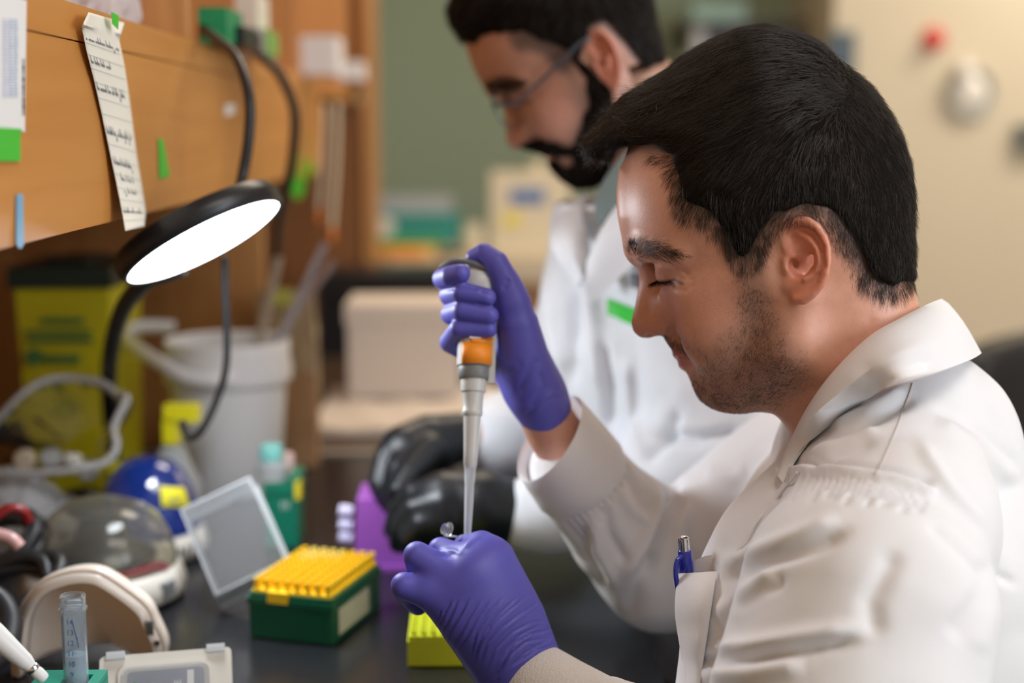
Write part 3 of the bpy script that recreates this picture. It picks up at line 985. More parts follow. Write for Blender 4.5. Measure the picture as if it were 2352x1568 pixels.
# soft drape over everything, then the folds one can see
def drape(V, N, amp, seed, sx=(14, 30, 20)):
    return V + N * ((vnoise(V * np.array(sx), seed) * 0.6 + vnoise(V * np.array(sx) * 2.3, seed + 1) * 0.3)[:, None] * amp)
cv = drape(cv, cn, 0.0030, 11)
COAT_FOLDS = [
    # yoke and shoulder
    ([(1880, 1010), (1960, 985), (2060, 930), (2100, 915)], 16, -0.0060), ([(1900, 985), (1990, 950), (2080, 895)], 14, 0.0050),
    ([(1850, 1050), (1930, 1005), (2020, 980)], 12, 0.0040), ([(1850, 1085), (1920, 1040), (2010, 1010)], 14, -0.0050),
    ([(2110, 1010), (2180, 1120), (2260, 1210)], 16, 0.0035), ([(2150, 960), (2250, 1030), (2340, 1110)], 22, 0.0035), ([(2140, 930), (2260, 1000), (2345, 1080)], 14, -0.0030),
    # sleeve cap gathers
    ([(1790, 1082), (1860, 1072), (1960, 1086), (2060, 1102), (2130, 1130)], 13, 0.0060, 1), ([(1790, 1068), (1860, 1058), (1960, 1072), (2060, 1088), (2130, 1112)], 9, -0.0060, 1),
    # sleeve
    ([(1670, 1330), (1760, 1290), (1860, 1255), (1940, 1220)], 16, -0.0075), ([(1660, 1300), (1750, 1262), (1850, 1222), (1930, 1190)], 20, 0.0050),
    ([(1640, 1420), (1740, 1350), (1780, 1300)], 24, 0.0050), ([(1680, 1400), (1780, 1340), (1800, 1310)], 18, -0.0040),
    ([(1600, 1515), (1720, 1512), (1850, 1490), (1980, 1470)], 14, -0.0085), ([(1600, 1492), (1720, 1486), (1850, 1462), (1970, 1440)], 22, 0.0050),
    ([(1600, 1550), (1720, 1545), (1850, 1525)], 24, 0.0055), ([(2010, 1470), (2000, 1380), (2060, 1260)], 26, -0.0040), ([(2180, 1470), (2260, 1370), (2290, 1270)], 30, -0.0032),
    ([(2240, 1500), (2300, 1400), (2320, 1330)], 32, 0.0020), ([(2130, 1200), (2200, 1260), (2270, 1330)], 14, -0.0030), ([(2270, 1290), (2290, 1320), (2330, 1340)], 10, -0.0030),
    # far sleeve
    ([(1548, 1090), (1546, 1160), (1520, 1240), (1480, 1330)], 15, -0.0120), ([(1500, 1110), (1510, 1180), (1480, 1250), (1430, 1330)], 16, 0.0060),
    ([(1590, 1120), (1560, 1200), (1590, 1290)], 20, 0.0050), ([(1580, 1200), (1600, 1270), (1640, 1330)], 16, -0.0045), ([(1440, 1080), (1470, 1140), (1500, 1170)], 13, -0.0045),
    ([(1420, 1120), (1450, 1170), (1490, 1200)], 12, 0.0040), ([(1390, 1160), (1400, 1230), (1440, 1300)], 13, -0.0045), ([(1360, 1190), (1370, 1260), (1420, 1350)], 13, 0.0040),
    ([(1340, 1210), (1345, 1270), (1390, 1350)], 10, -0.0040), ([(1440, 1420), (1470, 1330), (1510, 1270)], 16, -0.0045), ([(1620, 1080), (1680, 1100), (1720, 1080)], 18, 0.003),
]
for i in range(22):                                     # the gathers running off the sleeve-cap seam
    t = i / 21
    u0 = 1800 + 330 * t; v0 = 1082 + 50 * t * t
    L_ = 30 + 40 * (0.5 + 0.5 * math.sin(i * 2.4)) * (1 - t * 0.5)
    COAT_FOLDS.append(([(u0, v0 + 4), (u0 - 0.5 * L_, v0 + L_)], 4.5, -0.0028, 1))
for i in range(12):                                     # gathers under the far cuff band
    t = i / 11
    u0 = 1300 + 112 * t; v0 = 1202 - 175 * t + 60 * t * (1 - t)
    COAT_FOLDS.append(([(u0, v0), (u0 + 22, v0 + 26), (u0 + 34, v0 + 48)], 5, -0.0030, 1))
cv = strokes(cv, cn, COAT_FOLDS)
coat = link_mesh('lab_coat', cv, cq, COAT, person_front)
coat['label'] = 'white lab coat'
CBVH = BVHTree.FromPolygons([tuple(p) for p in cv], [tuple(int(i) for i in q) for q in cq])

def on_surface(bvh, u, v, off=0.0, fallback=1.0):
    d = ray(u, v).normalized()
    hit, nrm, _, _ = bvh.ray_cast(CAM, d)
    if hit is None:
        return P(u, v, fallback), -d
    if nrm.dot(d) > 0:
        nrm = -nrm
    return hit + nrm * off, nrm

def patch(name, bvh, grid, off, thick, material, parent, fallback=1.0):
    """a sheet of cloth lying on a surface; grid = rows of photo pixels"""
    bm = bmesh.new()
    A, B = [], []
    for row in grid:
        ra, rb = [], []
        for (u, v) in row:
            p, n = on_surface(bvh, u, v, off, fallback)
            ra.append(bm.verts.new(p + n * thick)); rb.append(bm.verts.new(p - n * thick))
        A.append(ra); B.append(rb)
    m, n = len(grid), len(grid[0])
    for i in range(m - 1):
        for j in range(n - 1):
            bm.faces.new((A[i][j], A[i][j + 1], A[i + 1][j + 1], A[i + 1][j]))
            bm.faces.new((B[i][j], B[i + 1][j], B[i + 1][j + 1], B[i][j + 1]))
    for i in range(m - 1):
        bm.faces.new((A[i][0], A[i + 1][0], B[i + 1][0], B[i][0]))
        bm.faces.new((A[i][-1], B[i][-1], B[i + 1][-1], A[i + 1][-1]))
    for j in range(n - 1):
        bm.faces.new((A[0][j], B[0][j], B[0][j + 1], A[0][j + 1]))
        bm.faces.new((A[-1][j], A[-1][j + 1], B[-1][j + 1], B[-1][j]))
    return bm_obj(name, bm, material, parent, smooth=True)

def quad_grid(c00, c10, c11, c01, m, n):
    """pixel grid over a quadrilateral: c00 top left, c10 top right, c11 bottom right, c01 bottom left"""
    g = []
    for i in range(m + 1):
        t = i / m; row = []
        for j in range(n + 1):
            s = j / n
            row.append(tuple((1 - t) * ((1 - s) * c00[k] + s * c10[k]) + t * ((1 - s) * c01[k] + s * c11[k]) for k in (0, 1)))
        g.append(row)
    return g

def sheet(name, rows, material, parent, thick=0.0012, sub=6, subr=3, wave=0.0):
    """cloth through rows of 3-d points, smoothed both ways, given a thickness"""
    R = [spline(r, sub) for r in rows]
    n = len(R[0])
    G = [spline([r[j] for r in R], subr) for j in range(n)]
    G = [[G[j][i] for j in range(n)] for i in range(len(G[0]))]
    m = len(G)
    bm = bmesh.new()
    def nrm(i, j):
        a = G[min(i + 1, m - 1)][j] - G[max(i - 1, 0)][j]
        b = G[i][min(j + 1, n - 1)] - G[i][max(j - 1, 0)]
        c = a.cross(b)
        return c.normalized() if c.length > 1e-12 else Vector((0, 0, 1))
    A = [[bm.verts.new(G[i][j] + nrm(i, j) * thick) for j in range(n)] for i in range(m)]
    B = [[bm.verts.new(G[i][j] - nrm(i, j) * thick) for j in range(n)] for i in range(m)]
    for i in range(m - 1):
        for j in range(n - 1):
            bm.faces.new((A[i][j], A[i][j + 1], A[i + 1][j + 1], A[i + 1][j]))
            bm.faces.new((B[i][j], B[i + 1][j], B[i + 1][j + 1], B[i][j + 1]))
    for i in range(m - 1):
        bm.faces.new((A[i][0], A[i + 1][0], B[i + 1][0], B[i][0])); bm.faces.new((A[i][-1], B[i][-1], B[i + 1][-1], A[i + 1][-1]))
    for j in range(n - 1):
        bm.faces.new((A[0][j], B[0][j], B[0][j + 1], A[0][j + 1])); bm.faces.new((A[-1][j], A[-1][j + 1], B[-1][j + 1], B[-1][j]))
    return bm_obj(name, bm, material, parent, smooth=True)

# collar: one band folded down all round the neck
rows_in = [(1800, 1100, 1.045), (1826, 1020, 1.030), (1862, 950, 1.010), (1925, 880, .995), (2000, 800, .992), (2060, 760, 1.003), (2110, 735, 1.03), (2135, 722, 1.065), (2115, 735, 1.10), (2040, 770, 1.125), (1950, 860, 1.135), (1880, 940, 1.12), (1830, 1010, 1.10)]
ridge = [(1792, 1095, 1.020), (1822, 1008, 1.012), (1862, 930, 0.990), (1922, 850, 0.972), (2000, 775, 0.967), (2068, 735, .980), (2128, 704, 1.015), (2162, 690, 1.065), (2130, 705, 1.115), (2050, 750, 1.145), (1950, 840, 1.155), (1870, 925, 1.14), (1815, 990, 1.115)]
midr = [(1795, 1100, 0.985), (1832, 1020, 0.976), (1885, 940, 0.955), (1955, 880, 0.938), (2030, 825, 0.932), (2105, 785, .945), (2180, 745, 0.99), (2208, 740, 1.065), (2170, 760, 1.14), (2060, 800, 1.185), (1960, 870, 1.19), (1860, 940, 1.17), (1800, 1000, 1.13)]
outr = [(1800, 1110, 0.972), (1845, 1040, 0.958), (1910, 975, 0.935), (1985, 925, 0.918), (2060, 880, 0.915), (2145, 858, .930), (2225, 828, 0.975), (2250, 812, 1.065), (2210, 830, 1.16), (2080, 860, 1.21), (1970, 900, 1.215), (1860, 950, 1.19), (1790, 1010, 1.145)]
def snap(q, off):
    p = P(*q)
    if q[2] > 1.05:
        return p
    h, n = on_surface(CBVH, q[0], q[1], off, q[2])
    return h if abs(h.y - q[2]) < 0.06 else p
crow = [[P(*q) for q in rows_in], [P(*q) for q in ridge], [(P(*q) + snap(q, 0.008)) / 2 for q in midr], [snap(q, 0.0022) for q in outr]]
collar = sheet('collar', crow, COAT, coat, thick=0.0014)
dv = np.array([list(v.co) for v in collar.data.vertices])
dn = np.array([list(v.normal) for v in collar.data.vertices])
dv2 = strokes(dv, dn, [([(1960, 900), (2060, 850), (2150, 830)], 16, -0.0060), ([(1950, 925), (2010, 870), (2080, 820), (2160, 800)], 12, 0.0035), ([(1965, 895), (1985, 870)], 14, 0.0060),
                       ([(1880, 960), (1950, 900), (2010, 840)], 12, -0.0040)])
collar.data.vertices.foreach_set('co', dv2.astype(np.float32).ravel()); collar.data.update()

# front edge of the coat with its overlapping placket
tube('front_seam', [on_surface(CBVH, u, v, 0.0012)[0] for u, v in ((1835, 1085), (1790, 1140), (1740, 1200), (1700, 1260))], 0.0011, COAT, coat, n=6)
def seam(pts, r=0.0006, parent=coat, bvh=CBVH, m=STITCH, off=0.0001, name='seam'):
    dense = spline([Vector((u, v, 0)) for u, v in pts], 10)
    return tube(name, [on_surface(bvh, p.x, p.y, off)[0] for p in dense], r, m, parent, n=6, sm=0)
seam([(2096, 880), (2088, 905), (2062, 975), (2030, 1050), (2010, 1088)], 0.0006)
# near cuff end: knitted band at the wrist
W0, W1 = P(1196, 1545, 1.015), P(1330, 1640, 0.985)
ax = (W1 - W0).normalized()
s1 = ax.cross(Vector((0.1, 1, 0))).normalized(); s2 = ax.cross(s1)
bm = bmesh.new()
ringR = [(0.0, 0.0275), (0.004, 0.0300), (0.012, 0.0310), (0.03, 0.0325), (0.055, 0.0355), (0.075, 0.042)]
M = frame_matrix(W0 + ax * 0.005, s1, s2, ax)
a_lathe(bm, [(0.0245, 0.012), (0.0262, 0.001)] + [(r, z) for z, r in ringR], 48, M, caps=False)
cuffn = bm_obj('knit_cuff', bm, KNIT, coat, smooth=True)
# far cuff band, open at the wrist
C0, C1 = P(1262, 1006, 1.140), P(1352, 1118, 1.158)
ax = (C1 - C0).normalized()
side = ax.cross(Vector((0, 1, 0))).normalized(); s2 = ax.cross(side)
bm = bmesh.new()
M = frame_matrix(C0, side, s2 , ax)
prof = [(0.0330, 0.034), (0.0360, 0.010), (0.0378, 0.001), (0.0388, -0.0005), (0.0398, 0.001), (0.0408, 0.012), (0.0420, 0.030), (0.0430, 0.046), (0.0400, 0.054)]
a_lathe(bm, prof, 56, M, caps=False)
for v in bm.verts:                                     # the opening gapes toward the lower left
    q = v.co - C0
    z = q.dot(ax)
    if z < 0.05:
        k = (1 - max(z, 0) / 0.05)
        sd = q.dot(side)
        v.co += ax * (0.012 * k * (-sd / 0.04)) * (1 if True else 0)
cuff = bm_obj('cuff', bm, COAT, coat, smooth=True)

# chest pocket and its pen
prow = []
for i in range(8):
    t = i / 7
    v = 1318 + 290 * t
    ul = 1558 - 6 * math.sin(math.pi * min(t * 1.6, 1)) + 26 * max(t - 0.3, 0)
    ur = 1646 - 44 * t
    hr = on_surface(CBVH, ur, v, 0.0020, 0.95)[0].y
    prow.append([P(ul + (ur - ul) * s_, v - 5 * s_ * (1 - t), hr + 0.026 * (1 - s_) ** 2 - 0.002) for s_ in (0, 0.25, 0.5, 0.75, 1.0)])
PKY = prow[0][0].y
pocket = sheet('pocket', prow, COAT, coat, thick=0.0008, sub=3, subr=3)
bk_ = [[P(1590, 1290, PKY + 0.004), P(1622, 1276, PKY - 0.004), P(1655, 1272, PKY - 0.012)], [P(1584, 1320, PKY + 0.004), P(1618, 1318, PKY - 0.004), P(1650, 1316, PKY - 0.012)], [P(1580, 1345, PKY + 0.006), P(1615, 1345, PKY), P(1648, 1345, PKY - 0.008)]]
sheet('pocket_back', bk_, COAT, coat, thick=0.0008, sub=4, subr=3)

# ---- gloves
def glove(name, chains, ells, strokes_, parent, lo, hi, h=0.00105, k=0.006, extra=None, wr=0.0):
    G = Field(lo, hi, h)
    for pts, rad, kk in chains:
        G.chain(pts, rad, k=kk)
    for c, r, R, kk in ells:
        G.ell(c, r, k=kk, R=R)
    if extra:
        extra(G)
    V, Q = G.mesh(relax=2)
    N = normals(V, Q)
    V = strokes(V, N, strokes_)
    return link_mesh(name, V, Q, GLOVE, parent)

r = 0.0086
def fing(*q): return [P(*p) for p in q]
right_chains = [
    # palm: heel of the thumb and the flat of the hand behind the barrel
    (fing((1160, 655, 1.116), (1190, 745, 1.113), (1203, 825, 1.118), (1232, 900, 1.126), (1258, 957, 1.134)), [0.0120, 0.0165, 0.0210, 0.0230, 0.0212], 0.006),
    (fing((1150, 700, 1.150), (1185, 800, 1.145), (1232, 905, 1.136)), [0.0130, 0.0180, 0.0190], 0.015),
    (fing((1120, 660, 1.158), (1130, 790, 1.158), (1200, 880, 1.140)), [0.0120, 0.0130, 0.0150], 0.015),
    # thumb over the plunger
    (fing((1178, 690, 1.112), (1158, 640, 1.112), (1140, 604, 1.113), (1112, 580, 1.116), (1088, 590, 1.119)), [0.0135, 0.0105, 0.0098, 0.0078, 0.0062], 0.005),
    # fingers round the barrel, index to little
    (fing((1120, 668, 1.158), (1062, 655, 1.154), (1018, 640, 1.128), (1036, 634, 1.104), (1058, 628, 1.0985)), [0.0095, 0.0090, 0.0086, 0.0083, 0.0076], 0.0018),
    (fing((1124, 704, 1.160), (1062, 690, 1.155), (1033, 678, 1.128), (1060, 671, 1.100), (1118, 683, 1.096)), [0.0095, 0.0090, 0.0085, 0.0082, 0.0074], 0.0018),
    (fing((1126, 744, 1.160), (1066, 732, 1.154), (1036, 722, 1.128), (1062, 713, 1.100), (1124, 724, 1.096)), [0.0092, 0.0088, 0.0084, 0.0082, 0.0074], 0.0018),
    (fing((1132, 800, 1.158), (1075, 806, 1.146), (1034, 786, 1.126), (1055, 754, 1.102), (1122, 756, 1.0975)), [0.0092, 0.0088, 0.0086, 0.0078, 0.0068], 0.0018),
]
lo, hi = bounds([q for c, _, _ in right_chains for q in c], 0.03)
right_folds = [([(1188, 905), (1210, 860), (1240, 820)], 9, -0.0016), ([(1215, 940), (1250, 890), (1240, 850)], 8, -0.0014), ([(1170, 640), (1155, 665)], 7, -0.0012),
               ([(1225, 950), (1275, 900), (1290, 880)], 6, 0.0010), ([(1200, 960), (1240, 930), (1300, 895)], 5, -0.0012), ([(1150, 860), (1180, 850), (1200, 830)], 10, -0.0010),
               ([(1020, 664), (1060, 660), (1100, 664)], 4, -0.0015), ([(1090, 696), (1125, 702)], 4, -0.001), ([(1100, 668), (1130, 678)], 4, -0.001)]
def cutwrist(G):
    a = P(1262, 962, 1.136); d = (P(1262 + 75, 962 + 105, 1.148) - P(1262, 962, 1.136)).normalized()
    def fn(x, y, z):
        return -((x - a.x) * d.x + (y - a.y) * d.y + (z - a.z) * d.z)
    G.put(G.lo, G.lo + G.h * G.n, fn, 0.0015, 'sub')
g_right = glove('glove', right_chains, [], right_folds, person_front, lo, hi, extra=cutwrist)
g_right['label'] = 'violet glove gripping the pipette'

left_chains = [
    (fing((1185, 1530, 1.018), (1130, 1420, 1.012), (1085, 1330, 1.012)), [0.0270, 0.0270, 0.0235], 0.01),
    (fing((1210, 1520, 1.022), (1180, 1420, 1.022), (1125, 1290, 1.024)), [0.0230, 0.0225, 0.0190], 0.02),
    (fing((1150, 1520, 1.015), (1070, 1420, 1.008), (985, 1350, 1.006)), [0.0200, 0.0200, 0.0130], 0.02),
    (fing((1125, 1285, 1.024), (1105, 1248, 1.034), (1066, 1256, 1.070), (1060, 1296, 1.078)), [0.0150, 0.0098, 0.0090, 0.0080], 0.006),
    (fing((1080, 1300, 1.016), (1012, 1262, 1.034), (1010, 1290, 1.066), (1030, 1320, 1.070)), [0.0140, 0.0095, 0.0088, 0.0078], 0.006),
    (fing((1040, 1330, 1.008), (958, 1275, 1.014), (962, 1310, 1.044), (990, 1340, 1.050)), [0.0145, 0.0104, 0.0090, 0.0080], 0.004),
    (fing((1015, 1370, 1.006), (928, 1344, 1.004), (935, 1365, 1.030), (960, 1390, 1.036)), [0.0135, 0.0098, 0.0085, 0.0075], 0.004),
    (fing((1180, 1430, 1.045), (1130, 1340, 1.066), (1085, 1300, 1.092), (1072, 1275, 1.096)), [0.0160, 0.0120, 0.0095, 0.0080], 0.008),
]
Z = lambda pts: [(860 + a / 4.042, 1180 + b / 4.042) for a, b in pts]
wr = [Z(q) for q in ([(880, 780), (800, 930), (720, 1080), (690, 1200)], [(1080, 790), (960, 950), (860, 1150), (790, 1270)], [(1190, 780), (1050, 940), (950, 1100), (890, 1340)],
      [(1420, 760), (1240, 900), (1080, 1050), (960, 1250), (920, 1390)], [(1520, 820), (1350, 930), (1180, 1060), (1050, 1200), (980, 1380)], [(1600, 990), (1450, 1010), (1280, 1100), (1120, 1260), (1040, 1420)],
      [(1540, 1030), (1350, 1130), (1200, 1280), (1100, 1450)], [(1620, 1150), (1400, 1190), (1250, 1320), (1130, 1520)], [(1280, 1230), (1200, 1400), (1120, 1530)], [(620, 900), (590, 1010)],
      [(720, 800), (650, 930), (610, 1060)], [(780, 800), (710, 950), (650, 1100)], [(980, 800), (880, 960), (790, 1140), (750, 1240)], [(1320, 780), (1160, 930), (1010, 1120), (930, 1330)],
      [(1600, 1080), (1450, 1110), (1300, 1200), (1170, 1360)], [(1640, 1060), (1560, 1100), (1480, 1120)], [(1660, 1130), (1560, 1200), (1400, 1290), (1250, 1440)], [(1700, 1210), (1500, 1260), (1300, 1400)])]
left_folds = []
for q in wr:
    left_folds.append((q, 2.6, -0.0011)); left_folds.append(([(a + 5, b + 3) for a, b in q], 3.4, 0.0007))
left_folds += [([(1010, 1262), (1055, 1268), (1085, 1240), (1110, 1226)], 6, 0.0014), ([(1000, 1272), (1030, 1276), (1075, 1256)], 6, -0.0012)]
lo, hi = bounds([q for c, _, _ in left_chains for q in c], 0.035)
def cutwrist2(G):
    a = P(1205, 1560, 1.018); d = (P(1260, 1640, 1.0) - P(1130, 1420, 1.012)).normalized()
    def fn(x, y, z):
        return -((x - a.x) * d.x + (y - a.y) * d.y + (z - a.z) * d.z)
    G.put(G.lo, G.lo + G.h * G.n, fn, 0.0015, 'sub')
g_left = glove('glove', left_chains, [], left_folds, person_front, lo, hi, extra=cutwrist2)
g_left['label'] = 'violet glove holding the small tube'

# ---- body under the clothes, with the bare right wrist: joined to the head as one mesh
F = Field((-0.0, 0.82, 0.80), (0.55, 1.30, 1.27), 0.0035)
F.chain([P(2035, 960, 1.06), P(2060, 1090, 1.07), P(2050, 1350, 1.07), P(2040, 1800, 1.07)], [0.050, 0.074, 0.105, 0.110])
F.cap(P(2020, 1300, 0.93), P(1900, 1150, 1.19), 0.045, 0.042, k=0.03)
F.chain([P(1990, 1378, 0.895), P(1920, 1650, 0.87), P(1890, 1880, 0.855), P(1620, 1805, 0.90), P(1390, 1668, 0.975), P(1230, 1560, 1.01), P(1190, 1525, 1.018)], [0.046, 0.040, 0.036, 0.028, 0.024, 0.019, 0.018], k=0.012)
F.chain([P(1880, 1150, 1.20), P(1530, 1310, 1.195), P(1420, 1180, 1.175)], [0.042, 0.036, 0.034], k=0.02)
bv, bq = F.mesh(relax=1)
F = Field(*bounds([P(1420, 1180, 1.175), P(1215, 890, 1.125)], 0.045), 0.0015)
F.chain([P(1420, 1180, 1.175), P(1330, 1075, 1.155), P(1272, 990, 1.138), P(1232, 915, 1.130)], [0.032, 0.0265, 0.0225, 0.0200], k=0.01)
wv, wq = F.mesh(relax=1)
if not globals().get('NOHEAD'):
    hv_w = HF.world(HEADV)
    allv, allq = merge([(hv_w, HEADQ), (bv, bq), (wv, wq)])
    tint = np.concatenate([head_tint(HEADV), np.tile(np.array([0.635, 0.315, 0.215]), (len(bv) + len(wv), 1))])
    body = link_mesh('body', allv, allq, SKIN, person_front)
    tint_attr(body, tint)
    build_hair_front()
    build_face_hair(body)
# ------------------------------------------------------------------ things in the hands and the pocket
PGREY = mat('pipette_grey', (0.56, 0.56, 0.54), rough=0.38, var=0.02)
PDARK = mat('pipette_dark_grey', (0.19, 0.20, 0.20), rough=0.45)
PORANGE = mat('orange_label', (0.95, 0.30, 0.015), rough=0.5, var=0.03)
PWHITE = mat('white_plastic', (0.82, 0.81, 0.79), rough=0.4, var=0.02)
CLEAR = mat('clear_plastic', (0.92, 0.94, 0.96), rough=0.08, trans=0.92, ior=1.3, var=0.0)
FROST = mat('frosted_plastic', (0.80, 0.84, 0.87), rough=0.30, trans=0.60, ior=1.25, var=0.02)
BLACKT = mat('black_print', (0.02, 0.02, 0.022), rough=0.6)

T0, T1 = P(1099, 598, 1.130), P(1074, 1224, 1.060)
zax = (T1 - T0).normalized()                              # down the pipette
LEN = (T1 - T0).length
xax = (P(1180, 800, 1.11) - P(1092, 800, 1.11)); xax = (xax - zax * xax.dot(zax)).normalized()
yax = zax.cross(xax)
PM = frame_matrix(T0, xax, yax, zax)
def pv(v):                                               # distance down the axis for picture row v
    return LEN * (v - 598) / (1224 - 598)
pip = root('pipette', T1, 'grey pipette with orange label held upright in violet glove', 'pipette')
body_p = lathe('barrel', [(0.010, pv(628)), (0.0165, pv(634)), (0.0185, pv(650)), (0.0180, pv(670)), (0.0150, pv(700)), (0.0138, pv(760)), (0.0138, pv(846))], PGREY, pip, 40, PM)
bm = bmesh.new()
n = 26
for (v0, v1, a0, a1) in ((796, 846, 0.35, 2.3), (786, 800, 0.35, 1.8), (752, 786, 0.30, 0.75)):
    rows = []
    for v_ in (v0, v1):
        rows.append([bm.verts.new(PM @ Vector((0.0142 * math.cos(a), 0.0142 * math.sin(a), pv(v_)))) for a in np.linspace(a0, a1, n)])
    for j in range(n - 1):
        bm.faces.new((rows[0][j], rows[0][j + 1], rows[1][j + 1], rows[1][j]))
lab = bm_obj('orange_band', bm, PORANGE, body_p, smooth=True)
lab.modifiers.new('thick', 'SOLIDIFY').thickness = 0.0004
# volume window with its digits
Mw = PM @ Matrix.Translation((0.0, 0.0143, pv(772))) @ Matrix.Rotation(-math.pi / 2, 4, 'X')
box('volume_window', (-0.0045, -0.006, -0.0002), (0.0045, 0.006, 0.0006), PWHITE, body_p, M=Mw)
text_obj('print', 'P', 0.009, Mw @ Matrix.Translation((0, 0.001, 0.0008)), BLACKT, body_p)
lathe('grey_ring', [(0.0122, pv(846)), (0.0126, pv(850)), (0.0126, pv(872)), (0.0118, pv(876))], PDARK, pip, 40, PM)
box('ejector_arm', (0.0115, -0.005, pv(700)), (0.0165, 0.004, pv(886)), PGREY, pip, bevel=0.0015, M=PM)
lathe('lower_collar', [(0.0100, pv(874)), (0.0102, pv(880)), (0.0098, pv(905)), (0.0086, pv(908)), (0.0080, pv(925)), (0.0078, pv(948)), (0.0082, pv(950)), (0.0080, pv(958)), (0.0068, pv(962))], PGREY, pip, 36, PM)
lathe('shaft', [(0.0068, pv(960)), (0.0056, pv(1040)), (0.0052, pv(1072)), (0.0040, pv(1078))], PGREY, pip, 32, PM)
lathe('disposable_tip', [(0.0030, pv(1060)), (0.0047, pv(1070)), (0.0048, pv(1077)), (0.0045, pv(1080)), (0.0042, pv(1108)), (0.0038, pv(1112)), (0.0036, pv(1150)), (0.0028, pv(1222)), (0.0009, pv(1262)), (0.0007, pv(1262))], FROST, pip, 28, PM)
lathe('plunger', [(0.0035, pv(612)), (0.0035, pv(596)), (0.0072, pv(594)), (0.0078, pv(588)), (0.0066, pv(583))][::-1], PWHITE, pip, 28, PM)
lathe('plunger_neck', [(0.0085, pv(598)), (0.0098, pv(606)), (0.0110, pv(622)), (0.0150, pv(634))], PWHITE, pip, 28, PM)
hook = tube('finger_hook', [PM @ Vector(q) for q in ((0.016, 0.008, pv(655)), (0.012, 0.012, pv(632)), (-0.004, 0.012, pv(612)), (-0.019, 0.006, pv(606)), (-0.029, 0.001, pv(622)))], 0.0052, PDARK, pip, n=14, flat=0.55)

# small tube in the left glove, its cap open
tb = root('microcentrifuge_tube', P(1070, 1290, 1.072), 'small clear tube with open cap held in the lower violet glove', 'tube')
ct = P(1072, 1232, 1.066)
Mt = frame_matrix(ct, Vector((1, 0, 0)), Vector((0, 1, 0)), Vector((0, 0, 1)))
lathe('tube_body', [(0.0006, -0.034), (0.0020, -0.030), (0.0046, -0.014), (0.0050, -0.002), (0.0062, -0.0015), (0.0062, 0.0), (0.0046, 0.0), (0.0042, -0.014), (0.0014, -0.030)], FROST, tb, 24, Mt, caps=False)
cc = P(1028, 1216, 1.062)
axc = Vector((-0.75, -0.45, 0.35)).normalized(); sc = axc.cross(Vector((0, 0, 1))).normalized(); uc = sc.cross(axc)
Mc = frame_matrix(cc, sc, uc, axc)
lathe('tube_cap', [(0.0058, -0.0012), (0.0060, 0.0), (0.0044, 0.0003), (0.0042, 0.0035), (0.0032, 0.0035), (0.0030, 0.0008)], CLEAR, tb, 24, Mc, caps=False)
lathe('tube_cap', [(0.0001, -0.0012), (0.0058, -0.0012), (0.0058, 0.0), (0.0001, 0.0)], CLEAR, tb, 24, Mc, caps=False)
tube('hinge', [cc + uc * -0.0055, cc + Vector((0.006, 0.002, -0.006)), ct + Vector((-0.0058, 0, -0.001))], 0.0008, CLEAR, tb, n=8)

# ball pen clipped in the chest pocket
BLUE = mat('blue_pen_plastic', (0.010, 0.022, 0.33), rough=0.22, spec=0.6, coat=0.4)
CHROME = mat('chrome', (0.78, 0.78, 0.80), rough=0.12, metal=1.0)
A0, A1 = P(1571, 1240, PKY - 0.001), P(1586, 1460, PKY + 0.008)
pz_ = (A0 - A1).normalized()
px_ = Vector((1, 0, 0)); px_ = (px_ - pz_ * px_.dot(pz_)).normalized(); py_ = pz_.cross(px_)
MP = frame_matrix(A0, px_, py_, pz_)
CS = 1.0 if py_.y < 0 else -1.0
pen = root('ballpoint_pen', A1, 'blue ballpoint pen with silver button clipped in white coat pocket', 'pen')
lathe('barrel', [(0.0010, -0.135), (0.0030, -0.122), (0.0050, -0.110), (0.0054, -0.060), (0.0054, -0.022), (0.0050, -0.0085), (0.0042, -0.0075)], BLUE, pen, 28, MP)
lathe('push_button', [(0.0040, -0.0085), (0.0038, -0.002), (0.0032, 0.0022), (0.0020, 0.0030)], CHROME, pen, 24, MP)
for a in range(5):
    t = 2 * math.pi * a / 5
    box('button_rib', (-0.0004, 0.0034, -0.008), (0.0004, 0.0042, 0.0012), CHROME, pen, M=MP @ Matrix.Rotation(t, 4, 'Z'))
tube('clip', [MP @ Vector(q) for q in ((-0.0030, CS * 0.004, -0.011), (-0.0070, CS * 0.0075, -0.013), (-0.0085, CS * 0.0095, -0.024), (-0.0060, CS * 0.0110, -0.045), (-0.0025, CS * 0.0105, -0.056))], 0.0016, BLUE, pen, n=10, flat=1.3)
# ------------------------------------------------------------------ the second man, further along the bench
person_back = root('person', P(1480, 1300, 1.52), 'bearded man behind in glasses, white lab coat and black gloves, looking down', 'person')
H2 = Frame(1338, 130, 1.495, yaw=math.radians(-3.0), roll=math.radians(17.5))

A0_, KS = 0.025, 0.68
def xf2(V):
    """onto the second head; its back is shorter"""
    Q = np.array(V, float)
    m = Q[:, 0] > A0_
    Q[m, 0] = A0_ + (Q[m, 0] - A0_) * KS
    return H2.world(Q)
def to12(u, v, w=0.0):
    """picture row/column on the second head -> the same spot in the first head's picture frame"""
    a, b, w = H2.L(u, v, w)
    if a > A0_:
        a = A0_ + (a - A0_) / KS
    q = HF.world(np.array([[a, b, w]]))
    x, y = proj(q)
    return (float(x[0]), float(y[0]))

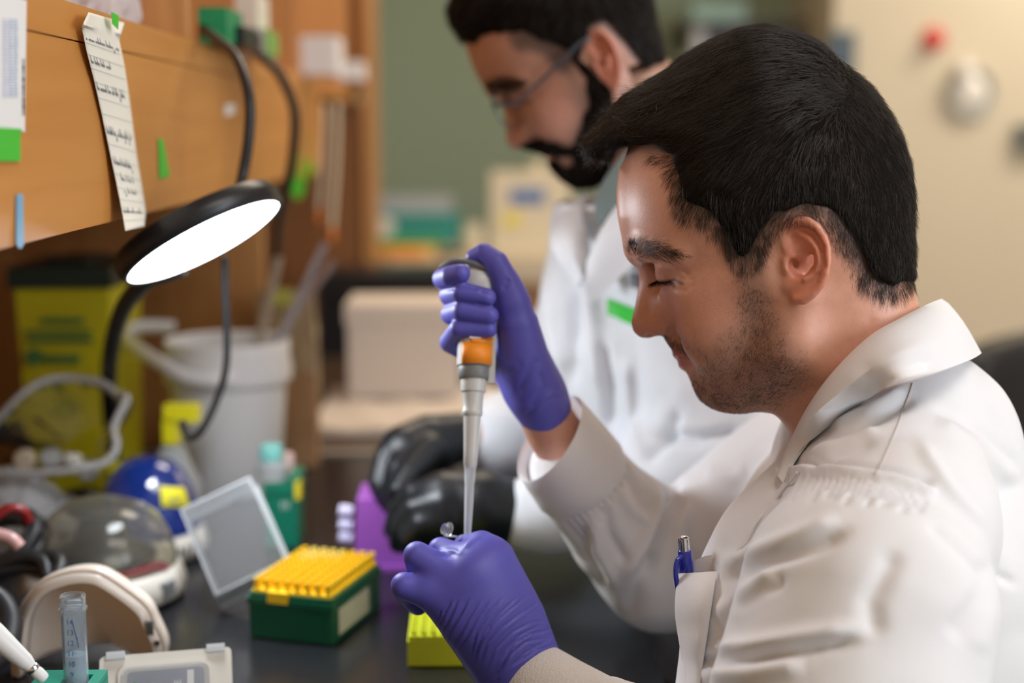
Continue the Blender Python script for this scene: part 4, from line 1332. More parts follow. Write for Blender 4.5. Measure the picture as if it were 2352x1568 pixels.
S_ = -0.068
hair2 = [to12(*q) for q in ((1103, 113), (1060, 102), (1030, 66), (1023, 20), (1050, -40), (1110, -130), (1230, -230), (1370, -240), (1480, -170), (1545, -40), (1555, 90), (1540, 158), (1500, 156, -0.03),
                            (1472, 162, S_), (1438, 112, S_), (1412, 74, S_), (1388, 54, S_), (1356, 68, S_), (1350, 100, S_), (1330, 140, S_), (1290, 112, S_), (1245, 104, -0.055), (1212, 82, -0.04), (1160, 88, -0.02), (1125, 92))]
vol2 = [to12(*q) for q in ((1103, 118), (1060, 104), (1030, 66), (1023, 20), (1046, -40), (1105, -105), (1210, -160), (1330, -168), (1430, -110), (1500, -10), (1518, 90), (1516, 180), (1450, 260), (1300, 260), (1160, 180))]
beard2 = [to12(*q) for q in ((1316, 135, S_), (1350, 150, S_), (1395, 200, S_), (1408, 260, -0.06), (1412, 340, -0.05), (1400, 415, -0.03), (1362, 436), (1319, 438), (1285, 416), (1262, 392), (1254, 374), (1275, 366, -0.015), (1300, 385, -0.02), (1322, 372, -0.03), (1318, 350, -0.03),
                             (1290, 352, -0.025), (1250, 356, -0.01), (1215, 350), (1200, 338), (1215, 325), (1240, 318, -0.01), (1280, 324, -0.025), (1313, 336, -0.03), (1322, 322, -0.04), (1336, 281, -0.05), (1352, 239, -0.06), (1346, 180, S_))]
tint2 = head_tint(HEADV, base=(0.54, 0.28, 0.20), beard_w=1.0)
hu, hv2 = HF.pix(HEADV)
w = soft(poly_sdf(hu, hv2, beard2), 6)[:, None]
tint2 = tint2 * (1 - 0.9 * w) + np.array((0.03, 0.02, 0.016)) * w * 0.9
wbr = soft(poly_sdf(hu, hv2, [(1447, 566), (1470, 556), (1500, 554), (1530, 562), (1568, 584), (1540, 590), (1500, 592), (1470, 594), (1448, 586)]), 4)[:, None]
tint2 = tint2 * (1 - 0.6 * wbr) + np.array((0.03, 0.02, 0.016)) * 0.6 * wbr
# torso under the clothes
Fb = Field((-0.02, 1.25, 0.80), (0.42, 1.72, 1.52), 0.005)
Fb.chain([P(1462, 215, 1.49), P(1530, 400, 1.48), P(1530, 650, 1.48), P(1560, 1100, 1.49)], [0.047, 0.058, 0.085, 0.085])
Fb.chain([P(1600, 620, 1.36), P(1640, 1020, 1.34), P(1400, 1170, 1.335), P(1205, 1180, 1.33)], [0.040, 0.036, 0.030, 0.022], k=0.02)
Fb.chain([P(1400, 640, 1.62), P(1400, 950, 1.60), P(1250, 1000, 1.54), P(1075, 1000, 1.49)], [0.040, 0.034, 0.028, 0.024], k=0.02)
bv2, bq2 = Fb.mesh(relax=1)
cutn = (hv2 > 640) & (hu > 1930) | (hv2 > 720) & (hu > 1870)
hq2 = HEADQ[~cutn[HEADQ].any(1)]
allv, allq = merge([(xf2(HEADV), hq2), (bv2, bq2)])
body2 = link_mesh('body', allv, allq, SKIN, person_back)
tint_attr(body2, np.concatenate([tint2, np.tile(np.array([0.52, 0.28, 0.19]), (len(bv2), 1))]))
sv2, sq2 = hair_shell(HEADF, hair2, vol2, W=0.082, off=0.006, shrink=0.003, outline=False)
h2 = link_mesh('hair', xf2(sv2), sq2, HAIRB, person_back)
rng2 = np.random.default_rng(21)
p_, r_ = comb(sv2, sq2, 9000, rng2, FLOW, 0.022, 0.0045, 0.00020, steps=6, jitter=0.25, clump=0.5)
add_strands('hair_strand', p_, r_, h2, xf2, DK, LT, 0.25, seed=5)
# full beard
bvv, bqq = hair_shell(HEADF, beard2, beard2, R=0.01, W=0.001, cut=0.003, off=0.0075, shrink=-0.0022, outline=False)
b2 = link_mesh('beard', xf2(bvv), bqq, HAIRB, person_back)
p_, r_ = comb(bvv, bqq, 7000, rng2, [(1700, 700, -.2, 1), (1640, 920, -.4, 1), (1560, 795, .5, .9)], 0.008, 0.003, 0.00014, steps=4, jitter=0.4)
add_strands('beard_strand', p_, r_, b2, xf2, DK, LT, 0.3, seed=6)
w = soft(poly_sdf(hu, hv2, [(1447, 566), (1470, 556), (1500, 554), (1530, 562), (1568, 584), (1540, 590), (1500, 592), (1470, 594), (1448, 586)]), 2.5) * (np.abs(HEADV[:, 2]) > 0.006)
p_, r_ = comb(HEADV, HEADQ, 3000, rng2, [(1455, 575, .5, -.9), (1480, 572, 1, -.35), (1520, 575, 1, .1), (1560, 586, 1, .45)], 0.008, 0.002, 0.00028, steps=4, jitter=0.2, weight=w)
add_strands('eyebrow', p_, r_, body2, xf2, DK, LT, 0.1, seed=7)

# glasses
def h2(u, v, w):
    a, b, _ = HF.L(u, v, 0.0)
    return Vector(H2.world(np.array([[a, b, w]]))[0])
GF = mat('grey_glasses_frame', (0.07, 0.08, 0.10), rough=0.3, spec=0.6)
LENS = mat('lens_glass', (0.97, 0.98, 0.98), rough=0.02, trans=1.0, ior=1.05, var=0.0)
gl = root('eyeglasses', h2(1490, 640, 0), 'thin dark framed eyeglasses on the bearded man', 'glasses')
vert = (h2(1500, 680, 0) - h2(1488, 610, 0)).normalized()
for g in (-1, 1):
    c = h2(1486, 648, 0.033 * g)
    hor = H2.n - Vector(H2.er) * 0.30 * g; hor = Vector(hor).normalized()
    ring = [c + hor * math.cos(t) * 0.0245 + vert * math.sin(t) * 0.0205 for t in np.linspace(0, 2 * math.pi, 33)]
    bm = bmesh.new(); a_tube(bm, ring, 0.0011, 8, caps=False); bm_obj('rim', bm, GF, gl, smooth=True)
    bm = bmesh.new()
    nl = hor.cross(vert).normalized() * 0.0007
    ra = [bm.verts.new(p + nl) for p in ring[:-1]]; rb = [bm.verts.new(p - nl) for p in ring[:-1]]
    bm.faces.new(ra); bm.faces.new(rb[::-1])
    for i in range(32):
        bm.faces.new((ra[i], ra[(i + 1) % 32], rb[(i + 1) % 32], rb[i]))
    bm_obj('lens', bm, LENS, gl)
    e0 = c + hor * 0.0245 * g - vert * 0.010
    tube('temple', [e0, h2(1545, 628, 0.066 * g), h2(1700, 560, 0.079 * g), h2(1790, 520, 0.079 * g), h2(1835, 530, 0.070 * g)], 0.0020, GF, gl, n=8)
tube('bridge', [h2(1478, 636, -0.0085), h2(1470, 630, 0), h2(1478, 636, 0.0085)], 0.0012, GF, gl, n=8)

# coat of the second man
F = Field((-0.06, 1.24, 0.80), (0.44, 1.72, 1.30), 0.004)
F.chain([P(1500, 560, 1.46), P(1490, 760, 1.46), P(1530, 980, 1.47), P(1670, 1230, 1.48), P(1700, 1500, 1.48)], [0.108, 0.118, 0.116, 0.112, 0.118])
F.cap(P(1560, 560, 1.36), P(1430, 560, 1.58), 0.062, 0.060, k=0.03)
F.chain([P(1610, 640, 1.355), P(1660, 1010, 1.335)], [0.070, 0.064], k=0.02)
F.chain([P(1660, 1010, 1.335), P(1480, 1140, 1.335), P(1262, 1175, 1.335)], [0.066, 0.052, 0.0385], k=0.02)
F.chain([P(1262, 1175, 1.335), P(1212, 1180, 1.333)], [0.0375, 0.0345], k=0.008)
F.chain([P(1400, 640, 1.62), P(1400, 930, 1.60), P(1260, 985, 1.55), P(1140, 1000, 1.51)], [0.064, 0.055, 0.050, 0.044], k=0.02)
v2, q2 = F.mesh(relax=2)
n2 = normals(v2, q2)
v2 = drape(v2, n2, 0.006, 31)
v2 = strokes(v2, n2, [([(1290, 500), (1300, 640), (1330, 800)], 16, -0.010), ([(1340, 560), (1360, 720), (1380, 900)], 18, 0.008), ([(1250, 640), (1270, 760), (1300, 900)], 14, 0.007),
                      ([(1380, 780), (1400, 900), (1400, 1000)], 14, -0.010), ([(1320, 620), (1310, 740), (1320, 880)], 12, -0.008), ([(1440, 820), (1450, 960), (1470, 1040)], 14, 0.007),
                      ([(1500, 1000), (1600, 1010), (1700, 990)], 14, -0.012), ([(1480, 1060), (1520, 1020), (1560, 940)], 14, -0.010)])
COAT2 = mat('white_coat_cloth_cool', (0.74, 0.76, 0.80), rough=0.85, spec=0.2, var=0.02, nscale=25)
coat2 = link_mesh('lab_coat', v2, q2, COAT2, person_back)
C2BVH = BVHTree.FromPolygons([tuple(p) for p in v2], [tuple(int(i) for i in q) for q in q2])
SHIRT = mat('grey_shirt', (0.17, 0.22, 0.22), rough=0.9)
rows = [[(1385, 478, 1.33), (1400, 430, 1.345), (1440, 385, 1.37), (1500, 330, 1.41), (1560, 310, 1.47)],
        [(1368, 500, 1.325), (1378, 440, 1.335), (1420, 375, 1.355), (1490, 310, 1.39), (1570, 280, 1.47)],
        [(1380, 520, 1.310), (1420, 460, 1.315), (1480, 410, 1.33), (1540, 380, 1.36), (1600, 350, 1.47)]]
sheet('shirt_collar', [[P(*q) for q in r] for r in rows], SHIRT, person_back, thick=0.002)
rows = [[(1352, 600, 1.315), (1400, 500, 1.312), (1470, 430, 1.325), (1560, 385, 1.36), (1620, 350, 1.46)],
        [(1350, 640, 1.305), (1410, 540, 1.298), (1490, 460, 1.305), (1580, 420, 1.34), (1650, 370, 1.46)],
        [(1352, 700, 1.310), (1440, 620, 1.300), (1540, 520, 1.305), (1620, 470, 1.34), (1690, 430, 1.46)]]
sheet('lapel', [[P(*q) for q in r] for r in rows], COAT2, coat2, thick=0.002)
rows = [[(1360, 620, 1.325), (1345, 530, 1.345), (1335, 478, 1.40), (1350, 450, 1.46)],
        [(1340, 640, 1.315), (1305, 550, 1.335), (1296, 500, 1.40), (1315, 462, 1.46)],
        [(1330, 660, 1.330), (1270, 570, 1.345), (1270, 520, 1.41), (1290, 480, 1.46)]]
sheet('lapel', [[P(*q) for q in r] for r in rows], COAT2, coat2, thick=0.002)
GREEN = mat('green_tape', (0.035, 0.50, 0.045), rough=0.55, var=0.04)
tp = patch('green_tape', C2BVH, quad_grid((1400, 684), (1468, 708), (1462, 745), (1398, 722), 4, 8), 0.0035, 0.0006, GREEN, coat2, 1.33)
patch('badge_print', C2BVH, quad_grid((1452, 625), (1478, 630), (1478, 662), (1452, 656), 3, 3), 0.003, 0.0004, mat('grey_print', (0.25, 0.26, 0.30), 0.8), coat2, 1.33)

BGLOVE = mat('black_nitrile', (0.006, 0.008, 0.011), rough=0.40, spec=0.45, var=0.1)
def fingB(*q): return [P(*p) for p in q]
chR = [(fingB((1052, 1005, 1.488), (990, 1022, 1.47), (930, 1035, 1.455)), [0.027, 0.033, 0.028], 0.01),
       (fingB((930, 1020, 1.45), (885, 1050, 1.44), (870, 1110, 1.425), (890, 1160, 1.415)), [0.016, 0.012, 0.011, 0.010], 0.006),
       (fingB((950, 1040, 1.44), (915, 1075, 1.42), (900, 1135, 1.405), (912, 1185, 1.395)), [0.016, 0.012, 0.011, 0.010], 0.006),
       (fingB((970, 1060, 1.46), (935, 1105, 1.45), (920, 1165, 1.44), (930, 1210, 1.43)), [0.015, 0.012, 0.011, 0.010], 0.006),
       (fingB((985, 1065, 1.47), (960, 1120, 1.46), (945, 1170, 1.45)), [0.014, 0.011, 0.009], 0.006),
       (fingB((990, 1030, 1.435), (940, 1085, 1.405), (915, 1125, 1.39)), [0.015, 0.012, 0.010], 0.006)]
chL = [(fingB((1190, 1180, 1.333), (1110, 1165, 1.33), (1030, 1160, 1.335)), [0.030, 0.037, 0.034], 0.01),
       (fingB((1020, 1130, 1.33), (955, 1135, 1.34), (920, 1170, 1.35), (905, 1215, 1.355)), [0.018, 0.013, 0.012, 0.011], 0.006),
       (fingB((1020, 1160, 1.315), (955, 1170, 1.32), (925, 1210, 1.33), (918, 1245, 1.335)), [0.018, 0.013, 0.012, 0.011], 0.006),
       (fingB((1030, 1190, 1.31), (970, 1205, 1.31), (945, 1235, 1.315), (950, 1262, 1.32)), [0.017, 0.013, 0.012, 0.010], 0.006),
       (fingB((1050, 1210, 1.32), (1000, 1235, 1.32), (985, 1262, 1.32)), [0.015, 0.012, 0.010], 0.006),
       (fingB((1060, 1140, 1.36), (990, 1125, 1.38), (945, 1150, 1.385)), [0.017, 0.013, 0.011], 0.006)]
for ch, lb in ((chR, 'black glove of the far hand'), (chL, 'black glove of the near hand')):
    lo, hi = bounds([q for c, _, _ in ch for q in c], 0.045)
    G = Field(lo, hi, 0.0018)
    for pts, rad, kk in ch:
        G.chain(pts, rad, k=kk)
    v_, q_ = G.mesh(relax=2)
    o = link_mesh('glove', v_, q_, BGLOVE, person_back)
    o['label'] = lb

TROUS = mat('dark_trousers', (0.022, 0.024, 0.032), rough=0.9)
SHOE = mat('black_shoe', (0.015, 0.015, 0.015), rough=0.5)
def legs(person, pts_list, shoes, h=0.009):
    allp = [q for c, _ in pts_list for q in c]
    lo, hi = bounds(allp, 0.14)
    F = Field(lo, hi, h)
    for c, r_ in pts_list:
        F.chain([Vector(q) for q in c], r_, k=0.03)
    v_, q_ = F.mesh(relax=1)
    link_mesh('trousers', v_, q_, TROUS, person)
    for (x, y, z, dx) in shoes:
        G = Field((x - 0.22, y - 0.08, z - 0.01), (x + 0.12, y + 0.08, z + 0.14), 0.006)
        G.cap((x, y, z + 0.05), (x - 0.15 * dx, y, z + 0.035), 0.045, 0.036, k=0.01)
        a, b = G.mesh(relax=1)
        a[:, 2] = np.maximum(a[:, 2], z)
        link_mesh('shoe', a, b, SHOE, person)
legs(person_back, [([(0.285, 1.44, 0.90), (0.285, 1.42, 0.50), (0.30, 1.41, 0.10)], [0.095, 0.062, 0.050]), ([(0.285, 1.56, 0.90), (0.285, 1.60, 0.50), (0.30, 1.61, 0.10)], [0.095, 0.062, 0.050])],
     [(0.30, 1.41, 0.0, 1), (0.30, 1.61, 0.0, 1)])
legs(person_front, [([(0.36, 1.07, 0.82), (0.12, 0.99, 0.79), (0.10, 0.98, 0.42), (0.16, 0.98, 0.34)], [0.125, 0.072, 0.055, 0.05]), ([(0.36, 1.12, 0.82), (0.12, 1.17, 0.79), (0.10, 1.17, 0.42), (0.16, 1.17, 0.34)], [0.125, 0.072, 0.055, 0.05])],
     [(0.16, 0.98, 0.28, 1), (0.16, 1.17, 0.28, 1)])
st = root('lab_stool', (0.38, 1.09, 0.0), 'black padded lab stool under the man in front', 'stool')
lathe('seat', [(0.001, 0.62), (0.15, 0.62), (0.175, 0.635), (0.18, 0.66), (0.165, 0.685), (0.001, 0.69)], SHOE, st, 36, Matrix.Translation((0.38, 1.09, 0)), caps=False)
lathe('post', [(0.025, 0.10), (0.025, 0.62)], CHROME, st, 20, Matrix.Translation((0.38, 1.09, 0)))
bm = bmesh.new(); a_tube(bm, [Vector((0.38 + 0.22 * math.cos(t), 1.09 + 0.22 * math.sin(t), 0.26)) for t in np.linspace(0, 2 * math.pi, 41)], 0.012, 10, caps=False)
bm_obj('foot_ring', bm, CHROME, st, smooth=True)
for k in range(5):
    t = 2 * math.pi * k / 5 + 0.3
    c, s_ = math.cos(t), math.sin(t)
    tube('leg', [(0.38 + 0.02 * c, 1.09 + 0.02 * s_, 0.13), (0.38 + 0.15 * c, 1.09 + 0.15 * s_, 0.09), (0.38 + 0.30 * c, 1.09 + 0.30 * s_, 0.02)], 0.018, CHROME, st, n=10)
    if k % 2 == 0:
        tube('spoke', [(0.38 + 0.02 * c, 1.09 + 0.02 * s_, 0.26), (0.38 + 0.22 * c, 1.09 + 0.22 * s_, 0.26)], 0.007, CHROME, st, n=8, sm=2)
# ------------------------------------------------------------------ the room
XF = -0.286           # the face of the shelf board
ZB = 0.925            # bench top
def struct(name, lo, hi, m, bevel=0.0):
    o = box(name, lo, hi, m, bevel=bevel)
    o['kind'] = 'structure'
    return o
WG = mat('sage_green_paint', (0.30, 0.36, 0.25), rough=0.8, var=0.03, nscale=3)
WC = mat('cream_paint', (0.61, 0.53, 0.40), rough=0.75, var=0.03, nscale=3)
struct('floor', (-0.9, -1.6, -0.05), (3.3, 4.9, 0.0), mat('grey_vinyl_floor', (0.30, 0.28, 0.25), rough=0.5, var=0.15, nscale=15))
struct('ceiling', (-0.9, -1.6, 2.75), (3.3, 4.9, 2.80), mat('ceiling_white', (0.75, 0.73, 0.68), rough=0.9))
struct('wall_left', (-0.9, -1.6, 0), (-0.66, 4.9, 2.75), WC)
struct('wall_right', (3.2, -1.6, 0), (3.3, 4.9, 2.75), WC)
struct('wall_back', (-0.66, 4.8, 0), (1.06, 4.9, 2.75), WG)
struct('wall_front', (-0.9, -1.7, 0), (3.3, -1.6, 2.75), WC)
struct('wall_alcove', (1.035, 4.2, 0), (3.2, 4.9, 2.75), WC)

# ---- shelf unit over the bench
W1 = wood('maple_veneer', (0.52, 0.215, 0.045), (0.60, 0.265, 0.062), axis=1)
W1Z = wood('maple_veneer_upright', (0.46, 0.215, 0.070), (0.60, 0.30, 0.11), axis=2)
W2 = wood('brown_veneer', (0.20, 0.075, 0.022), (0.30, 0.13, 0.045), axis=2)
shelf = root('shelf_unit', (-0.45, 2.0, ZB), 'long maple wood shelf unit with cubbyholes over the bench', 'shelf')
box('front_board', (XF - 0.018, 0.30, 1.300), (XF, 2.62, 1.4325), W1, shelf, bevel=0.001)
box('shelf_board', (-0.64, 0.30, 1.4335), (XF + 0.0004, 1.432, 1.459), W1, shelf, bevel=0.0012)
box('shelf_board', (-0.64, 1.4335, 1.4335), (XF + 0.0004, 3.4, 1.459), W1, shelf, bevel=0.0012)
box('back_panel', (-0.655, 0.30, ZB + 0.001), (-0.640, 3.4, 2.3), W1Z, shelf)
for y, x1 in ((1.432, XF), (2.275, XF), (2.95, XF + 0.02), (3.38, XF + 0.035)):
    box('divider', (-0.64, y, 1.459), (x1, y + 0.019, 2.15), W1Z, shelf)
box('top_board', (-0.64, 0.30, 2.15), (XF, 3.4, 2.17), W1, shelf)
box('under_panel', (-0.64, 1.99, ZB + 0.001), (-0.302, 2.01, 1.3), W1Z, shelf)
box('under_panel', (-0.64, 3.30, ZB + 0.001), (-0.255, 3.32, 1.4335), W2, shelf)
box('end_post', (-0.262, 3.28, ZB + 0.001), (-0.235, 3.40, 2.15), W1Z, shelf)
box('hanging_rail', (-0.640, 2.62, 1.36), (XF + 0.01, 2.64, 1.4335), W2, shelf)

# ---- bench
BT = mat('black_epoxy_resin', (0.013, 0.014, 0.017), rough=0.24, spec=0.5, var=0.2, nscale=200)
bench = root('lab_bench', (-0.28, 1.0, 0), 'black resin lab bench top with dark cupboards below', 'bench')
box('worktop', (-0.64, 0.10, ZB - 0.03), (0.150, 1.935, ZB), BT, bench, bevel=0.002)
box('metal_lip', (-0.64, 1.935, ZB - 0.035), (0.150, 1.950, ZB + 0.004), mat('pale_strip', (0.42, 0.36, 0.30), rough=0.4), bench)
box('worktop', (-0.64, 1.951, ZB - 0.03), (0.150, 3.40, ZB), mat('dark_brown_laminate', (0.075, 0.045, 0.028), rough=0.35), bench)
box('cupboard', (-0.64, 0.10, 0.08), (0.04, 3.40, ZB - 0.036), mat('black_cupboard', (0.025, 0.022, 0.020), rough=0.5), bench)
box('plinth', (-0.64, 0.10, 0.0), (0.0, 3.40, 0.08), mat('black_plinth', (0.02, 0.02, 0.02)), bench)

# ---- papers and tape on the shelf front
def FX(u, v, off=0.0):
    p = PX(u, v, XF); return Vector((XF + off, p.y, p.z))
PAPER = mat('cream_paper', (0.80, 0.76, 0.66), rough=0.85, var=0.02)
PAPERW = mat('white_paper', (0.78, 0.77, 0.76), rough=0.85, var=0.02)
GREENT = mat('bright_green_tape', (0.06, 0.52, 0.035), rough=0.5, var=0.03)
BLUET = mat('pale_blue_tape', (0.20, 0.42, 0.62), rough=0.5)
INK = mat('pencil_ink', (0.20, 0.20, 0.22), rough=0.8)
LINEM = mat('ruled_line', (0.22, 0.42, 0.38), rough=0.8)
def flat_on_fascia(name, uv, m, off, th, parent=None):
    bm = bmesh.new()
    a = [bm.verts.new(FX(u, v, off)) for u, v in uv]; b = [bm.verts.new(FX(u, v, off + th)) for u, v in uv]
    n_ = len(uv)
    bm.faces.new(a); bm.faces.new(b[::-1])
    for i in range(n_):
        bm.faces.new((a[i], b[i], b[(i + 1) % n_], a[(i + 1) % n_]))
    return bm_obj(name, bm, m, parent)
# long handwritten note
note = root('handwritten_note', FX(260, 300), 'long narrow cream ruled note with handwriting taped to shelf front', 'note')
Lr = [(204, 28), (188, 62), (200, 120), (218, 190), (236, 270), (252, 345), (268, 420), (280, 480), (288, 530)]
Rr = [(286, 52), (274, 92), (286, 150), (296, 215), (306, 290), (316, 365), (328, 435), (336, 485), (332, 520)]
offs = [0.0045, 0.0060, 0.0050, 0.0035, 0.0030, 0.0040, 0.0065, 0.0100, 0.0150]
def note_pt(s, t, extra=0.0):
    k = t * (len(Lr) - 1); i = min(int(k), len(Lr) - 2); f = k - i
    l = [Lr[i][j] * (1 - f) + Lr[i + 1][j] * f for j in (0, 1)]; r_ = [Rr[i][j] * (1 - f) + Rr[i + 1][j] * f for j in (0, 1)]
    o = offs[i] * (1 - f) + offs[i + 1] * f
    o += 0.003 * math.sin(s * 3.0) * t + (0.006 * (1 - s) ** 3 if t < 0.12 else 0) + 0.004 * max(s - 0.8, 0) / 0.2 * (t < 0.1)
    u, v = l[0] * (1 - s) + r_[0] * s, l[1] * (1 - s) + r_[1] * s
    p = PX(u, v, XF + o + extra)
    return p
bm = bmesh.new()
G = [[bm.verts.new(note_pt(j / 12, i / 48)) for j in range(13)] for i in range(49)]
for i in range(48):
    for j in range(12):
        bm.faces.new((G[i][j], G[i + 1][j], G[i + 1][j + 1], G[i][j + 1]))
sh = bm_obj('paper', bm, PAPER, note, smooth=True)
sh.modifiers.new('thick', 'SOLIDIFY').thickness = 0.0003
bm = bmesh.new()
for k in range(14):
    t = 0.20 + 0.057 * k
    a_tube(bm, [note_pt(s, t, 0.0005) for s in np.linspace(0.02, 0.98, 9)], 0.00012, 5)
bm_obj('ruled_lines', bm, LINEM, note)
def handwriting(name, lines, parent, m, place, seed=3, r=0.00013):
    """pencil writing laid along the sheet"""
    rg = random.Random(seed)
    bm = bmesh.new()
    for (s0, s1, t, txt) in lines:
        n = len(txt); w = (s1 - s0) / n
        for c, ch in enumerate(txt):
            if ch == ' ':
                continue
            tall = ch in 'bdfhklt1234567'; low = ch in 'gjpqy,'
            hgt = 0.034 if tall else 0.013
            pts = []
            base = s0 + c * w
            q = [(0.0, 0.0), (0.25, 0.9), (0.45, 0.2), (0.6, 0.75), (0.75, 0.05), (1.0, 0.15)]
            if ch in 'oaecd':
                q = [(0.0, 0.1), (0.3, 1.0), (0.1, 0.5), (0.4, 0.0), (0.7, 0.6), (0.4, 0.95), (0.75, 0.1), (1.0, 0.1)]
            if tall:
                q = [(0.1, 0.1), (0.4, 1.0), (0.35, 0.0), (0.6, 0.45), (0.8, 0.05), (1, 0.1)]
            for a, b in q:
                pts.append(place(base + w * a * 1.05, t - (b * hgt if not low else (b - 0.9) * 0.022) + rg.uniform(-0.001, 0.001)))
            a_tube(bm, spline(pts, 3), r, 4)
    o = bm_obj(name, bm, m, parent)
    o['kind'] = 'stuff'
    return o
handwriting('handwriting', [(0.06, 0.94, 0.185, '* Serum Dilution feeding Pro'), (0.06, 0.60, 0.292, '1. take 1/2 vial'), (0.05, 0.86, 0.400, '2. amount dia of the plate'),
                            (0.06, 0.86, 0.560, '3. hold long in the angled pot'), (0.08, 0.74, 0.675, '4. leave to final feeding'), (0.22, 0.70, 0.735, 'for 4 to 5'),
                            (0.24, 0.72, 0.790, 'up 5% dark'), (0.08, 0.84, 0.895, '5. hold on the incubator')], note, INK, lambda s, t: note_pt(min(max(s, 0), 1), min(max(t, 0), 1), 0.0005))
tg = flat_on_fascia('tape', [(218, 27), (236, 36), (234, 68), (220, 54)], GREENT, 0.012, 0.0004, note)
# printed sheet at the left edge
cal = root('printed_sheet', FX(20, 150), 'white printed chart with barcode on shelf front at far left', 'poster')
flat_on_fascia('paper', [(-60, -40), (56, 2), (52, 303), (-60, 285)], PAPERW, 0.001, 0.0004, cal)
bm = bmesh.new()
rg = random.Random(4)
for k in range(46):
    v = 136 + k * 2.85
    p0_, p1_ = FX(46, v, 0.0016), FX(50.5, v + 0.3, 0.0016)
    h_ = 0.00012 + 0.0003 * rg.random()
    a_box(bm, (XF + 0.0014, p0_.y, p0_.z - h_), (XF + 0.0017, p1_.y, p0_.z + h_))
bm_obj('barcode', bm, BLACKT, cal)
for c, (u0, col) in enumerate(((3, (0.35, 0.38, 0.60)), (16, (0.25, 0.36, 0.58)), (28, (0.30, 0.40, 0.60)))):
    bm = bmesh.new()
    for k in range(26):
        v = 45 + k * 7.0
        p0_, p1_ = FX(u0 - 2, v, 0.0016), FX(u0 + 7 - 3 * rg.random(), v, 0.0016)
        a_box(bm, (XF + 0.0014, p0_.y, p0_.z - 0.0006), (XF + 0.0017, p1_.y, p0_.z + 0.0003))
    bm_obj('printed_lines', bm, mat('chart_print_%d' % c, col, rough=0.8), cal)
tg = flat_on_fascia('green_tape', [(-40, 290), (44, 296), (40, 308), (40, 370), (-40, 370)], GREENT, 0.0016, 0.0003)
tag(tg, 'wide bright green tape below the printed chart at far left', 'tape')
tg = flat_on_fascia('green_tape', [(361, 318), (372, 320), (387, 404), (364, 411)], GREENT, 0.0008, 0.0004)
tag(tg, 'narrow green tape sliver on shelf front right of handwritten note', 'tape')
tg = flat_on_fascia('blue_tape', [(34, 450), (38, 445), (48, 447), (50, 560), (45, 570), (38, 570), (33, 560)], BLUET, 0.0008, 0.0006)
tag(tg, 'pale blue strip stuck on lower edge of shelf front', 'tape')
tg = flat_on_fascia('white_sticker', [(516, 240), (538, 238), (536, 262), (514, 266)], PAPERW, 0.0008, 0.0004)
tag(tg, 'small white sticker on shelf front left of black cable', 'sticker')

# ---- far background
def bg_box(name, u0, v0, u1, v1, Y, depth, m, label, cat, group=None, bevel=0.006):
    a, b = P(u0, v1, Y), P(u1, v0, Y)
    o = box(name, (a.x, Y, a.z), (b.x, Y + depth, b.z), m, bevel=bevel)
    if label:
        tag(o, label, cat, group)
    return o
# rear counter
cz = P(900, 622, 3.2).z
rc = root('rear_counter', (0.3, 3.5, 0), 'cream topped counter against the green back wall', 'counter')
box('counter_top', (-0.22, 3.45, cz - 0.055), (0.95, 4.1, cz), mat('counter_cream', (0.60, 0.50, 0.36), rough=0.5), rc, bevel=0.004)
box('cabinet', (-0.20, 3.50, 0.0), (0.93, 4.08, cz - 0.056), W1Z, rc)
a = P(820, 620, 3.46)
tray = root('orange_carton', P(905, 620, 3.55), 'low orange and cream carton under the teal box', 'box')
az, bz = cz + 0.001, P(900, 566, 3.5).z
bx0, bx1 = P(824, 600, 3.5).x, P(1000, 600, 3.5).x
box('carton', (bx0, 3.5, az), (bx1, 3.78, bz), mat('pale_orange_card', (0.80, 0.50, 0.18), rough=0.7), tray, bevel=0.003)
box('orange_print', (bx0 + 0.002, 3.496, az + 0.004), (bx1 - 0.03, 3.4995, az + 0.030), mat('orange_print', (0.85, 0.30, 0.02), rough=0.6), tray)
tl = root('teal_box', P(945, 555, 3.6), 'teal green glove box with pale oval on rear counter', 'box')
tx0, tx1 = P(843, 520, 3.55).x, P(1055, 520, 3.55).x
tz0, tz1 = bz + 0.001, P(900, 490, 3.55).z
box('carton', (tx0, 3.55, tz0), (tx1, 3.72, tz1), mat('teal_card', (0.03, 0.26, 0.22), rough=0.6), tl, bevel=0.003)
lathe('oval_print', [(0.001, 0), (0.024, 0), (0.024, 0.001), (0.001, 0.001)], PAPER, tl, 24, Matrix.Translation(P(884, 520, 3.546)) @ Matrix.Rotation(math.pi / 2, 4, 'X'))
box('green_print', (P(850, 540, 3.546).x, 3.545, tz0 + 0.004), (P(1020, 540, 3.546).x, 3.549, tz0 + 0.016), mat('green_print', (0.05, 0.42, 0.10)), tl)
o = bg_box('grey_box', 868, 452, 1038, 489, 3.58, 0.12, mat('grey_card', (0.42, 0.42, 0.42)), 'flat grey box lying on the teal box', 'box')
jug = root('white_jug', P(1215, 620, 3.6), 'cream plastic jug with blue and yellow label on rear counter', 'jug')
jx0, jx1 = P(1128, 600, 3.6).x, P(1310, 600, 3.6).x
jz0, jz1 = cz + 0.001, P(1200, 395, 3.6).z
CREAMP = mat('cream_plastic', (0.74, 0.64, 0.46), rough=0.45)
box('jug_body', (jx0, 3.6, jz0), (jx1, 3.78, jz1), CREAMP, jug, bevel=0.02, seg=4)
lathe('cap', [(0.02, 0), (0.02, 0.025), (0.018, 0.027)], CREAMP, jug, 24, Matrix.Translation(((jx0 + jx1) / 2 + 0.02, 3.69, jz1 - 0.002)))
box('blue_label', (P(1172, 450, 3.6).x, 3.596, P(1200, 468, 3.6).z), (P(1252, 450, 3.6).x, 3.6, P(1200, 434, 3.6).z), mat('blue_label', (0.10, 0.19, 0.42)), jug)
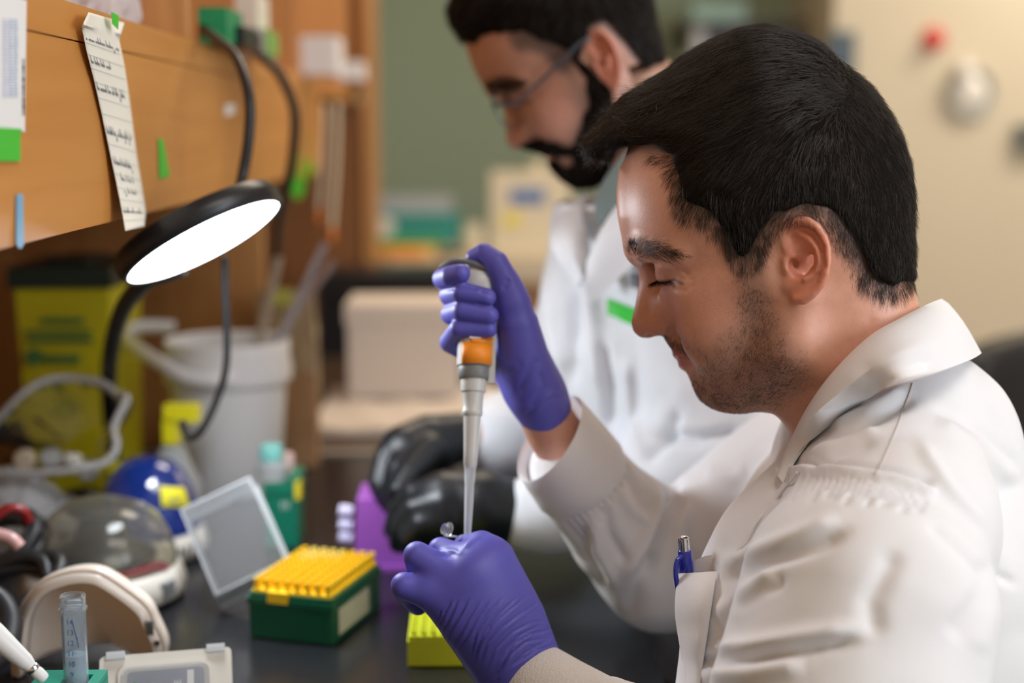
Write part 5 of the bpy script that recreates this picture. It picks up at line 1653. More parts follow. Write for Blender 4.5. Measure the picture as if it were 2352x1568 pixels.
box('yellow_label', (P(1155, 450, 3.6).x, 3.596, P(1200, 520, 3.6).z), (P(1196, 450, 3.6).x, 3.6, P(1200, 490, 3.6).z), mat('yellow_label', (0.80, 0.68, 0.10)), jug)
o = lathe('jar', [(0.001, 0), (0.028, 0), (0.030, 0.004), (0.030, 0.055), (0.024, 0.062), (0.026, 0.064), (0.026, 0.078), (0.001, 0.080)], CREAMP, None, 24, Matrix.Translation((P(1085, 600, 3.6).x, 3.62, cz + 0.001)), caps=False)
tag(o, 'small cream jar between the teal box and the jug', 'jar')

# styrofoam box on a pad, black instrument behind it
FOAM = mat('white_foam', (0.66, 0.56, 0.47), rough=0.9, var=0.05, nscale=150)
pad = root('paper_pad', PZ(880, 945, ZB), 'cream absorbent pad on the bench under the foam box', 'pad')
bm = bmesh.new()
pa = [PZ(712, 985, ZB + 0.012), PZ(1110, 985, ZB + 0.012), PZ(1110, 903, ZB + 0.012), PZ(722, 903, ZB + 0.012)]
y0_, y1_ = pa[0].y, pa[2].y
x0_, x1_ = pa[0].x, 0.03
nx = 24
top = [[bm.verts.new((x0_ + (x1_ - x0_) * i / nx, y0_ + (y1_ + 0.06 - y0_) * j / 6, ZB + 0.012 + 0.002 * math.sin(i * 0.9 + j))) for i in range(nx + 1)] for j in range(7)]
for j in range(6):
    for i in range(nx):
        bm.faces.new((top[j][i], top[j][i + 1], top[j + 1][i + 1], top[j + 1][i]))
ft = [bm.verts.new((x0_ + (x1_ - x0_) * i / nx, y0_, ZB + 0.001)) for i in range(nx + 1)]
for i in range(nx):
    bm.faces.new((ft[i], ft[i + 1], top[0][i + 1], top[0][i]))
po = bm_obj('pad_sheet', bm, FOAM, pad, smooth=True)
fb = root('foam_box', PZ(910, 905, ZB + 0.014), 'white foam box with lid standing on the cream pad', 'box')
fy = PZ(910, 912, ZB + 0.015).y
fx0, fx1 = P(795, 900, fy).x, P(1060, 900, fy).x
ftz = P(910, 745, fy).z
box('box_body', (fx0 + 0.004, fy, ZB + 0.015), (fx1 - 0.004, fy + 0.16, ftz), FOAM, fb, bevel=0.008, seg=3)
box('lid', (fx0, fy - 0.004, ftz + 0.001), (fx1, fy + 0.164, P(910, 700, fy).z), FOAM, fb, bevel=0.009, seg=3)
BLKP = mat('black_plastic', (0.014, 0.014, 0.016), rough=0.35, spec=0.5, var=0.1)
ins = root('black_instrument', P(870, 830, 2.85), 'black arched instrument standing behind the foam box', 'instrument')
iy = 2.80
box('top_cover', (P(725, 640, iy).x, iy, P(900, 682, iy).z), (P(1025, 640, iy).x, iy + 0.2, P(900, 628, iy).z), BLKP, ins, bevel=0.015, seg=3)
box('side_leg', (P(727, 640, iy).x, iy + 0.01, ZB + 0.001), (P(782, 640, iy).x, iy + 0.18, P(900, 680, iy).z), BLKP, ins, bevel=0.008)
box('side_leg', (P(980, 640, iy).x, iy + 0.01, ZB + 0.001), (P(1022, 640, iy).x, iy + 0.18, P(900, 680, iy).z), BLKP, ins, bevel=0.008)
box('rear_plate', (P(782, 640, iy).x, iy + 0.15, ZB + 0.001), (P(980, 640, iy).x, iy + 0.18, P(900, 680, iy).z), BLKP, ins)

# things on the far walls
def wall_round(name, u, v, Y, prof, m, label, cat, parent=None):
    M_ = Matrix.Translation(P(u, v, Y)) @ Matrix.Rotation(math.pi / 2, 4, 'X')
    o = lathe(name, prof, m, parent, 36, M_, caps=False)
    if label:
        tag(o, label, cat)
    return o
RED = mat('alarm_red', (0.62, 0.035, 0.02), rough=0.4)
al = root('alarm_button', P(2143, 90, 4.19), 'round red alarm button on the cream wall', 'alarm')
wall_round('base', 2143, 90, 4.199, [(0.001, 0.02), (0.030, 0.018), (0.034, 0.006), (0.034, 0.0), (0.001, 0.0)], RED, None, None, al)
wall_round('button', 2143, 90, 4.18, [(0.001, 0.03), (0.016, 0.026), (0.018, 0.0), (0.001, 0.0)], RED, None, None, al)
dm = root('wall_dial', P(2225, 213, 4.19), 'round chrome rimmed dial with painted white highlight on cream wall', 'dial')
wall_round('rim', 2225, 213, 4.199, [(0.060, 0.02), (0.070, 0.022), (0.074, 0.015), (0.074, 0.0), (0.058, 0.0), (0.058, 0.018), (0.060, 0.02)], mat('dull_steel', (0.42, 0.41, 0.36), rough=0.35, metal=0.8), None, None, dm)
wall_round('face', 2225, 213, 4.199, [(0.001, 0.03), (0.025, 0.026), (0.050, 0.012), (0.059, 0.004), (0.059, 0.0), (0.001, 0.0)], mat('highlight_white', (0.80, 0.76, 0.70), rough=0.25), None, None, dm)  # highlight of the chrome dome put into the colour as a white disc
wall_round('knob', 2213, 162, 4.19, [(0.001, 0.05), (0.024, 0.045), (0.030, 0.01), (0.030, 0.0), (0.001, 0.0)], mat('highlight_white', (0.80, 0.76, 0.70)), None, None, dm)  # raised blob in the same painted highlight white
o = bg_box('dark_blue_frame', 1905, 72, 1966, 172, 4.17, 0.028, mat('slate_blue', (0.06, 0.09, 0.12)), 'dark blue framed panel at the corner of the cream wall', 'frame', bevel=0.003)
o = bg_box('wall_switch', 2336, 285, 2420, 345, 4.17, 0.028, mat('dark_slate', (0.10, 0.11, 0.10)), 'dark grey box on the cream wall at right edge', 'box', bevel=0.004)
ws = root('wall_shelf', P(1700, 130, 4.6), 'small shelf of dark and glass bottles on green wall', 'shelf')
sy = 4.45
sz = P(1700, 128, sy).z
box('board', (P(1560, 130, sy).x, sy, sz - 0.02), (P(1880, 130, sy).x, 4.8, sz), mat('olive_board', (0.20, 0.22, 0.14)), ws)
for i, (u0, u1, v0, col, lb, cat) in enumerate(((1592, 1622, 62, (0.55, 0.55, 0.56), 'white bottle at left end of the wall shelf', 'bottle'), (1628, 1700, 58, (0.02, 0.022, 0.04), 'wide black box on the wall shelf', 'box'),
                                         (1704, 1766, 66, (0.035, 0.03, 0.03), 'dark brown box right of the black box on wall shelf', 'box'), (1790, 1846, 70, (0.15, 0.17, 0.11), 'olive box at right end of wall shelf', 'box'))):
    o = bg_box('stored_' + cat, u0, v0, u1, 129, sy + 0.03, 0.14, mat('shelf_item_%d' % i, col, rough=0.4), lb, cat, 'things on the wall shelf', bevel=0.008)
    dz = sz + 0.001 - min((o.matrix_world @ Vector(c)).z for c in o.bound_box)
    o.location.z += dz
sz2 = P(1700, 48, sy).z
ws2 = box('wall_shelf', (P(1570, 48, sy).x, sy, sz2 - 0.016), (P(1850, 48, sy).x, 4.8, sz2), mat('dark_board', (0.06, 0.04, 0.025)))
tag(ws2, 'upper dark brown wall shelf behind the front man', 'shelf')
o = bg_box('glass_tray', 1590, 6, 1715, 47, sy + 0.03, 0.14, mat('pale_green_glass', (0.30, 0.46, 0.38), rough=0.2), 'pale green glass tray on upper wall shelf', 'tray')
o.location.z += sz2 + 0.001 - min((o.matrix_world @ Vector(c)).z for c in o.bound_box)

# black office chair at the right
ch = root('office_chair', (P(2380, 900, 2.3).x + 0.15, 2.45, 0), 'black office chair with curved back at right behind the man', 'chair')
cx0 = P(2225, 760, 2.3).x
ctop = P(2290, 765, 2.3).z
VIN = mat('black_vinyl', (0.020, 0.018, 0.017), rough=0.45)
bm = bmesh.new()
rows = []
for j in range(9):
    t = j / 8
    row = []
    for i in range(13):
        s = i / 12
        x = cx0 + 0.50 * s
        z = ctop - 0.005 - 0.03 * abs(2 * s - 1) ** 3 - 0.50 * (1 - t)
        y = 2.30 + 0.09 * (1 - (2 * s - 1) ** 2) + 0.05 * (1 - t)
        row.append(bm.verts.new((x, y, z)))
    rows.append(row)
for j in range(8):
    for i in range(12):
        bm.faces.new((rows[j][i], rows[j][i + 1], rows[j + 1][i + 1], rows[j + 1][i]))
bk = bm_obj('backrest', bm, VIN, ch, smooth=True)
md = bk.modifiers.new('thick', 'SOLIDIFY'); md.thickness = 0.06; md.offset = 0
md = bk.modifiers.new('soft', 'BEVEL'); md.width = 0.02; md.segments = 3
cxm = cx0 + 0.25
box('seat', (cx0, 1.95, 0.46), (cx0 + 0.5, 2.42, 0.54), VIN, ch, bevel=0.03, seg=4)
tube('post', [(cxm, 2.2, 0.08), (cxm, 2.2, 0.46)], 0.03, CHROME, ch, sm=2)
tube('back_bracket', [(cxm, 2.42, 0.48), (cxm, 2.48, 0.60), (cxm, 2.47, 0.85)], 0.02, BLKP, ch)
for k in range(5):
    t = 2 * math.pi * k / 5
    tube('leg', [(cxm, 2.2, 0.10), (cxm + 0.28 * math.cos(t), 2.2 + 0.28 * math.sin(t), 0.03)], 0.02, BLKP, ch, sm=2)
# ------------------------------------------------------------------ things on the bench
def T(p, rz=0.0):
    return Matrix.Translation(p) @ Matrix.Rotation(rz, 4, 'Z')
DKG = mat('dark_green_plastic', (0.006, 0.095, 0.048), rough=0.30, spec=0.5, var=0.05)
YEL = mat('yellow_tips', (0.92, 0.60, 0.015), rough=0.45, var=0.05)
YEL2 = mat('pale_yellow_tips', (0.85, 0.68, 0.15), rough=0.45, var=0.05)
OFFW = mat('off_white_plastic', (0.62, 0.59, 0.53), rough=0.38, var=0.02)
TEAL = mat('teal_plastic', (0.01, 0.22, 0.20), rough=0.35)

# -- green tip box with yellow tips
z0 = ZB
c_fl, c_fr, c_rr = PZ(570, 1462, z0 + 0.0), PZ(762, 1480, z0), PZ(848, 1372, z0)
fl = PZ(571, 1462, z0); fr = PZ(765, 1484, z0)
e1 = (fr - fl); wdt = e1.length; e1.normalize(); e2 = Vector((0, 0, 1)).cross(e1).normalized()
dep = 0.112; ht = 0.040
MB = frame_matrix(fl, e1, e2, Vector((0, 0, 1)))
tip = root('pipette_tip_box', fl, 'dark green box full of yellow pipette tips on the bench', 'box')
bm = bmesh.new()
a_prism(bm, rrect(0, 0, wdt, dep, 0.004), ht, MB @ Matrix.Translation((0, 0, 0.001)))
bm_obj('box_base', bm, DKG, tip, bevel=0.0015)
bm = bmesh.new()
a_prism(bm, rrect(-0.0015, -0.0015, wdt + 0.0015, dep + 0.0015, 0.004), 0.006, MB @ Matrix.Translation((0, 0, ht - 0.009)))
bm_obj('rim', bm, DKG, tip, bevel=0.0012)
box('rack_plate', (0.003, 0.003, ht + 0.0012), (wdt - 0.003, dep - 0.003, ht + 0.0035), YEL, tip, M=MB, bevel=0.0008)
box('front_tab', (0.020, -0.0022, ht - 0.006), (0.040, 0.003, ht + 0.004), YEL, tip, M=MB, bevel=0.0008)
bm = bmesh.new(); bm2 = bmesh.new()
for i in range(8):
    for j in range(12):
        x, y = 0.0065 + (wdt - 0.013) * i / 7, 0.0065 + (dep - 0.013) * j / 11
        pale = (j > 8 and 1 <= i <= 4) or (j > 6 and i in (1, 2, 3) and j > 8) or (j == 8 and i in (1, 2))
        a_lathe(bm2 if pale else bm, [(0.0026, 0), (0.0030, 0.008), (0.0030, 0.0095), (0.0018, 0.0095), (0.0014, 0.004)], 10, MB @ Matrix.Translation((x, y, ht + 0.0036)), caps=False)
o = bm_obj('tips', bm, YEL, tip, smooth=True); o['kind'] = 'stuff'
o = bm_obj('tips', bm2, YEL2, tip, smooth=True); o['kind'] = 'stuff'
lb = box('paper_label', (wdt + 0.0002, 0.012, 0.006), (wdt + 0.0009, 0.080, 0.030), mat('label_paper', (0.60, 0.58, 0.45), rough=0.8, var=0.1), tip, M=MB)

# -- frosted lid leaning on the box and rack behind it
z_l = ZB
A_, B_, D_ = P(432, 1216, 1.345), P(590, 1142, 1.36), P(528, 1404, 1.292)
ex = (B_ - A_).normalized(); W_ = (B_ - A_).length
ey = (D_ - A_); ey = (ey - ex * ey.dot(ex)); H_ = ey.length; ey.normalize(); ez = ex.cross(ey)
low = A_ + ey * H_
if low.z < ZB + 0.003:
    A_ = A_ + Vector((0, 0, ZB + 0.004 - low.z))
ML = frame_matrix(A_, ex, ey, ez)
lid = root('tip_box_lid', D_, 'frosted clear box lid leaning by the green tip box', 'lid')
for nm, lo, hi in (('side_wall', (0, 0, -0.030), (W_, 0.002, 0)), ('side_wall', (0, H_ - 0.002, -0.030), (W_, H_, 0)), ('side_wall', (0, 0.002, -0.030), (0.002, H_ - 0.002, 0)), ('side_wall', (W_ - 0.002, 0.002, -0.030), (W_, H_ - 0.002, 0)),
                   ('top_panel', (0.002, 0.002, -0.030), (W_ - 0.002, H_ - 0.002, -0.028))):
    box(nm, lo, hi, FROST if nm == 'side_wall' else CLEAR, lid, M=ML)
for lo, hi in (((-0.002, -0.002, -0.002), (W_ + 0.002, 0.001, 0.001)), ((-0.002, H_ - 0.001, -0.002), (W_ + 0.002, H_ + 0.002, 0.001)), ((-0.002, 0, -0.002), (0.001, H_, 0.001)), ((W_ - 0.001, 0, -0.002), (W_ + 0.002, H_, 0.001))):
    box('rim', lo, hi, FROST, lid, M=ML)

TEALR = mat('teal_green_rack', (0.008, 0.20, 0.12), rough=0.32)
# -- dark green tube rack with a clear bottle and a sticker
rb = PZ(612, 1258, ZB); re = PZ(684, 1236, ZB)
ry = rb.y
rk = root('tube_rack', rb, 'tall teal green rack with yellow sticker behind the frosted lid', 'rack')
rx0, rx1 = rb.x, P(684, 1200, ry).x
rz1 = P(640, 1112, ry).z
box('rack_body', (rx0, ry, ZB + 0.001), (rx1, ry + 0.055, rz1 - 0.012), TEALR, rk, bevel=0.002)
box('rack_top', (rx0 - 0.002, ry - 0.002, rz1 - 0.011), (rx1 + 0.002, ry + 0.057, rz1), TEALR, rk, bevel=0.002)
box('rack_post', (rx1 - 0.010, ry + 0.0, rz1 + 0.001), (rx1 + 0.002, ry + 0.055, P(640, 1098, ry).z), TEALR, rk, bevel=0.002)
box('sticker', (rx1 - 0.002, ry - 0.0032, rz1 - 0.016), (rx1 + 0.0035, ry + 0.014, rz1 + 0.003), mat('yellow_sticker', (0.85, 0.70, 0.02), rough=0.5), rk)
text_obj('white_mark', 'H', 0.012, frame_matrix(Vector(((rx0 + rx1) / 2 + 0.004, ry - 0.0008, (rz1 + ZB) / 2 + 0.012)), Vector((1, 0, 0)), Vector((0, 0, 1)), Vector((0, -1, 0))), PWHITE, rk)
CYANC = mat('cyan_cap', (0.22, 0.62, 0.58), rough=0.4)
bt = root('small_bottle', P(622, 1110, ry), 'small clear bottle with cyan cap standing in the green rack', 'bottle')
bx = P(618, 1100, ry - 0.0).x
MBt = Matrix.Translation((bx, ry + 0.020, rz1 + 0.001))
lathe('bottle_body', [(0.001, 0), (0.0165, 0), (0.0170, 0.002), (0.0165, 0.016), (0.0110, 0.022)], FROST, bt, 28, MBt, caps=False)
lathe('cap', [(0.001, 0.022), (0.0125, 0.022), (0.0125, 0.036), (0.011, 0.038), (0.001, 0.038)], CYANC, bt, 28, MBt, caps=False)
o = lathe('small_tube', [(0.001, 0), (0.009, 0), (0.0095, 0.002), (0.0095, 0.020), (0.008, 0.023), (0.001, 0.024)], mat('pale_pink_cap', (0.72, 0.52, 0.50), rough=0.5), None, 24, Matrix.Translation((P(655, 1060, ry + 0.04).x, ry + 0.044, rz1 + 0.001)), caps=False)
tag(o, 'pale pink topped small tube behind the cyan capped bottle', 'tube')

# -- purple rack with white tubes under the black gloves
PUR = mat('purple_plastic', (0.36, 0.10, 0.52), rough=0.4)
pb = PZ(828, 1312, ZB); py_ = pb.y
pr = root('purple_rack', pb, 'purple sloping tube rack under the black gloves', 'rack')
px0, px1 = P(812, 1250, py_).x, P(965, 1250, py_).x
pz1 = P(850, 1150, py_).z
bm = bmesh.new()
Mx = frame_matrix(Vector((px0, py_ + 0.07, ZB + 0.001)), Vector((1, 0, 0)), Vector((0, 0, 1)), Vector((0, -1, 0)))
wp = px1 - px0; hp = pz1 - ZB
a_prism(bm, [(0, 0), (wp, 0), (wp, hp * 0.25), (wp * 0.30, hp), (0.004, hp)], 0.07, Mx)
bm_obj('rack_body', bm, PUR, pr, bevel=0.002)
box('base', (px0 - 0.004, py_ - 0.004, ZB + 0.0005), (px1 + 0.004, py_ + 0.075, ZB + 0.006), PUR, pr, bevel=0.001)
LIL = mat('lilac_white_cap', (0.62, 0.60, 0.82), rough=0.4)
for k, vv in enumerate((1178, 1210, 1238)):
    q = P(812, vv, py_ - 0.004)
    o = lathe('capped_tube', [(0.001, 0), (0.0065, 0), (0.007, 0.001), (0.007, 0.012), (0.006, 0.014), (0.001, 0.014)], LIL, None, 20, Matrix.Translation(q + Vector((-0.003, 0.02, -0.005))) @ Matrix.Rotation(math.radians(-80), 4, 'Y'), caps=False)
    tag(o, ('top', 'middle', 'bottom')[k] + ' white capped tube of three poking from the purple rack', 'tube', 'tube caps of the purple rack')

# -- yellow rack below the lower glove
YR = mat('lime_yellow_plastic', (0.66, 0.72, 0.03), rough=0.42)
yb = PZ(936, 1532, ZB); yy = yb.y
yr = root('yellow_rack', yb, 'lime yellow tube rack on the bench under the lower violet glove', 'rack')
yx0 = yb.x; yx1 = P(1120, 1545, yy).x
yz1 = P(960, 1462, yy).z
hy = yz1 - ZB
bm = bmesh.new()
a_box(bm, (yx0, yy, ZB + 0.001), (yx1, yy + 0.095, ZB + hy * 0.85))
bm_obj('rack_base', bm, YR, yr, bevel=0.002)
box('rack_top', (yx0 + 0.001, yy + 0.001, ZB + hy * 0.86), (yx1 - 0.001, yy + 0.094, ZB + hy * 1.0), YR, yr, bevel=0.002)
bm = bmesh.new()
for i in range(8):
    for j in range(12):
        a_lathe(bm, [(0.0029, 0), (0.0031, 0.003), (0.0022, 0.003), (0.0020, 0.0005)], 10, Matrix.Translation((yx0 + 0.005 + (yx1 - yx0 - 0.010) * i / 7, yy + 0.006 + 0.083 * j / 11, ZB + hy * 1.0)), caps=False)
o = bm_obj('well_rims', bm, YR, yr, smooth=True); o['kind'] = 'stuff'

# -- mini centrifuges
def centrifuge(name, u, vbase, rpx_dome, label, dome_m, base_m, dome_h, base_h, rscale=1.0, rotor=True):
    c = PZ(u, vbase, ZB)
    r = rpx_dome * c.y / FPX
    yc = c.y + r * 1.0
    r = rpx_dome * yc / FPX
    c = Vector((P(u, vbase, yc).x, yc, ZB))
    o = root(name, c, label, 'centrifuge')
    M_ = Matrix.Translation(c)
    lathe('base', [(r * 0.98, 0.002), (r * 1.08, 0.006), (r * 1.12, base_h * 0.45), (r * 1.05, base_h * 0.9), (r * 0.98, base_h), (r * 0.2, base_h * 1.02)], base_m, o, 56, M_)
    prof = []
    for k in range(13):
        t = k / 12 * math.pi / 2
        prof.append((max(r * math.cos(t) ** 0.75, 0.0005) if t < 1.57 else 0.0005, base_h + 0.001 + (dome_h) * math.sin(t) ** 1.15))
    inner = [(max(a - 0.0022, 0.0003), b - 0.0018) for a, b in prof[::-1]]
    lathe('dome', prof + inner, dome_m, o, 56, M_, caps=False)
    return o, c, r, M_
SMOKE = mat('smoky_clear_dome', (0.74, 0.72, 0.64), rough=0.05, trans=0.95, ior=1.25, var=0.0, spec=0.9)
BLUED = mat('blue_dome', (0.010, 0.045, 0.30), rough=0.08, spec=0.8, coat=0.6, var=0.0, trans=0.35)
gc, c_, r_, M_ = centrifuge('mini_centrifuge', 243, 1424, 172, 'off white mini centrifuge with smoky clear dome and red curved arrow', SMOKE, OFFW, 0.063, 0.034)
lathe('rotor', [(r_ * 0.35, 0.038), (r_ * 0.72, 0.041), (r_ * 0.68, 0.046), (r_ * 0.40, 0.056), (r_ * 0.28, 0.078), (r_ * 0.45, 0.086), (0.001, 0.088)], BLKP, gc, 40, M_, caps=False)
REDP = mat('raspberry_print', (0.42, 0.035, 0.07), rough=0.5)
bm = bmesh.new()
arc = []
for k in range(17):
    t = math.radians(-88 + 82 * k / 16)
    ww = (0.004 + 0.011 * (k / 16)) if k < 13 else 0.017 * (1 - (k - 13) / 3.2)
    arc.append((t, ww))
zt = 0.0375
Vo = [bm.verts.new(M_ @ Vector(((r_ * 0.80 + w) * math.cos(t), (r_ * 0.80 + w) * math.sin(t), zt))) for t, w in arc]
Vi = [bm.verts.new(M_ @ Vector(((r_ * 0.80 - w) * math.cos(t), (r_ * 0.80 - w) * math.sin(t), zt))) for t, w in arc]
for k in range(16):
    bm.faces.new((Vi[k], Vi[k + 1], Vo[k + 1], Vo[k]))
ar = bm_obj('red_arrow', bm, REDP, gc); ar.modifiers.new('thick', 'SOLIDIFY').thickness = 0.0006
lathe('deck', [(0.001, 0.0362), (r_ * 0.96, 0.0362), (r_ * 0.96, 0.0368), (0.001, 0.0368)], OFFW, gc, 48, M_, caps=False)
box('latch', (r_ * 1.02, -0.02, 0.012), (r_ * 1.13, -0.004, 0.026), PDARK, gc, M=M_ @ Matrix.Rotation(math.radians(-18), 4, 'Z'), bevel=0.002)
bc, c_, r_, M_ = centrifuge('mini_centrifuge', 348, 1308, 120, 'mini centrifuge with shiny royal blue dome and yellow tape', BLUED, OFFW, 0.076, 0.030)
lathe('rotor', [(r_ * 0.35, 0.032), (r_ * 0.80, 0.036), (r_ * 0.30, 0.058), (0.001, 0.070)], mat('dark_blue_rotor', (0.01, 0.02, 0.08)), bc, 40, M_, caps=False)
YT = mat('yellow_tape', (0.86, 0.80, 0.02), rough=0.5)
bm = bmesh.new()
g_ = []
for i in range(4):
    row = []
    for j in range(7):
        a = math.radians(-62 + 38 * j / 6); zz = 0.030 + 0.034 + 0.020 * (i / 3) - 0.006 * j / 6
        tt = math.asin(min(max((zz - 0.031) / 0.076, 0), 1) ** (1 / 1.15))
        rr = r_ * math.cos(tt) ** 0.75 + 0.0010
        row.append(bm.verts.new(M_ @ Vector((rr * math.cos(a), rr * math.sin(a), zz))))
    g_.append(row)
for i in range(3):
    for j in range(6):
        bm.faces.new((g_[i][j], g_[i][j + 1], g_[i + 1][j + 1], g_[i + 1][j]))
o = bm_obj('yellow_tape', bm, YT, bc, smooth=True); o.modifiers.new('thick', 'SOLIDIFY').thickness = 0.0005
a = math.radians(-44)
text_obj('tape_writing', '3N1', 0.010, M_ @ Matrix.Rotation(a, 4, 'Z') @ frame_matrix(Vector((r_ * 0.93, 0, 0.068)), Vector((0, 1, 0)), Vector((-0.55, 0, 0.83)), Vector((0.83, 0, 0.55))), INK, bc)
for k, chh in enumerate('MINI'):
    a = math.radians(-66 + 11 * k)
    text_obj('lettering', chh, 0.016, M_ @ Matrix.Rotation(a, 4, 'Z') @ frame_matrix(Vector((r_ * 1.125, 0, 0.015)), Vector((0, 1, 0)), Vector((0, 0, 1)), Vector((1, 0, 0))), BLACKT, bc, ext=0.0006)

# -- open beige hood lid in front of the smoky centrifuge
HOOD = mat('beige_translucent_plastic', (0.68, 0.58, 0.50), rough=0.22, spec=0.55, var=0.02, sss=(0.25, (1.0, 0.7, 0.5), 0.01))
hood = root('hood_cover', P(200, 1568, 1.13), 'open beige plastic hood standing at lower left behind the tube', 'cover')
prof = [(34, 1620), (40, 1500), (52, 1405), (92, 1345), (150, 1318), (208, 1312), (252, 1328), (330, 1385), (352, 1425), (374, 1475), (372, 1508), (352, 1560), (330, 1620)]
Yh = 1.13
outl = spline([P(u, v, Yh) for u, v in prof], 5)
cen = P(195, 1500, Yh)
zlow = ZB + 0.001
outl = [Vector((p.x, p.y, max(p.z, zlow))) for p in outl]
bm = bmesh.new()
rows = []
for (sc, dy) in ((1.0, -0.004), (1.0, 0.006), (0.985, 0.014), (0.93, 0.022), (0.80, 0.028), (0.55, 0.032), (0.25, 0.034)):
    rows.append([bm.verts.new(Vector((cen.x + (p.x - cen.x) * sc, p.y + dy, max(cen.z + (p.z - cen.z) * sc, zlow)))) for p in outl])
for i in range(len(rows) - 1):
    for j in range(len(outl) - 1):
        bm.faces.new((rows[i][j], rows[i][j + 1], rows[i + 1][j + 1], rows[i + 1][j]))
bm.faces.new(rows[-1])
o = bm_obj('shell', bm, HOOD, hood, smooth=True); md = o.modifiers.new('thick', 'SOLIDIFY'); md.thickness = 0.003; md.offset = 1
bm = bmesh.new()
rows = []
for (sc, dy) in ((1.0, -0.0045), (0.91, -0.0070), (0.90, -0.004), (0.89, 0.006)):
    rows.append([bm.verts.new(Vector((cen.x + (p.x - cen.x) * sc, p.y + dy, max(cen.z + (p.z - cen.z) * sc, zlow)))) for p in outl])
for i in range(3):
    for j in range(len(outl) - 1):
        bm.faces.new((rows[i][j], rows[i][j + 1], rows[i + 1][j + 1], rows[i + 1][j]))
o = bm_obj('front_rim', bm, HOOD, hood, smooth=True); md = o.modifiers.new('thick', 'SOLIDIFY'); md.thickness = 0.002
for (u, v, dx, dz) in ((345, 1440, 0.003, 0.006), (362, 1475, 0.002, 0.002)):
    q = P(u, v, Yh - 0.009)
    box('bright_clip', (q.x - dx, q.y - 0.002, q.z - dz), (q.x + dx, q.y + 0.001, q.z + dz), CHROME, hood, bevel=0.001)

# -- graduated tube in a teal rack, pipette tip and timer in the near corner
TUBEM = mat('clear_blue_tube', (0.80, 0.88, 0.95), rough=0.10, trans=0.88, ior=1.18, var=0.0)
BLUEI = mat('blue_graduation', (0.04, 0.13, 0.28), rough=0.6)
Yt = 0.945
tc_ = P(167, 1375, Yt)
topz = P(167, 1366, Yt).z
gt = root('graduated_tube', Vector((tc_.x, Yt, ZB)), 'clear graduated tube standing open in the near left corner', 'tube')
Mt = Matrix.Translation((tc_.x, Yt, topz))
rt = 0.0083
lathe('tube_wall', [(rt - 0.0010, 0), (rt + 0.0002, 0), (rt + 0.0004, -0.002), (rt, -0.003), (rt, -0.0045), (rt + 0.0006, -0.0055), (rt, -0.0065), (rt + 0.0002, -0.008), (rt + 0.0012, -0.009), (rt + 0.0012, -0.0105), (rt, -0.0115), (rt, -0.105), (0.002, -0.119), (0.001, -0.119), (rt - 0.0012, -0.104), (rt - 0.0012, -0.001)], TUBEM, gt, 36, Mt, caps=False)
lathe('contents', [(0.001, -0.117), (rt - 0.0014, -0.104), (rt - 0.0014, -0.042), (0.001, -0.042)], FROST, gt, 30, Mt, caps=False)
def on_tube(a, z):
    return Mt @ Matrix.Rotation(a, 4, 'Z') @ frame_matrix(Vector((rt + 0.0002, 0, z)), Vector((0, 1, 0)), Vector((0, 0, 1)), Vector((1, 0, 0)))
for k, lab_ in enumerate(('14', '13', '12', '11', '10', '9', '8', '7')):
    z = -0.0165 - 0.0075 * k
    text_obj('number', lab_, 0.0052, on_tube(math.radians(-93), z), BLUEI, gt, ext=0.0001)
bm = bmesh.new()
for k in range(36):
    z = -0.0150 - 0.00165 * k
    for s_ in range(5 if k % 5 == 0 else 3):
        a = math.radians(-152 + 7 * s_)
        Mq = on_tube(a, z)
        a_box(bm, (-0.00055, -0.00011, 0), (0.00055, 0.00011, 0.0001), Mq)
o = bm_obj('graduations', bm, BLUEI, gt); o['kind'] = 'stuff'
handwriting('pen_marks', [(0.1, 0.9, 0.5, 'SN4')], gt, BLUEI, lambda s, t: (Mt @ Matrix.Rotation(math.radians(-68 + 42 * (t - 0.45) * 0), 4, 'Z') @ Vector((rt + 0.0003, -0.002 + 0.004 * s, -0.015 - 0.022 * s + (0.5 - t) * 0.12))), r=0.0003)
tr = root('teal_rack', P(150, 1590, Yt), 'teal rack holding the graduated tube at lower left edge', 'rack')
rz_ = P(160, 1560, Yt).z
x0_, x1_ = P(78, 1560, Yt).x, P(232, 1560, Yt).x
TEALB = mat('teal_rack_plastic', (0.01, 0.30, 0.20), rough=0.35)
bm = bmesh.new()
ring_o = rrect(x0_, Yt - 0.018, x1_, Yt + 0.018, 0.003)
a_box(bm, (x0_, Yt - 0.018, rz_ - 0.004), (tc_.x - rt - 0.001, Yt + 0.018, rz_)); a_box(bm, (tc_.x + rt + 0.001, Yt - 0.018, rz_ - 0.004), (x1_, Yt + 0.018, rz_))
a_box(bm, (tc_.x - rt - 0.001, Yt - 0.018, rz_ - 0.004), (tc_.x + rt + 0.001, Yt - rt - 0.001, rz_)); a_box(bm, (tc_.x - rt - 0.001, Yt + rt + 0.001, rz_ - 0.004), (tc_.x + rt + 0.001, Yt + 0.018, rz_))
bm_obj('top_plate', bm, TEALB, tr)
for x in (x0_, x1_ - 0.003):
    box('end_wall', (x, Yt - 0.018, ZB + 0.001), (x + 0.003, Yt + 0.018, rz_ - 0.0045), TEALB, tr)
box('bottom_plate', (x0_ + 0.0035, Yt - 0.018, ZB + 0.001), (x1_ - 0.0035, Yt + 0.018, ZB + 0.004), TEALB, tr)
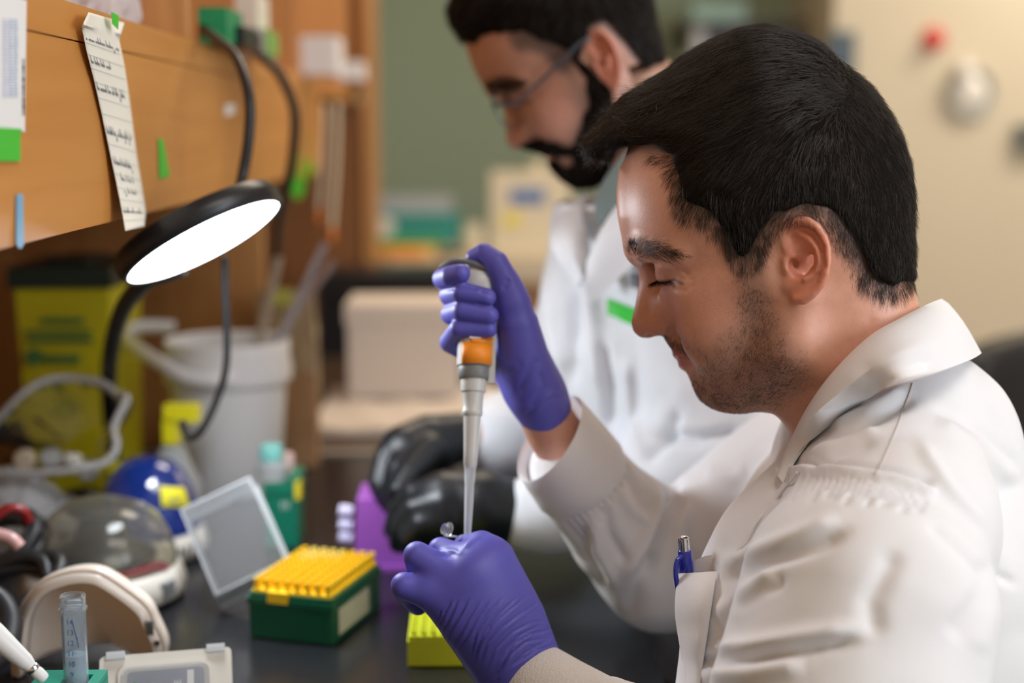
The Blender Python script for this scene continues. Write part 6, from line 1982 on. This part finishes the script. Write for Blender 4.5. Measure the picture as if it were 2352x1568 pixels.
# spare pipette nose at the very left
n0, n1 = P(-60, 1415, 0.93), P(104, 1560, 0.935)
dz_ = (n1 - n0).normalized(); sx_ = dz_.cross(Vector((0, 1, 0))).normalized(); sy_ = dz_.cross(sx_)
Mn = frame_matrix(n0, sx_, sy_, dz_); Ln = (n1 - n0).length
ns = root('pipette_nose', n1, 'slim white pipette nose with chrome ring at lower left corner', 'pipette')
lathe('nose_cone', [(0.0085, 0), (0.0080, Ln * 0.3), (0.0058, Ln * 0.72), (0.0040, Ln * 0.80)], PWHITE, ns, 28, Mn)
lathe('chrome_ring', [(0.0041, Ln * 0.80), (0.0046, Ln * 0.81), (0.0046, Ln * 0.845), (0.0041, Ln * 0.855)], CHROME, ns, 28, Mn)
lathe('end_piece', [(0.0040, Ln * 0.856), (0.0044, Ln * 0.90), (0.0040, Ln * 0.98), (0.0030, Ln)], PWHITE, ns, 28, Mn)
# timer / reader with clear corners
c0, c1, c3 = P(229, 1508, 1.060), P(531, 1484, 1.077), P(246, 1640, 1.028)
ex = (c1 - c0); Wt = ex.length; ex.normalize(); ey = c3 - c0; ey -= ex * ey.dot(ex); ey.normalize(); ez = ex.cross(ey)
if ez.y > 0: ez = -ez
Mr = frame_matrix(c0, ex, ey, -ez if ex.cross(ey).dot(ez) < 0 else ez)
nz = ex.cross(ey)                                    # plane normal; away from or toward the camera
sgn = 1 if nz.y < 0 else -1
Mr = frame_matrix(c0, ex, ey, nz)
rd = root('display_case', c3, 'light grey plastic case with clear window at the bottom edge', 'case')
Ht = 0.066
def rz2(a, b):
    return (min(a * sgn, b * sgn), max(a * sgn, b * sgn))
bm = bmesh.new()
lo_, hi_ = rz2(-0.012, 0.0)
a_prism(bm, rrect(0, 0, Wt, Ht, 0.004), hi_ - lo_, Mr @ Matrix.Translation((0, 0, lo_)))
bm_obj('case_body', bm, OFFW, rd, bevel=0.0012)
bm = bmesh.new()
lo_, hi_ = rz2(0.0003, 0.0022)
a_prism(bm, rrect(0.014, 0.010, Wt - 0.014, Ht - 0.004, 0.008), hi_ - lo_, Mr @ Matrix.Translation((0, 0, lo_)))
bm_obj('window_bezel', bm, OFFW, rd, bevel=0.0008)
bm = bmesh.new()
lo_, hi_ = rz2(0.0024, 0.0040)
a_prism(bm, rrect(0.017, 0.013, Wt - 0.017, Ht - 0.007, 0.007), hi_ - lo_, Mr @ Matrix.Translation((0, 0, lo_)))
bm_obj('window', bm, CLEAR, rd, bevel=0.0006)
bm = bmesh.new()
lo_, hi_ = rz2(0.00225, 0.0024)
a_prism(bm, rrect(0.021, 0.016, Wt - 0.021, Ht - 0.008, 0.004), hi_ - lo_, Mr @ Matrix.Translation((0, 0, lo_)))
bm_obj('printed_card', bm, mat('slate_card', (0.34, 0.35, 0.42), rough=0.5), rd)
for x in (0.003, Wt - 0.021):
    lo_, hi_ = rz2(-0.004, 0.003)
    box('clear_corner', (x + 0.002, -0.0022, lo_), (x + 0.016, 0.004, hi_), FROST, rd, M=Mr, bevel=0.001)
yv = -1 if True else 1
def on_case(x, y, rot):
    # readable from the camera: x to the picture's right, text up = -ey
    m = Mr @ Matrix.Translation((x, y, 0.0026 * sgn))
    R_ = Matrix(((1, 0, 0, 0), (0, -1, 0, 0), (0, 0, -1, 0), (0, 0, 0, 1)))
    return m @ R_ @ Matrix.Rotation(rot, 4, 'Z')
text_obj('green_print', 'green', 0.0085, on_case(0.026, 0.034, math.pi / 2), mat('leaf_green_print', (0.05, 0.40, 0.06)), rd)
for k, s_ in enumerate(('see that info', 'carefully', 'for use')):
    text_obj('white_print', s_, 0.0030, on_case(0.040 + 0.0045 * k, 0.034, math.pi / 2), PWHITE, rd)
text_obj('ce_mark', 'CE', 0.0075, on_case(0.059, 0.030, math.pi / 2), PWHITE, rd)
box('white_panel', (0.066, 0.018, 0.0022 * sgn if sgn > 0 else -0.0028), (0.071, 0.048, 0.0028 if sgn > 0 else -0.0022), PWHITE, rd, M=Mr)
q = P(214, 1500, 0.95)

# -- ring lamp on its gooseneck
RIM = mat('black_lamp_rim', (0.012, 0.013, 0.016), rough=0.35, spec=0.5)
LED = mat('lamp_diffuser', (0.9, 0.95, 1.0), rough=0.5, emit=((0.88, 0.94, 1.0), 9.0))
tipL, tipR = P(305, 616, 1.205), P(622, 503, 1.310)
lc = (tipL + tipR) / 2
rl = (tipR - tipL).length / 2
m_ = (tipR - tipL).normalized()
cv_ = (CAM - lc).normalized(); cv_ = cv_.normalized()
cp = cv_ - m_ * cv_.dot(m_); cpl = cp.length; cp.normalize()
s_ = m_.cross(cp).normalized()
if s_.z > 0: s_ = -s_
al_ = min(0.20 / cpl, 0.95)
nrm = (cp * al_ + s_ * math.sqrt(max(1 - al_ * al_, 0))).normalized()
s2 = nrm.cross(m_).normalized()
MLp = frame_matrix(lc, m_, s2, nrm)
lamp = root('ring_lamp', Vector((P(262, 1050, 1.62).x, 1.62, ZB)), 'lit round desk lamp with black rim on a black gooseneck', 'lamp')
lathe('diffuser', [(0.001, 0.0008), (rl * 0.90, 0.0008), (rl * 0.97, -0.001), (rl * 0.97, -0.003), (0.001, -0.003)], LED, lamp, 64, MLp, caps=False)
lathe('rim', [(rl * 0.97, 0.0002), (rl * 1.01, 0.0002), (rl * 1.05, -0.004), (rl * 1.06, -0.012), (rl * 1.0, -0.020), (rl * 0.80, -0.024), (0.001, -0.025)], RIM, lamp, 64, MLp, caps=False)
pts = [P(420, 612, 1.315), P(385, 626, 1.32), P(335, 645, 1.34), P(285, 705, 1.40), P(258, 790, 1.48), P(250, 880, 1.56), P(256, 1000, 1.61), Vector((P(262, 1050, 1.62).x, 1.62, ZB + 0.010))]
tube('gooseneck', pts, 0.0088, RIM, lamp, n=16, sm=10)
lathe('lamp_foot', [(0.001, 0.001), (0.030, 0.001), (0.031, 0.008), (0.010, 0.012), (0.001, 0.012)], RIM, lamp, 40, Matrix.Translation((P(262, 1050, 1.62).x, 1.62, ZB)), caps=False)
knob = tube('cable_boot', [P(545, 470, 1.305), P(547, 446, 1.31)], 0.009, RIM, lamp, n=14, sm=2)
LL = bpy.data.lights.new('ring_lamp_light', 'AREA'); LL.shape = 'DISK'; LL.size = rl * 1.8; LL.energy = 1.7; LL.color = (0.86, 0.93, 1.0)
lo_ = bpy.data.objects.new('ring_lamp_light', LL); COL.objects.link(lo_)
lo_.matrix_world = MLp @ Matrix.Translation((0, 0, 0.004)) @ Matrix.Rotation(math.pi, 4, 'X')
CAB = mat('black_cable', (0.016, 0.016, 0.018), rough=0.45)
start = P(548, 440, 1.31)
o = tube('lamp_cable', [P(466, 66, 1.50), P(500, 92, 1.45), P(545, 135, 1.38), P(572, 220, 1.34), P(572, 310, 1.33), P(558, 400, 1.325), start], 0.0052, CAB, n=12, sm=10)
tag(o, 'thick black cable arching from the cubby to the lamp rim', 'cable')
o = tube('hanging_cable', [P(516, 590, 1.35), P(517, 660, 1.36), P(521, 760, 1.37), P(518, 850, 1.38), P(495, 925, 1.39), P(465, 985, 1.39), P(440, 1005, 1.40), P(424, 990, 1.40), P(418, 965, 1.40)], 0.0036, CAB, n=12, sm=10)
tag(o, 'thin dark cable looping below the lamp in front of the bucket', 'cable')
o = tube('second_cable', [P(555, 98, 1.75), P(600, 128, 1.72), P(645, 175, 1.70), P(675, 250, 1.70), P(675, 330, 1.70), P(664, 410, 1.72), P(645, 490, 1.78), P(634, 580, 1.88), P(630, 700, 1.965), P(628, 900, 1.972), P(628, 1020, 1.975)], 0.0058, CAB, n=12, sm=10)
tag(o, 'grey black cable curving down right of the lamp cable', 'cable')
GTAG = mat('leaf_green_plastic', (0.10, 0.62, 0.03), rough=0.5)
for (u, v, w, h, lb) in ((684, 430, 16, 26, 'lower bright green tag dangling by the shelf end'), (706, 388, 17, 22, 'upper yellow green tag dangling by the shelf end')):
    q = P(u, v, 2.05)
    bm = bmesh.new()
    poly = [(w * math.cos(t), h * math.sin(t)) for t in np.linspace(0, 2 * math.pi, 21)[:-1]]
    a_prism(bm, [(x * 2.05 / FPX, y * 2.05 / FPX) for x, y in poly], 0.004, frame_matrix(q, Vector((1, 0, 0)), Vector((0, 0, 1)), Vector((0, -1, 0))))
    a_tube(bm, [q + Vector((0, -0.002, 0.010)), q + Vector((0.004, 0.0, 0.05))], 0.0008, 6)
    o = bm_obj('green_tag', bm, GTAG if 'lower' in lb else mat('lime_tag', (0.30, 0.50, 0.03)), None)
    tag(o, lb, 'tag')

# -- bucket
BKT = mat('white_bucket', (0.86, 0.87, 0.90), rough=0.42, var=0.02)
bq_ = PZ(515, 1148, ZB); rbk = 118 * bq_.y / FPX
bc_ = Vector((bq_.x, bq_.y + rbk * 0.85, ZB))
bk = root('bucket', bc_, 'white plastic bucket with handle standing against the wood panel', 'bucket')
hb = P(510, 778, bc_.y).z - ZB
Mk = Matrix.Translation(bc_)
R1 = 148 * bc_.y / FPX
lathe('bucket_wall', [(0.001, 0.002), (rbk * 0.97, 0.002), (rbk, 0.005), (R1 * 0.90, hb * 0.72), (R1 * 0.90, hb * 0.735), (R1 * 0.985, hb * 0.74), (R1 * 1.0, hb * 0.80), (R1 * 0.96, hb * 0.90), (R1 * 0.97, hb * 0.985), (R1 * 0.955, hb), (R1 * 0.92, hb * 0.99), (R1 * 0.88, hb * 0.70), (rbk * 0.95, 0.010), (0.001, 0.010)], BKT, bk, 64, Mk, caps=False)
yk = bc_.y
tube('handle', [P(620, 850, yk - 0.03), P(520, 872, yk - R1 * 0.98), P(440, 870, yk - R1 * 1.0), P(370, 835, yk - R1 * 0.80), P(300, 790, yk - 0.02), P(285, 765, yk + 0.01), P(330, 750, yk + 0.04), P(400, 752, yk + 0.055)], 0.0062, BKT, bk, n=12, sm=10, flat=1.5)
# rods standing in it
GLASSR = mat('glass_rod', (0.70, 0.72, 0.82), rough=0.12, trans=0.6, ior=1.3)
o = tube('glass_rod', [P(640, 790, yk + 0.02), P(695, 670, yk + 0.03), P(748, 560, yk + 0.04)], 0.0050, GLASSR, n=12, sm=4)
tag(o, 'long glass rod leaning out of the bucket to the right', 'rod')
o = tube('glass_rod', [P(625, 800, yk + 0.04), P(700, 690, yk + 0.06), P(768, 600, yk + 0.07)], 0.0045, mat('pinkish_rod', (0.62, 0.50, 0.50), rough=0.2, trans=0.4), n=12, sm=4)
tag(o, 'second pinkish rod leaning behind the glass rod', 'rod')
o = tube('glass_rod', [P(595, 790, yk + 0.04), P(618, 690, yk + 0.05), P(640, 590, yk + 0.06)], 0.0055, mat('cream_rod', (0.66, 0.55, 0.45), rough=0.3, trans=0.3), n=12, sm=4)
tag(o, 'cream rod standing upright at the back of the bucket', 'rod')
# wrapped pipettes hanging at the end of the shelf
WRAP = mat('cream_wrapper', (0.66, 0.56, 0.40), rough=0.7, var=0.05)
ORT = mat('orange_end', (0.85, 0.22, 0.03), rough=0.5)
for (ut, ub, vt, vb, w, lb) in ((745, 732, 240, 478, 30, 'left cream wrapped pipette with orange end hanging by the shelf'), (775, 762, 235, 520, 32, 'right cream wrapped pipette with orange end hanging by the shelf')):
    yq = 2.30
    a_, b_ = P(ut, vt, yq), P(ub, vb, yq)
    o = root('wrapped_pipette', b_, lb, 'pipette', 'wrapped pipettes at the end of the shelf')
    ww = w / 2 * yq / FPX
    tube('wrapper', [a_, (a_ + b_) / 2 + Vector((0.002, 0, 0)), b_], ww, WRAP, o, n=12, sm=4, flat=0.4)
    tube('orange_tip', [b_ + Vector((0, 0, -0.0005)), b_ + Vector((0.0, 0, -0.022))], ww * 0.8, ORT, o, n=12, sm=2, flat=0.5)
# kraft paper bags beside the bucket
KR = mat('kraft_paper', (0.42, 0.24, 0.12), rough=0.85, var=0.12, nscale=30)
def bag(name, u0, v0, u1, v1, Y, d, m, label, cat='bag', lean=0.0, seed=1):
    a, b = P(u0, v1, Y), P(u1, v0, Y)
    zb = ZB + 0.001
    rg = random.Random(seed)
    bm = bmesh.new()
    nu, nv = 8, 8
    G = []
    for j in range(nv + 1):
        t = j / nv; row = []
        ring = []
        for i in range(4 * nu):
            s = i / nu; k = int(s); f = s - k
            w_ = (b.x - a.x)
            dd = d * (1 - 0.75 * t)
            x, y = [(f * w_, 0), (w_, f * dd), (w_ * (1 - f), dd), (0, dd * (1 - f))][k]
            jx = 0.003 * rg.uniform(-1, 1) if 0 < j < nv else 0
            ring.append(bm.verts.new((a.x + x + lean * t + jx, Y + y + jx, zb + (b.z - zb) * t)))
        G.append(ring)
    for j in range(nv):
        for i in range(4 * nu):
            i2 = (i + 1) % (4 * nu)
            bm.faces.new((G[j][i], G[j][i2], G[j + 1][i2], G[j + 1][i]))
    bm.faces.new(G[0][::-1])
    o = bm_obj(name, bm, m, None, smooth=True)
    return tag(o, label, cat)
bag('paper_bag', 640, 860, 722, 1050, 1.86, 0.05, KR, 'brown paper bag standing right of the bucket', seed=2)
bag('paper_bag', 598, 668, 722, 900, 1.935, 0.04, mat('pale_paper_bag', (0.50, 0.38, 0.24), rough=0.8, var=0.15, nscale=30), 'tall pale paper bag behind the bucket', seed=5)
o = box('yellow_label_card', (P(612, 640, 1.925).x, 1.925, P(640, 702, 1.925).z), (P(668, 640, 1.925).x, 1.928, P(640, 664, 1.925).z), mat('yellow_green_card', (0.58, 0.60, 0.12)))
tag(o, 'small yellow green card on the pale paper bag', 'card')
# -- sharps container
SHP = mat('sharps_yellow', (0.66, 0.60, 0.012), rough=0.35, var=0.05)
SHPD = mat('dark_green_lid', (0.006, 0.028, 0.022), rough=0.4)
GRP = mat('green_lettering', (0.08, 0.24, 0.06), rough=0.6)
sy_ = 1.66
sx0, sx1 = P(34, 660, sy_).x, P(248, 660, sy_).x
stp, slt = P(140, 662, sy_).z, P(140, 612, sy_).z
sc_ = root('sharps_container', Vector(((sx0 + sx1) / 2, sy_ + 0.06, ZB)), 'yellow sharps bin with dark green lid standing at left', 'bin')
bm = bmesh.new()
dps = 0.16
for (za, zb_, k0, k1) in ((ZB + 0.001, stp, 0.90, 1.0),):
    cx_ = (sx0 + sx1) / 2; hw = (sx1 - sx0) / 2
    cy_ = sy_ + dps / 2
    lo4 = [bm.verts.new((cx_ + sx * hw * k0, cy_ + sy2 * dps / 2 * k0, za)) for sx, sy2 in ((-1, -1), (1, -1), (1, 1), (-1, 1))]
    hi4 = [bm.verts.new((cx_ + sx * hw * k1, cy_ + sy2 * dps / 2 * k1, zb_)) for sx, sy2 in ((-1, -1), (1, -1), (1, 1), (-1, 1))]
    bm.faces.new(lo4[::-1]); bm.faces.new(hi4)
    for i in range(4):
        bm.faces.new((lo4[i], lo4[(i + 1) % 4], hi4[(i + 1) % 4], hi4[i]))
bm_obj('bin_body', bm, SHP, sc_, bevel=0.008, seg=4)
box('lid', (sx0 - 0.006, sy_ - 0.008, stp + 0.0005), (sx1 + 0.006, sy_ + dps + 0.006, slt), SHPD, sc_, bevel=0.008, seg=3)
box('lid_hatch', (sx0 + 0.03, sy_ + 0.02, slt + 0.0005), (sx1 - 0.03, sy_ + dps - 0.03, slt + 0.006), SHPD, sc_, bevel=0.003)
for (uu0, uu1, vv0, vv1) in ((100, 195, 728, 742), (62, 212, 756, 766), (66, 214, 774, 786), (110, 185, 814, 832)):
    yq = sy_ + 0.004
    box('printed_line', (P(uu0, vv1, yq).x, sy_ - 0.003, P(uu0, vv1, yq).z), (P(uu1, vv0, yq).x, sy_ + 0.012, P(uu1, vv0, yq).z), GRP, sc_)
for k in range(3):
    a = 2 * math.pi * k / 3 + math.pi / 2
    q = P(152, 925, sy_) + Vector((0.011 * math.cos(a), 0.0, 0.011 * math.sin(a)))
    bm = bmesh.new(); a_tube(bm, [q + Vector((0.009 * math.cos(t), 0.006, 0.009 * math.sin(t))) for t in np.linspace(0, 2 * math.pi, 21)], 0.0022, 6, caps=False)
    bm_obj('biohazard_ring', bm, GRP, sc_)
q = P(80, 820, sy_)
bm = bmesh.new(); a_prism(bm, [(0.010 * math.cos(t), 0.010 * math.sin(t)) for t in np.linspace(0, 2 * math.pi, 17)[:-1]], 0.015, frame_matrix(q + Vector((0, 0.010, 0)), Vector((1, 0, 0)), Vector((0, 0, 1)), Vector((0, -1, 0))))
bm_obj('round_print', bm, GRP, sc_)
# -- spray bottle with yellow head behind the blue centrifuge
YSP = mat('yellow_trigger', (0.86, 0.80, 0.01), rough=0.35)
ysp = 1.56
sb = root('spray_bottle', Vector((P(398, 1100, ysp).x, ysp, ZB)), 'spray bottle with bright yellow trigger head by the bucket', 'bottle')
xb = P(398, 1100, ysp).x
zn = P(398, 1016, ysp).z
lathe('bottle_body', [(0.001, 0.001), (0.028, 0.001), (0.030, 0.004), (0.030, (zn - ZB) * 0.55), (0.012, (zn - ZB) * 0.97), (0.001, (zn - ZB) * 0.97)], FROST, sb, 32, Matrix.Translation((xb, ysp, ZB)), caps=False)
box('head_neck', (P(378, 1000, ysp).x, ysp - 0.010, zn), (P(412, 1000, ysp).x, ysp + 0.010, P(398, 962, ysp).z), YSP, sb, bevel=0.003)
box('head_barrel', (P(380, 965, ysp).x, ysp - 0.010, P(398, 966, ysp).z), (P(458, 930, ysp).x, ysp + 0.010, P(398, 928, ysp).z), YSP, sb, bevel=0.006, seg=3)
# -- clear plastic bag at the left
BAGM = mat('clear_bag_film', (0.93, 0.94, 0.95), rough=0.12, trans=0.95, ior=1.08, var=0.0)
BAGR = mat('milky_bag_rim', (0.82, 0.82, 0.82), rough=0.25, trans=0.5, ior=1.2)
cb = root('plastic_bag', PZ(110, 1140, ZB) , 'open clear plastic bag with milky rim at left in front of the bin', 'bag')
yb_ = 1.50
loop = spline([P(u, v, yb_ + d) for u, v, d in ((-70, 1020, 0.0), (-20, 980, -0.02), (40, 915, -0.02), (90, 880, 0.0), (150, 868, 0.02), (230, 878, 0.03), (268, 905, 0.02), (292, 915, 0.0), (276, 948, -0.01), (262, 985, -0.02), (268, 1025, -0.03), (245, 1060, -0.04), (180, 1078, -0.05), (90, 1086, -0.05), (0, 1084, -0.05), (-70, 1080, -0.04))], 5)
bm = bmesh.new(); a_tube(bm, loop, 0.0052, 10, flat=0.7)
bm_obj('bag_rim', bm, BAGR, cb, smooth=True)
bm = bmesh.new()
rg = random.Random(8)
rows = []
cen2 = sum(loop, Vector()) / len(loop)
for j, (sc2, dy2, dz2) in enumerate(((1.0, 0.0, 0.0), (0.94, 0.03, -0.006), (0.85, 0.05, -0.018), (0.62, 0.06, -0.030), (0.3, 0.065, -0.035))):
    rows.append([bm.verts.new(Vector((cen2.x + (p.x - cen2.x) * sc2 + rg.uniform(-1, 1) * 0.003 * (j > 0), p.y + dy2 + rg.uniform(-1, 1) * 0.005 * (j > 0), max(cen2.z + (p.z - cen2.z) * sc2 + dz2 + rg.uniform(-1, 1) * 0.004 * (j > 0), ZB + 0.002)))) for p in loop])
for i in range(len(rows) - 1):
    for j in range(len(loop) - 1):
        bm.faces.new((rows[i][j], rows[i][j + 1], rows[i + 1][j + 1], rows[i + 1][j]))
bm_obj('bag_film', bm, BAGM, cb, smooth=True)
# crumpled lower part
F = Field((-0.66, 1.36, ZB), (-0.30, 1.62, ZB + 0.13), 0.004)
base_l, base_r = PZ(-60, 1150, ZB), PZ(225, 1150, ZB)
F.chain([Vector((P(-60, 1100, 1.46).x, 1.49, ZB + 0.042)), Vector((P(20, 1100, 1.46).x, 1.48, ZB + 0.044)), Vector((P(90, 1100, 1.46).x, 1.49, ZB + 0.032))], [0.040, 0.042, 0.028])
v_, q_ = F.mesh(relax=1)
n_ = normals(v_, q_)
v_ = v_ + n_ * (np.abs(vnoise(v_ * 70, 5)) * 0.010 + vnoise(v_ * 160, 6) * 0.003)[:, None]
v_[:, 2] = np.maximum(v_[:, 2], ZB + 0.001)
link_mesh('crumpled_film', v_, q_, mat('crumpled_film', (0.80, 0.80, 0.80), rough=0.2, trans=0.55, ior=1.12), cb, smooth=False)
for i, (u, v) in enumerate(((120, 1040), (60, 1030), (165, 1025), (200, 1050))):
    q = P(u, v, 1.50)
    o = lathe('bottle_cap', [(0.001, 0), (0.010, 0), (0.011, 0.002), (0.011, 0.010), (0.009, 0.012), (0.001, 0.012)], (FROST, WRAP, OFFW, FROST)[i], None, 20, Matrix.Translation(Vector((q.x, q.y, max(q.z - 0.01, ZB + 0.055)))) @ Matrix.Rotation(0.6 + i, 4, 'X'), caps=False)
    tag(o, ('frosted cap', 'cream cap', 'off white cap', 'small frosted cap')[i] + (' in the middle of the clear bag', ' at the left inside the clear bag', ' at the right inside the clear bag', ' lowest inside the clear bag')[i], 'cap', 'loose caps in the plastic bag')
# -- black cables, red handled tool, black round lid at the left edge
def coil(name, c, r, n, rr, seed, m=CAB):
    rg = random.Random(seed)
    pts = []
    for k in range(int(n * 10)):
        t = k / 10 * 2 * math.pi
        q = r * (1 + 0.15 * math.sin(t * 0.37 + seed))
        pts.append(Vector((c[0] + q * math.cos(t), c[1] + 0.5 * q * math.sin(t), max(c[2] + 0.5 * q * math.sin(t + 0.6) + 0.006 * math.sin(1.3 * t), ZB + rr + 0.001))))
    return tube(name, pts, rr, m, n=10, sm=3)
c_ = P(25, 1225, 1.30)
o = coil('coiled_cable', (c_.x - 0.03, c_.y, ZB + 0.055), 0.055, 5, 0.0055, 3); tag(o, 'tangled coil of black cable at the left edge', 'cable')
c_ = P(15, 1330, 1.22)
o = coil('coiled_cable', (c_.x, c_.y, ZB + 0.045), 0.042, 4, 0.006, 5); tag(o, 'nearer coil of black cable low at the left edge', 'cable')
REDH = mat('red_handle', (0.20, 0.008, 0.008), rough=0.35)
o = tube('red_handle', [P(-15, 1190, 1.22), P(20, 1168, 1.225), P(52, 1172, 1.23), P(66, 1196, 1.235)], 0.0045, REDH, n=12); tag(o, 'bent red handle among the black cables', 'handle')
o = tube('pink_tube', [P(-10, 1225, 1.20), P(25, 1236, 1.20), P(46, 1256, 1.20)], 0.0055, mat('pale_pink_rubber', (0.55, 0.32, 0.30), rough=0.25), n=14); tag(o, 'short pale pink tube end among the black cables', 'tube')
c_ = PZ(172, 1250, ZB)
o = lathe('round_black_cover', [(0.001, 0.056), (0.016, 0.053), (0.028, 0.042), (0.034, 0.026), (0.036, 0.002), (0.001, 0.002)][::-1], BLKP, None, 48, Matrix.Translation((c_.x, c_.y + 0.03, ZB)), caps=False)
tag(o, 'black domed cover between the plastic bag and blue centrifuge', 'cover')
q = P(253, 1074, 1.50)
o = box('yellow_flag', (q.x - 0.013, q.y, q.z - 0.006), (q.x + 0.014, q.y + 0.0008, q.z + 0.006), YT, M=None)
tag(o, 'small yellow tape flag above the blue dome', 'tape')
tube_black = tube('thick_black_tube', [P(-40, 1360, 1.12), P(0, 1382, 1.12), P(22, 1430, 1.10), P(10, 1490, 1.06), P(-40, 1530, 1.02)], 0.010, CAB, n=14)
tag(tube_black, 'thick black hose curving in at the left edge', 'hose')

# -- cubbyhole contents
zt = 1.459
def cubby(name, u0, v0, u1, v1, Y, d, m, label, cat='box', bevel=0.003, rot=0.0):
    a, b = P(u0, v1, Y), P(u1, v0, Y)
    h_ = max(b.z - zt, 0.02)
    o = box(name, (a.x, Y, zt + 0.001), (b.x, Y + d, zt + h_), m, bevel=bevel)
    return tag(o, label, cat)
F = Field((-0.60, 1.10, zt), (-0.28, 1.40, zt + 0.07), 0.003)
F.chain([Vector((-0.42, 1.16, zt + 0.018)), Vector((-0.37, 1.24, zt + 0.026)), Vector((-0.335, 1.33, zt + 0.018))], [0.024, 0.030, 0.020])
v_, q_ = F.mesh(relax=1); n_ = normals(v_, q_)
v_ = v_ + n_ * (np.abs(vnoise(v_ * 60, 7)) * 0.010 + vnoise(v_ * 150, 8) * 0.003)[:, None]
v_[:, 2] = np.maximum(v_[:, 2], zt + 0.001)
o = link_mesh('plastic_pouch', v_, q_, mat('pouch_film', (0.78, 0.74, 0.76), rough=0.15, trans=0.45, ior=1.15), None, smooth=False)
tag(o, 'crumpled clear plastic pouch lying on top of the shelf board', 'pouch')
cubby('green_box', 455, 16, 520, 66, 1.50, 0.10, mat('kelly_green', (0.01, 0.26, 0.10), rough=0.4), 'kelly green box in the second cubbyhole')
cubby('black_pouch', 470, 60, 560, 110, 1.55, 0.12, BLKP, 'black pouch behind the arching cable in the cubbyhole', 'pouch', bevel=0.01)
cubby('white_carton', 540, -20, 588, 30, 1.72, 0.10, PAPER, 'cream carton stacked high in the second cubbyhole')
cubby('grey_carton', 560, 62, 590, 120, 1.66, 0.10, mat('lilac_grey_card', (0.42, 0.40, 0.45), rough=0.6), 'lilac grey carton in the second cubbyhole')
cubby('green_white_box', 585, 66, 612, 122, 1.72, 0.10, mat('pale_green_card', (0.25, 0.52, 0.12), rough=0.6), 'pale green box right of the lilac grey carton')
cubby('white_binder', 692, 82, 772, 190, 2.34, 0.12, PAPERW, 'white upright packet at the end cubbyhole', 'packet', bevel=0.008)
cubby('small_white_box', 774, 140, 830, 205, 2.60, 0.10, PAPERW, 'small white box beside the white packet')
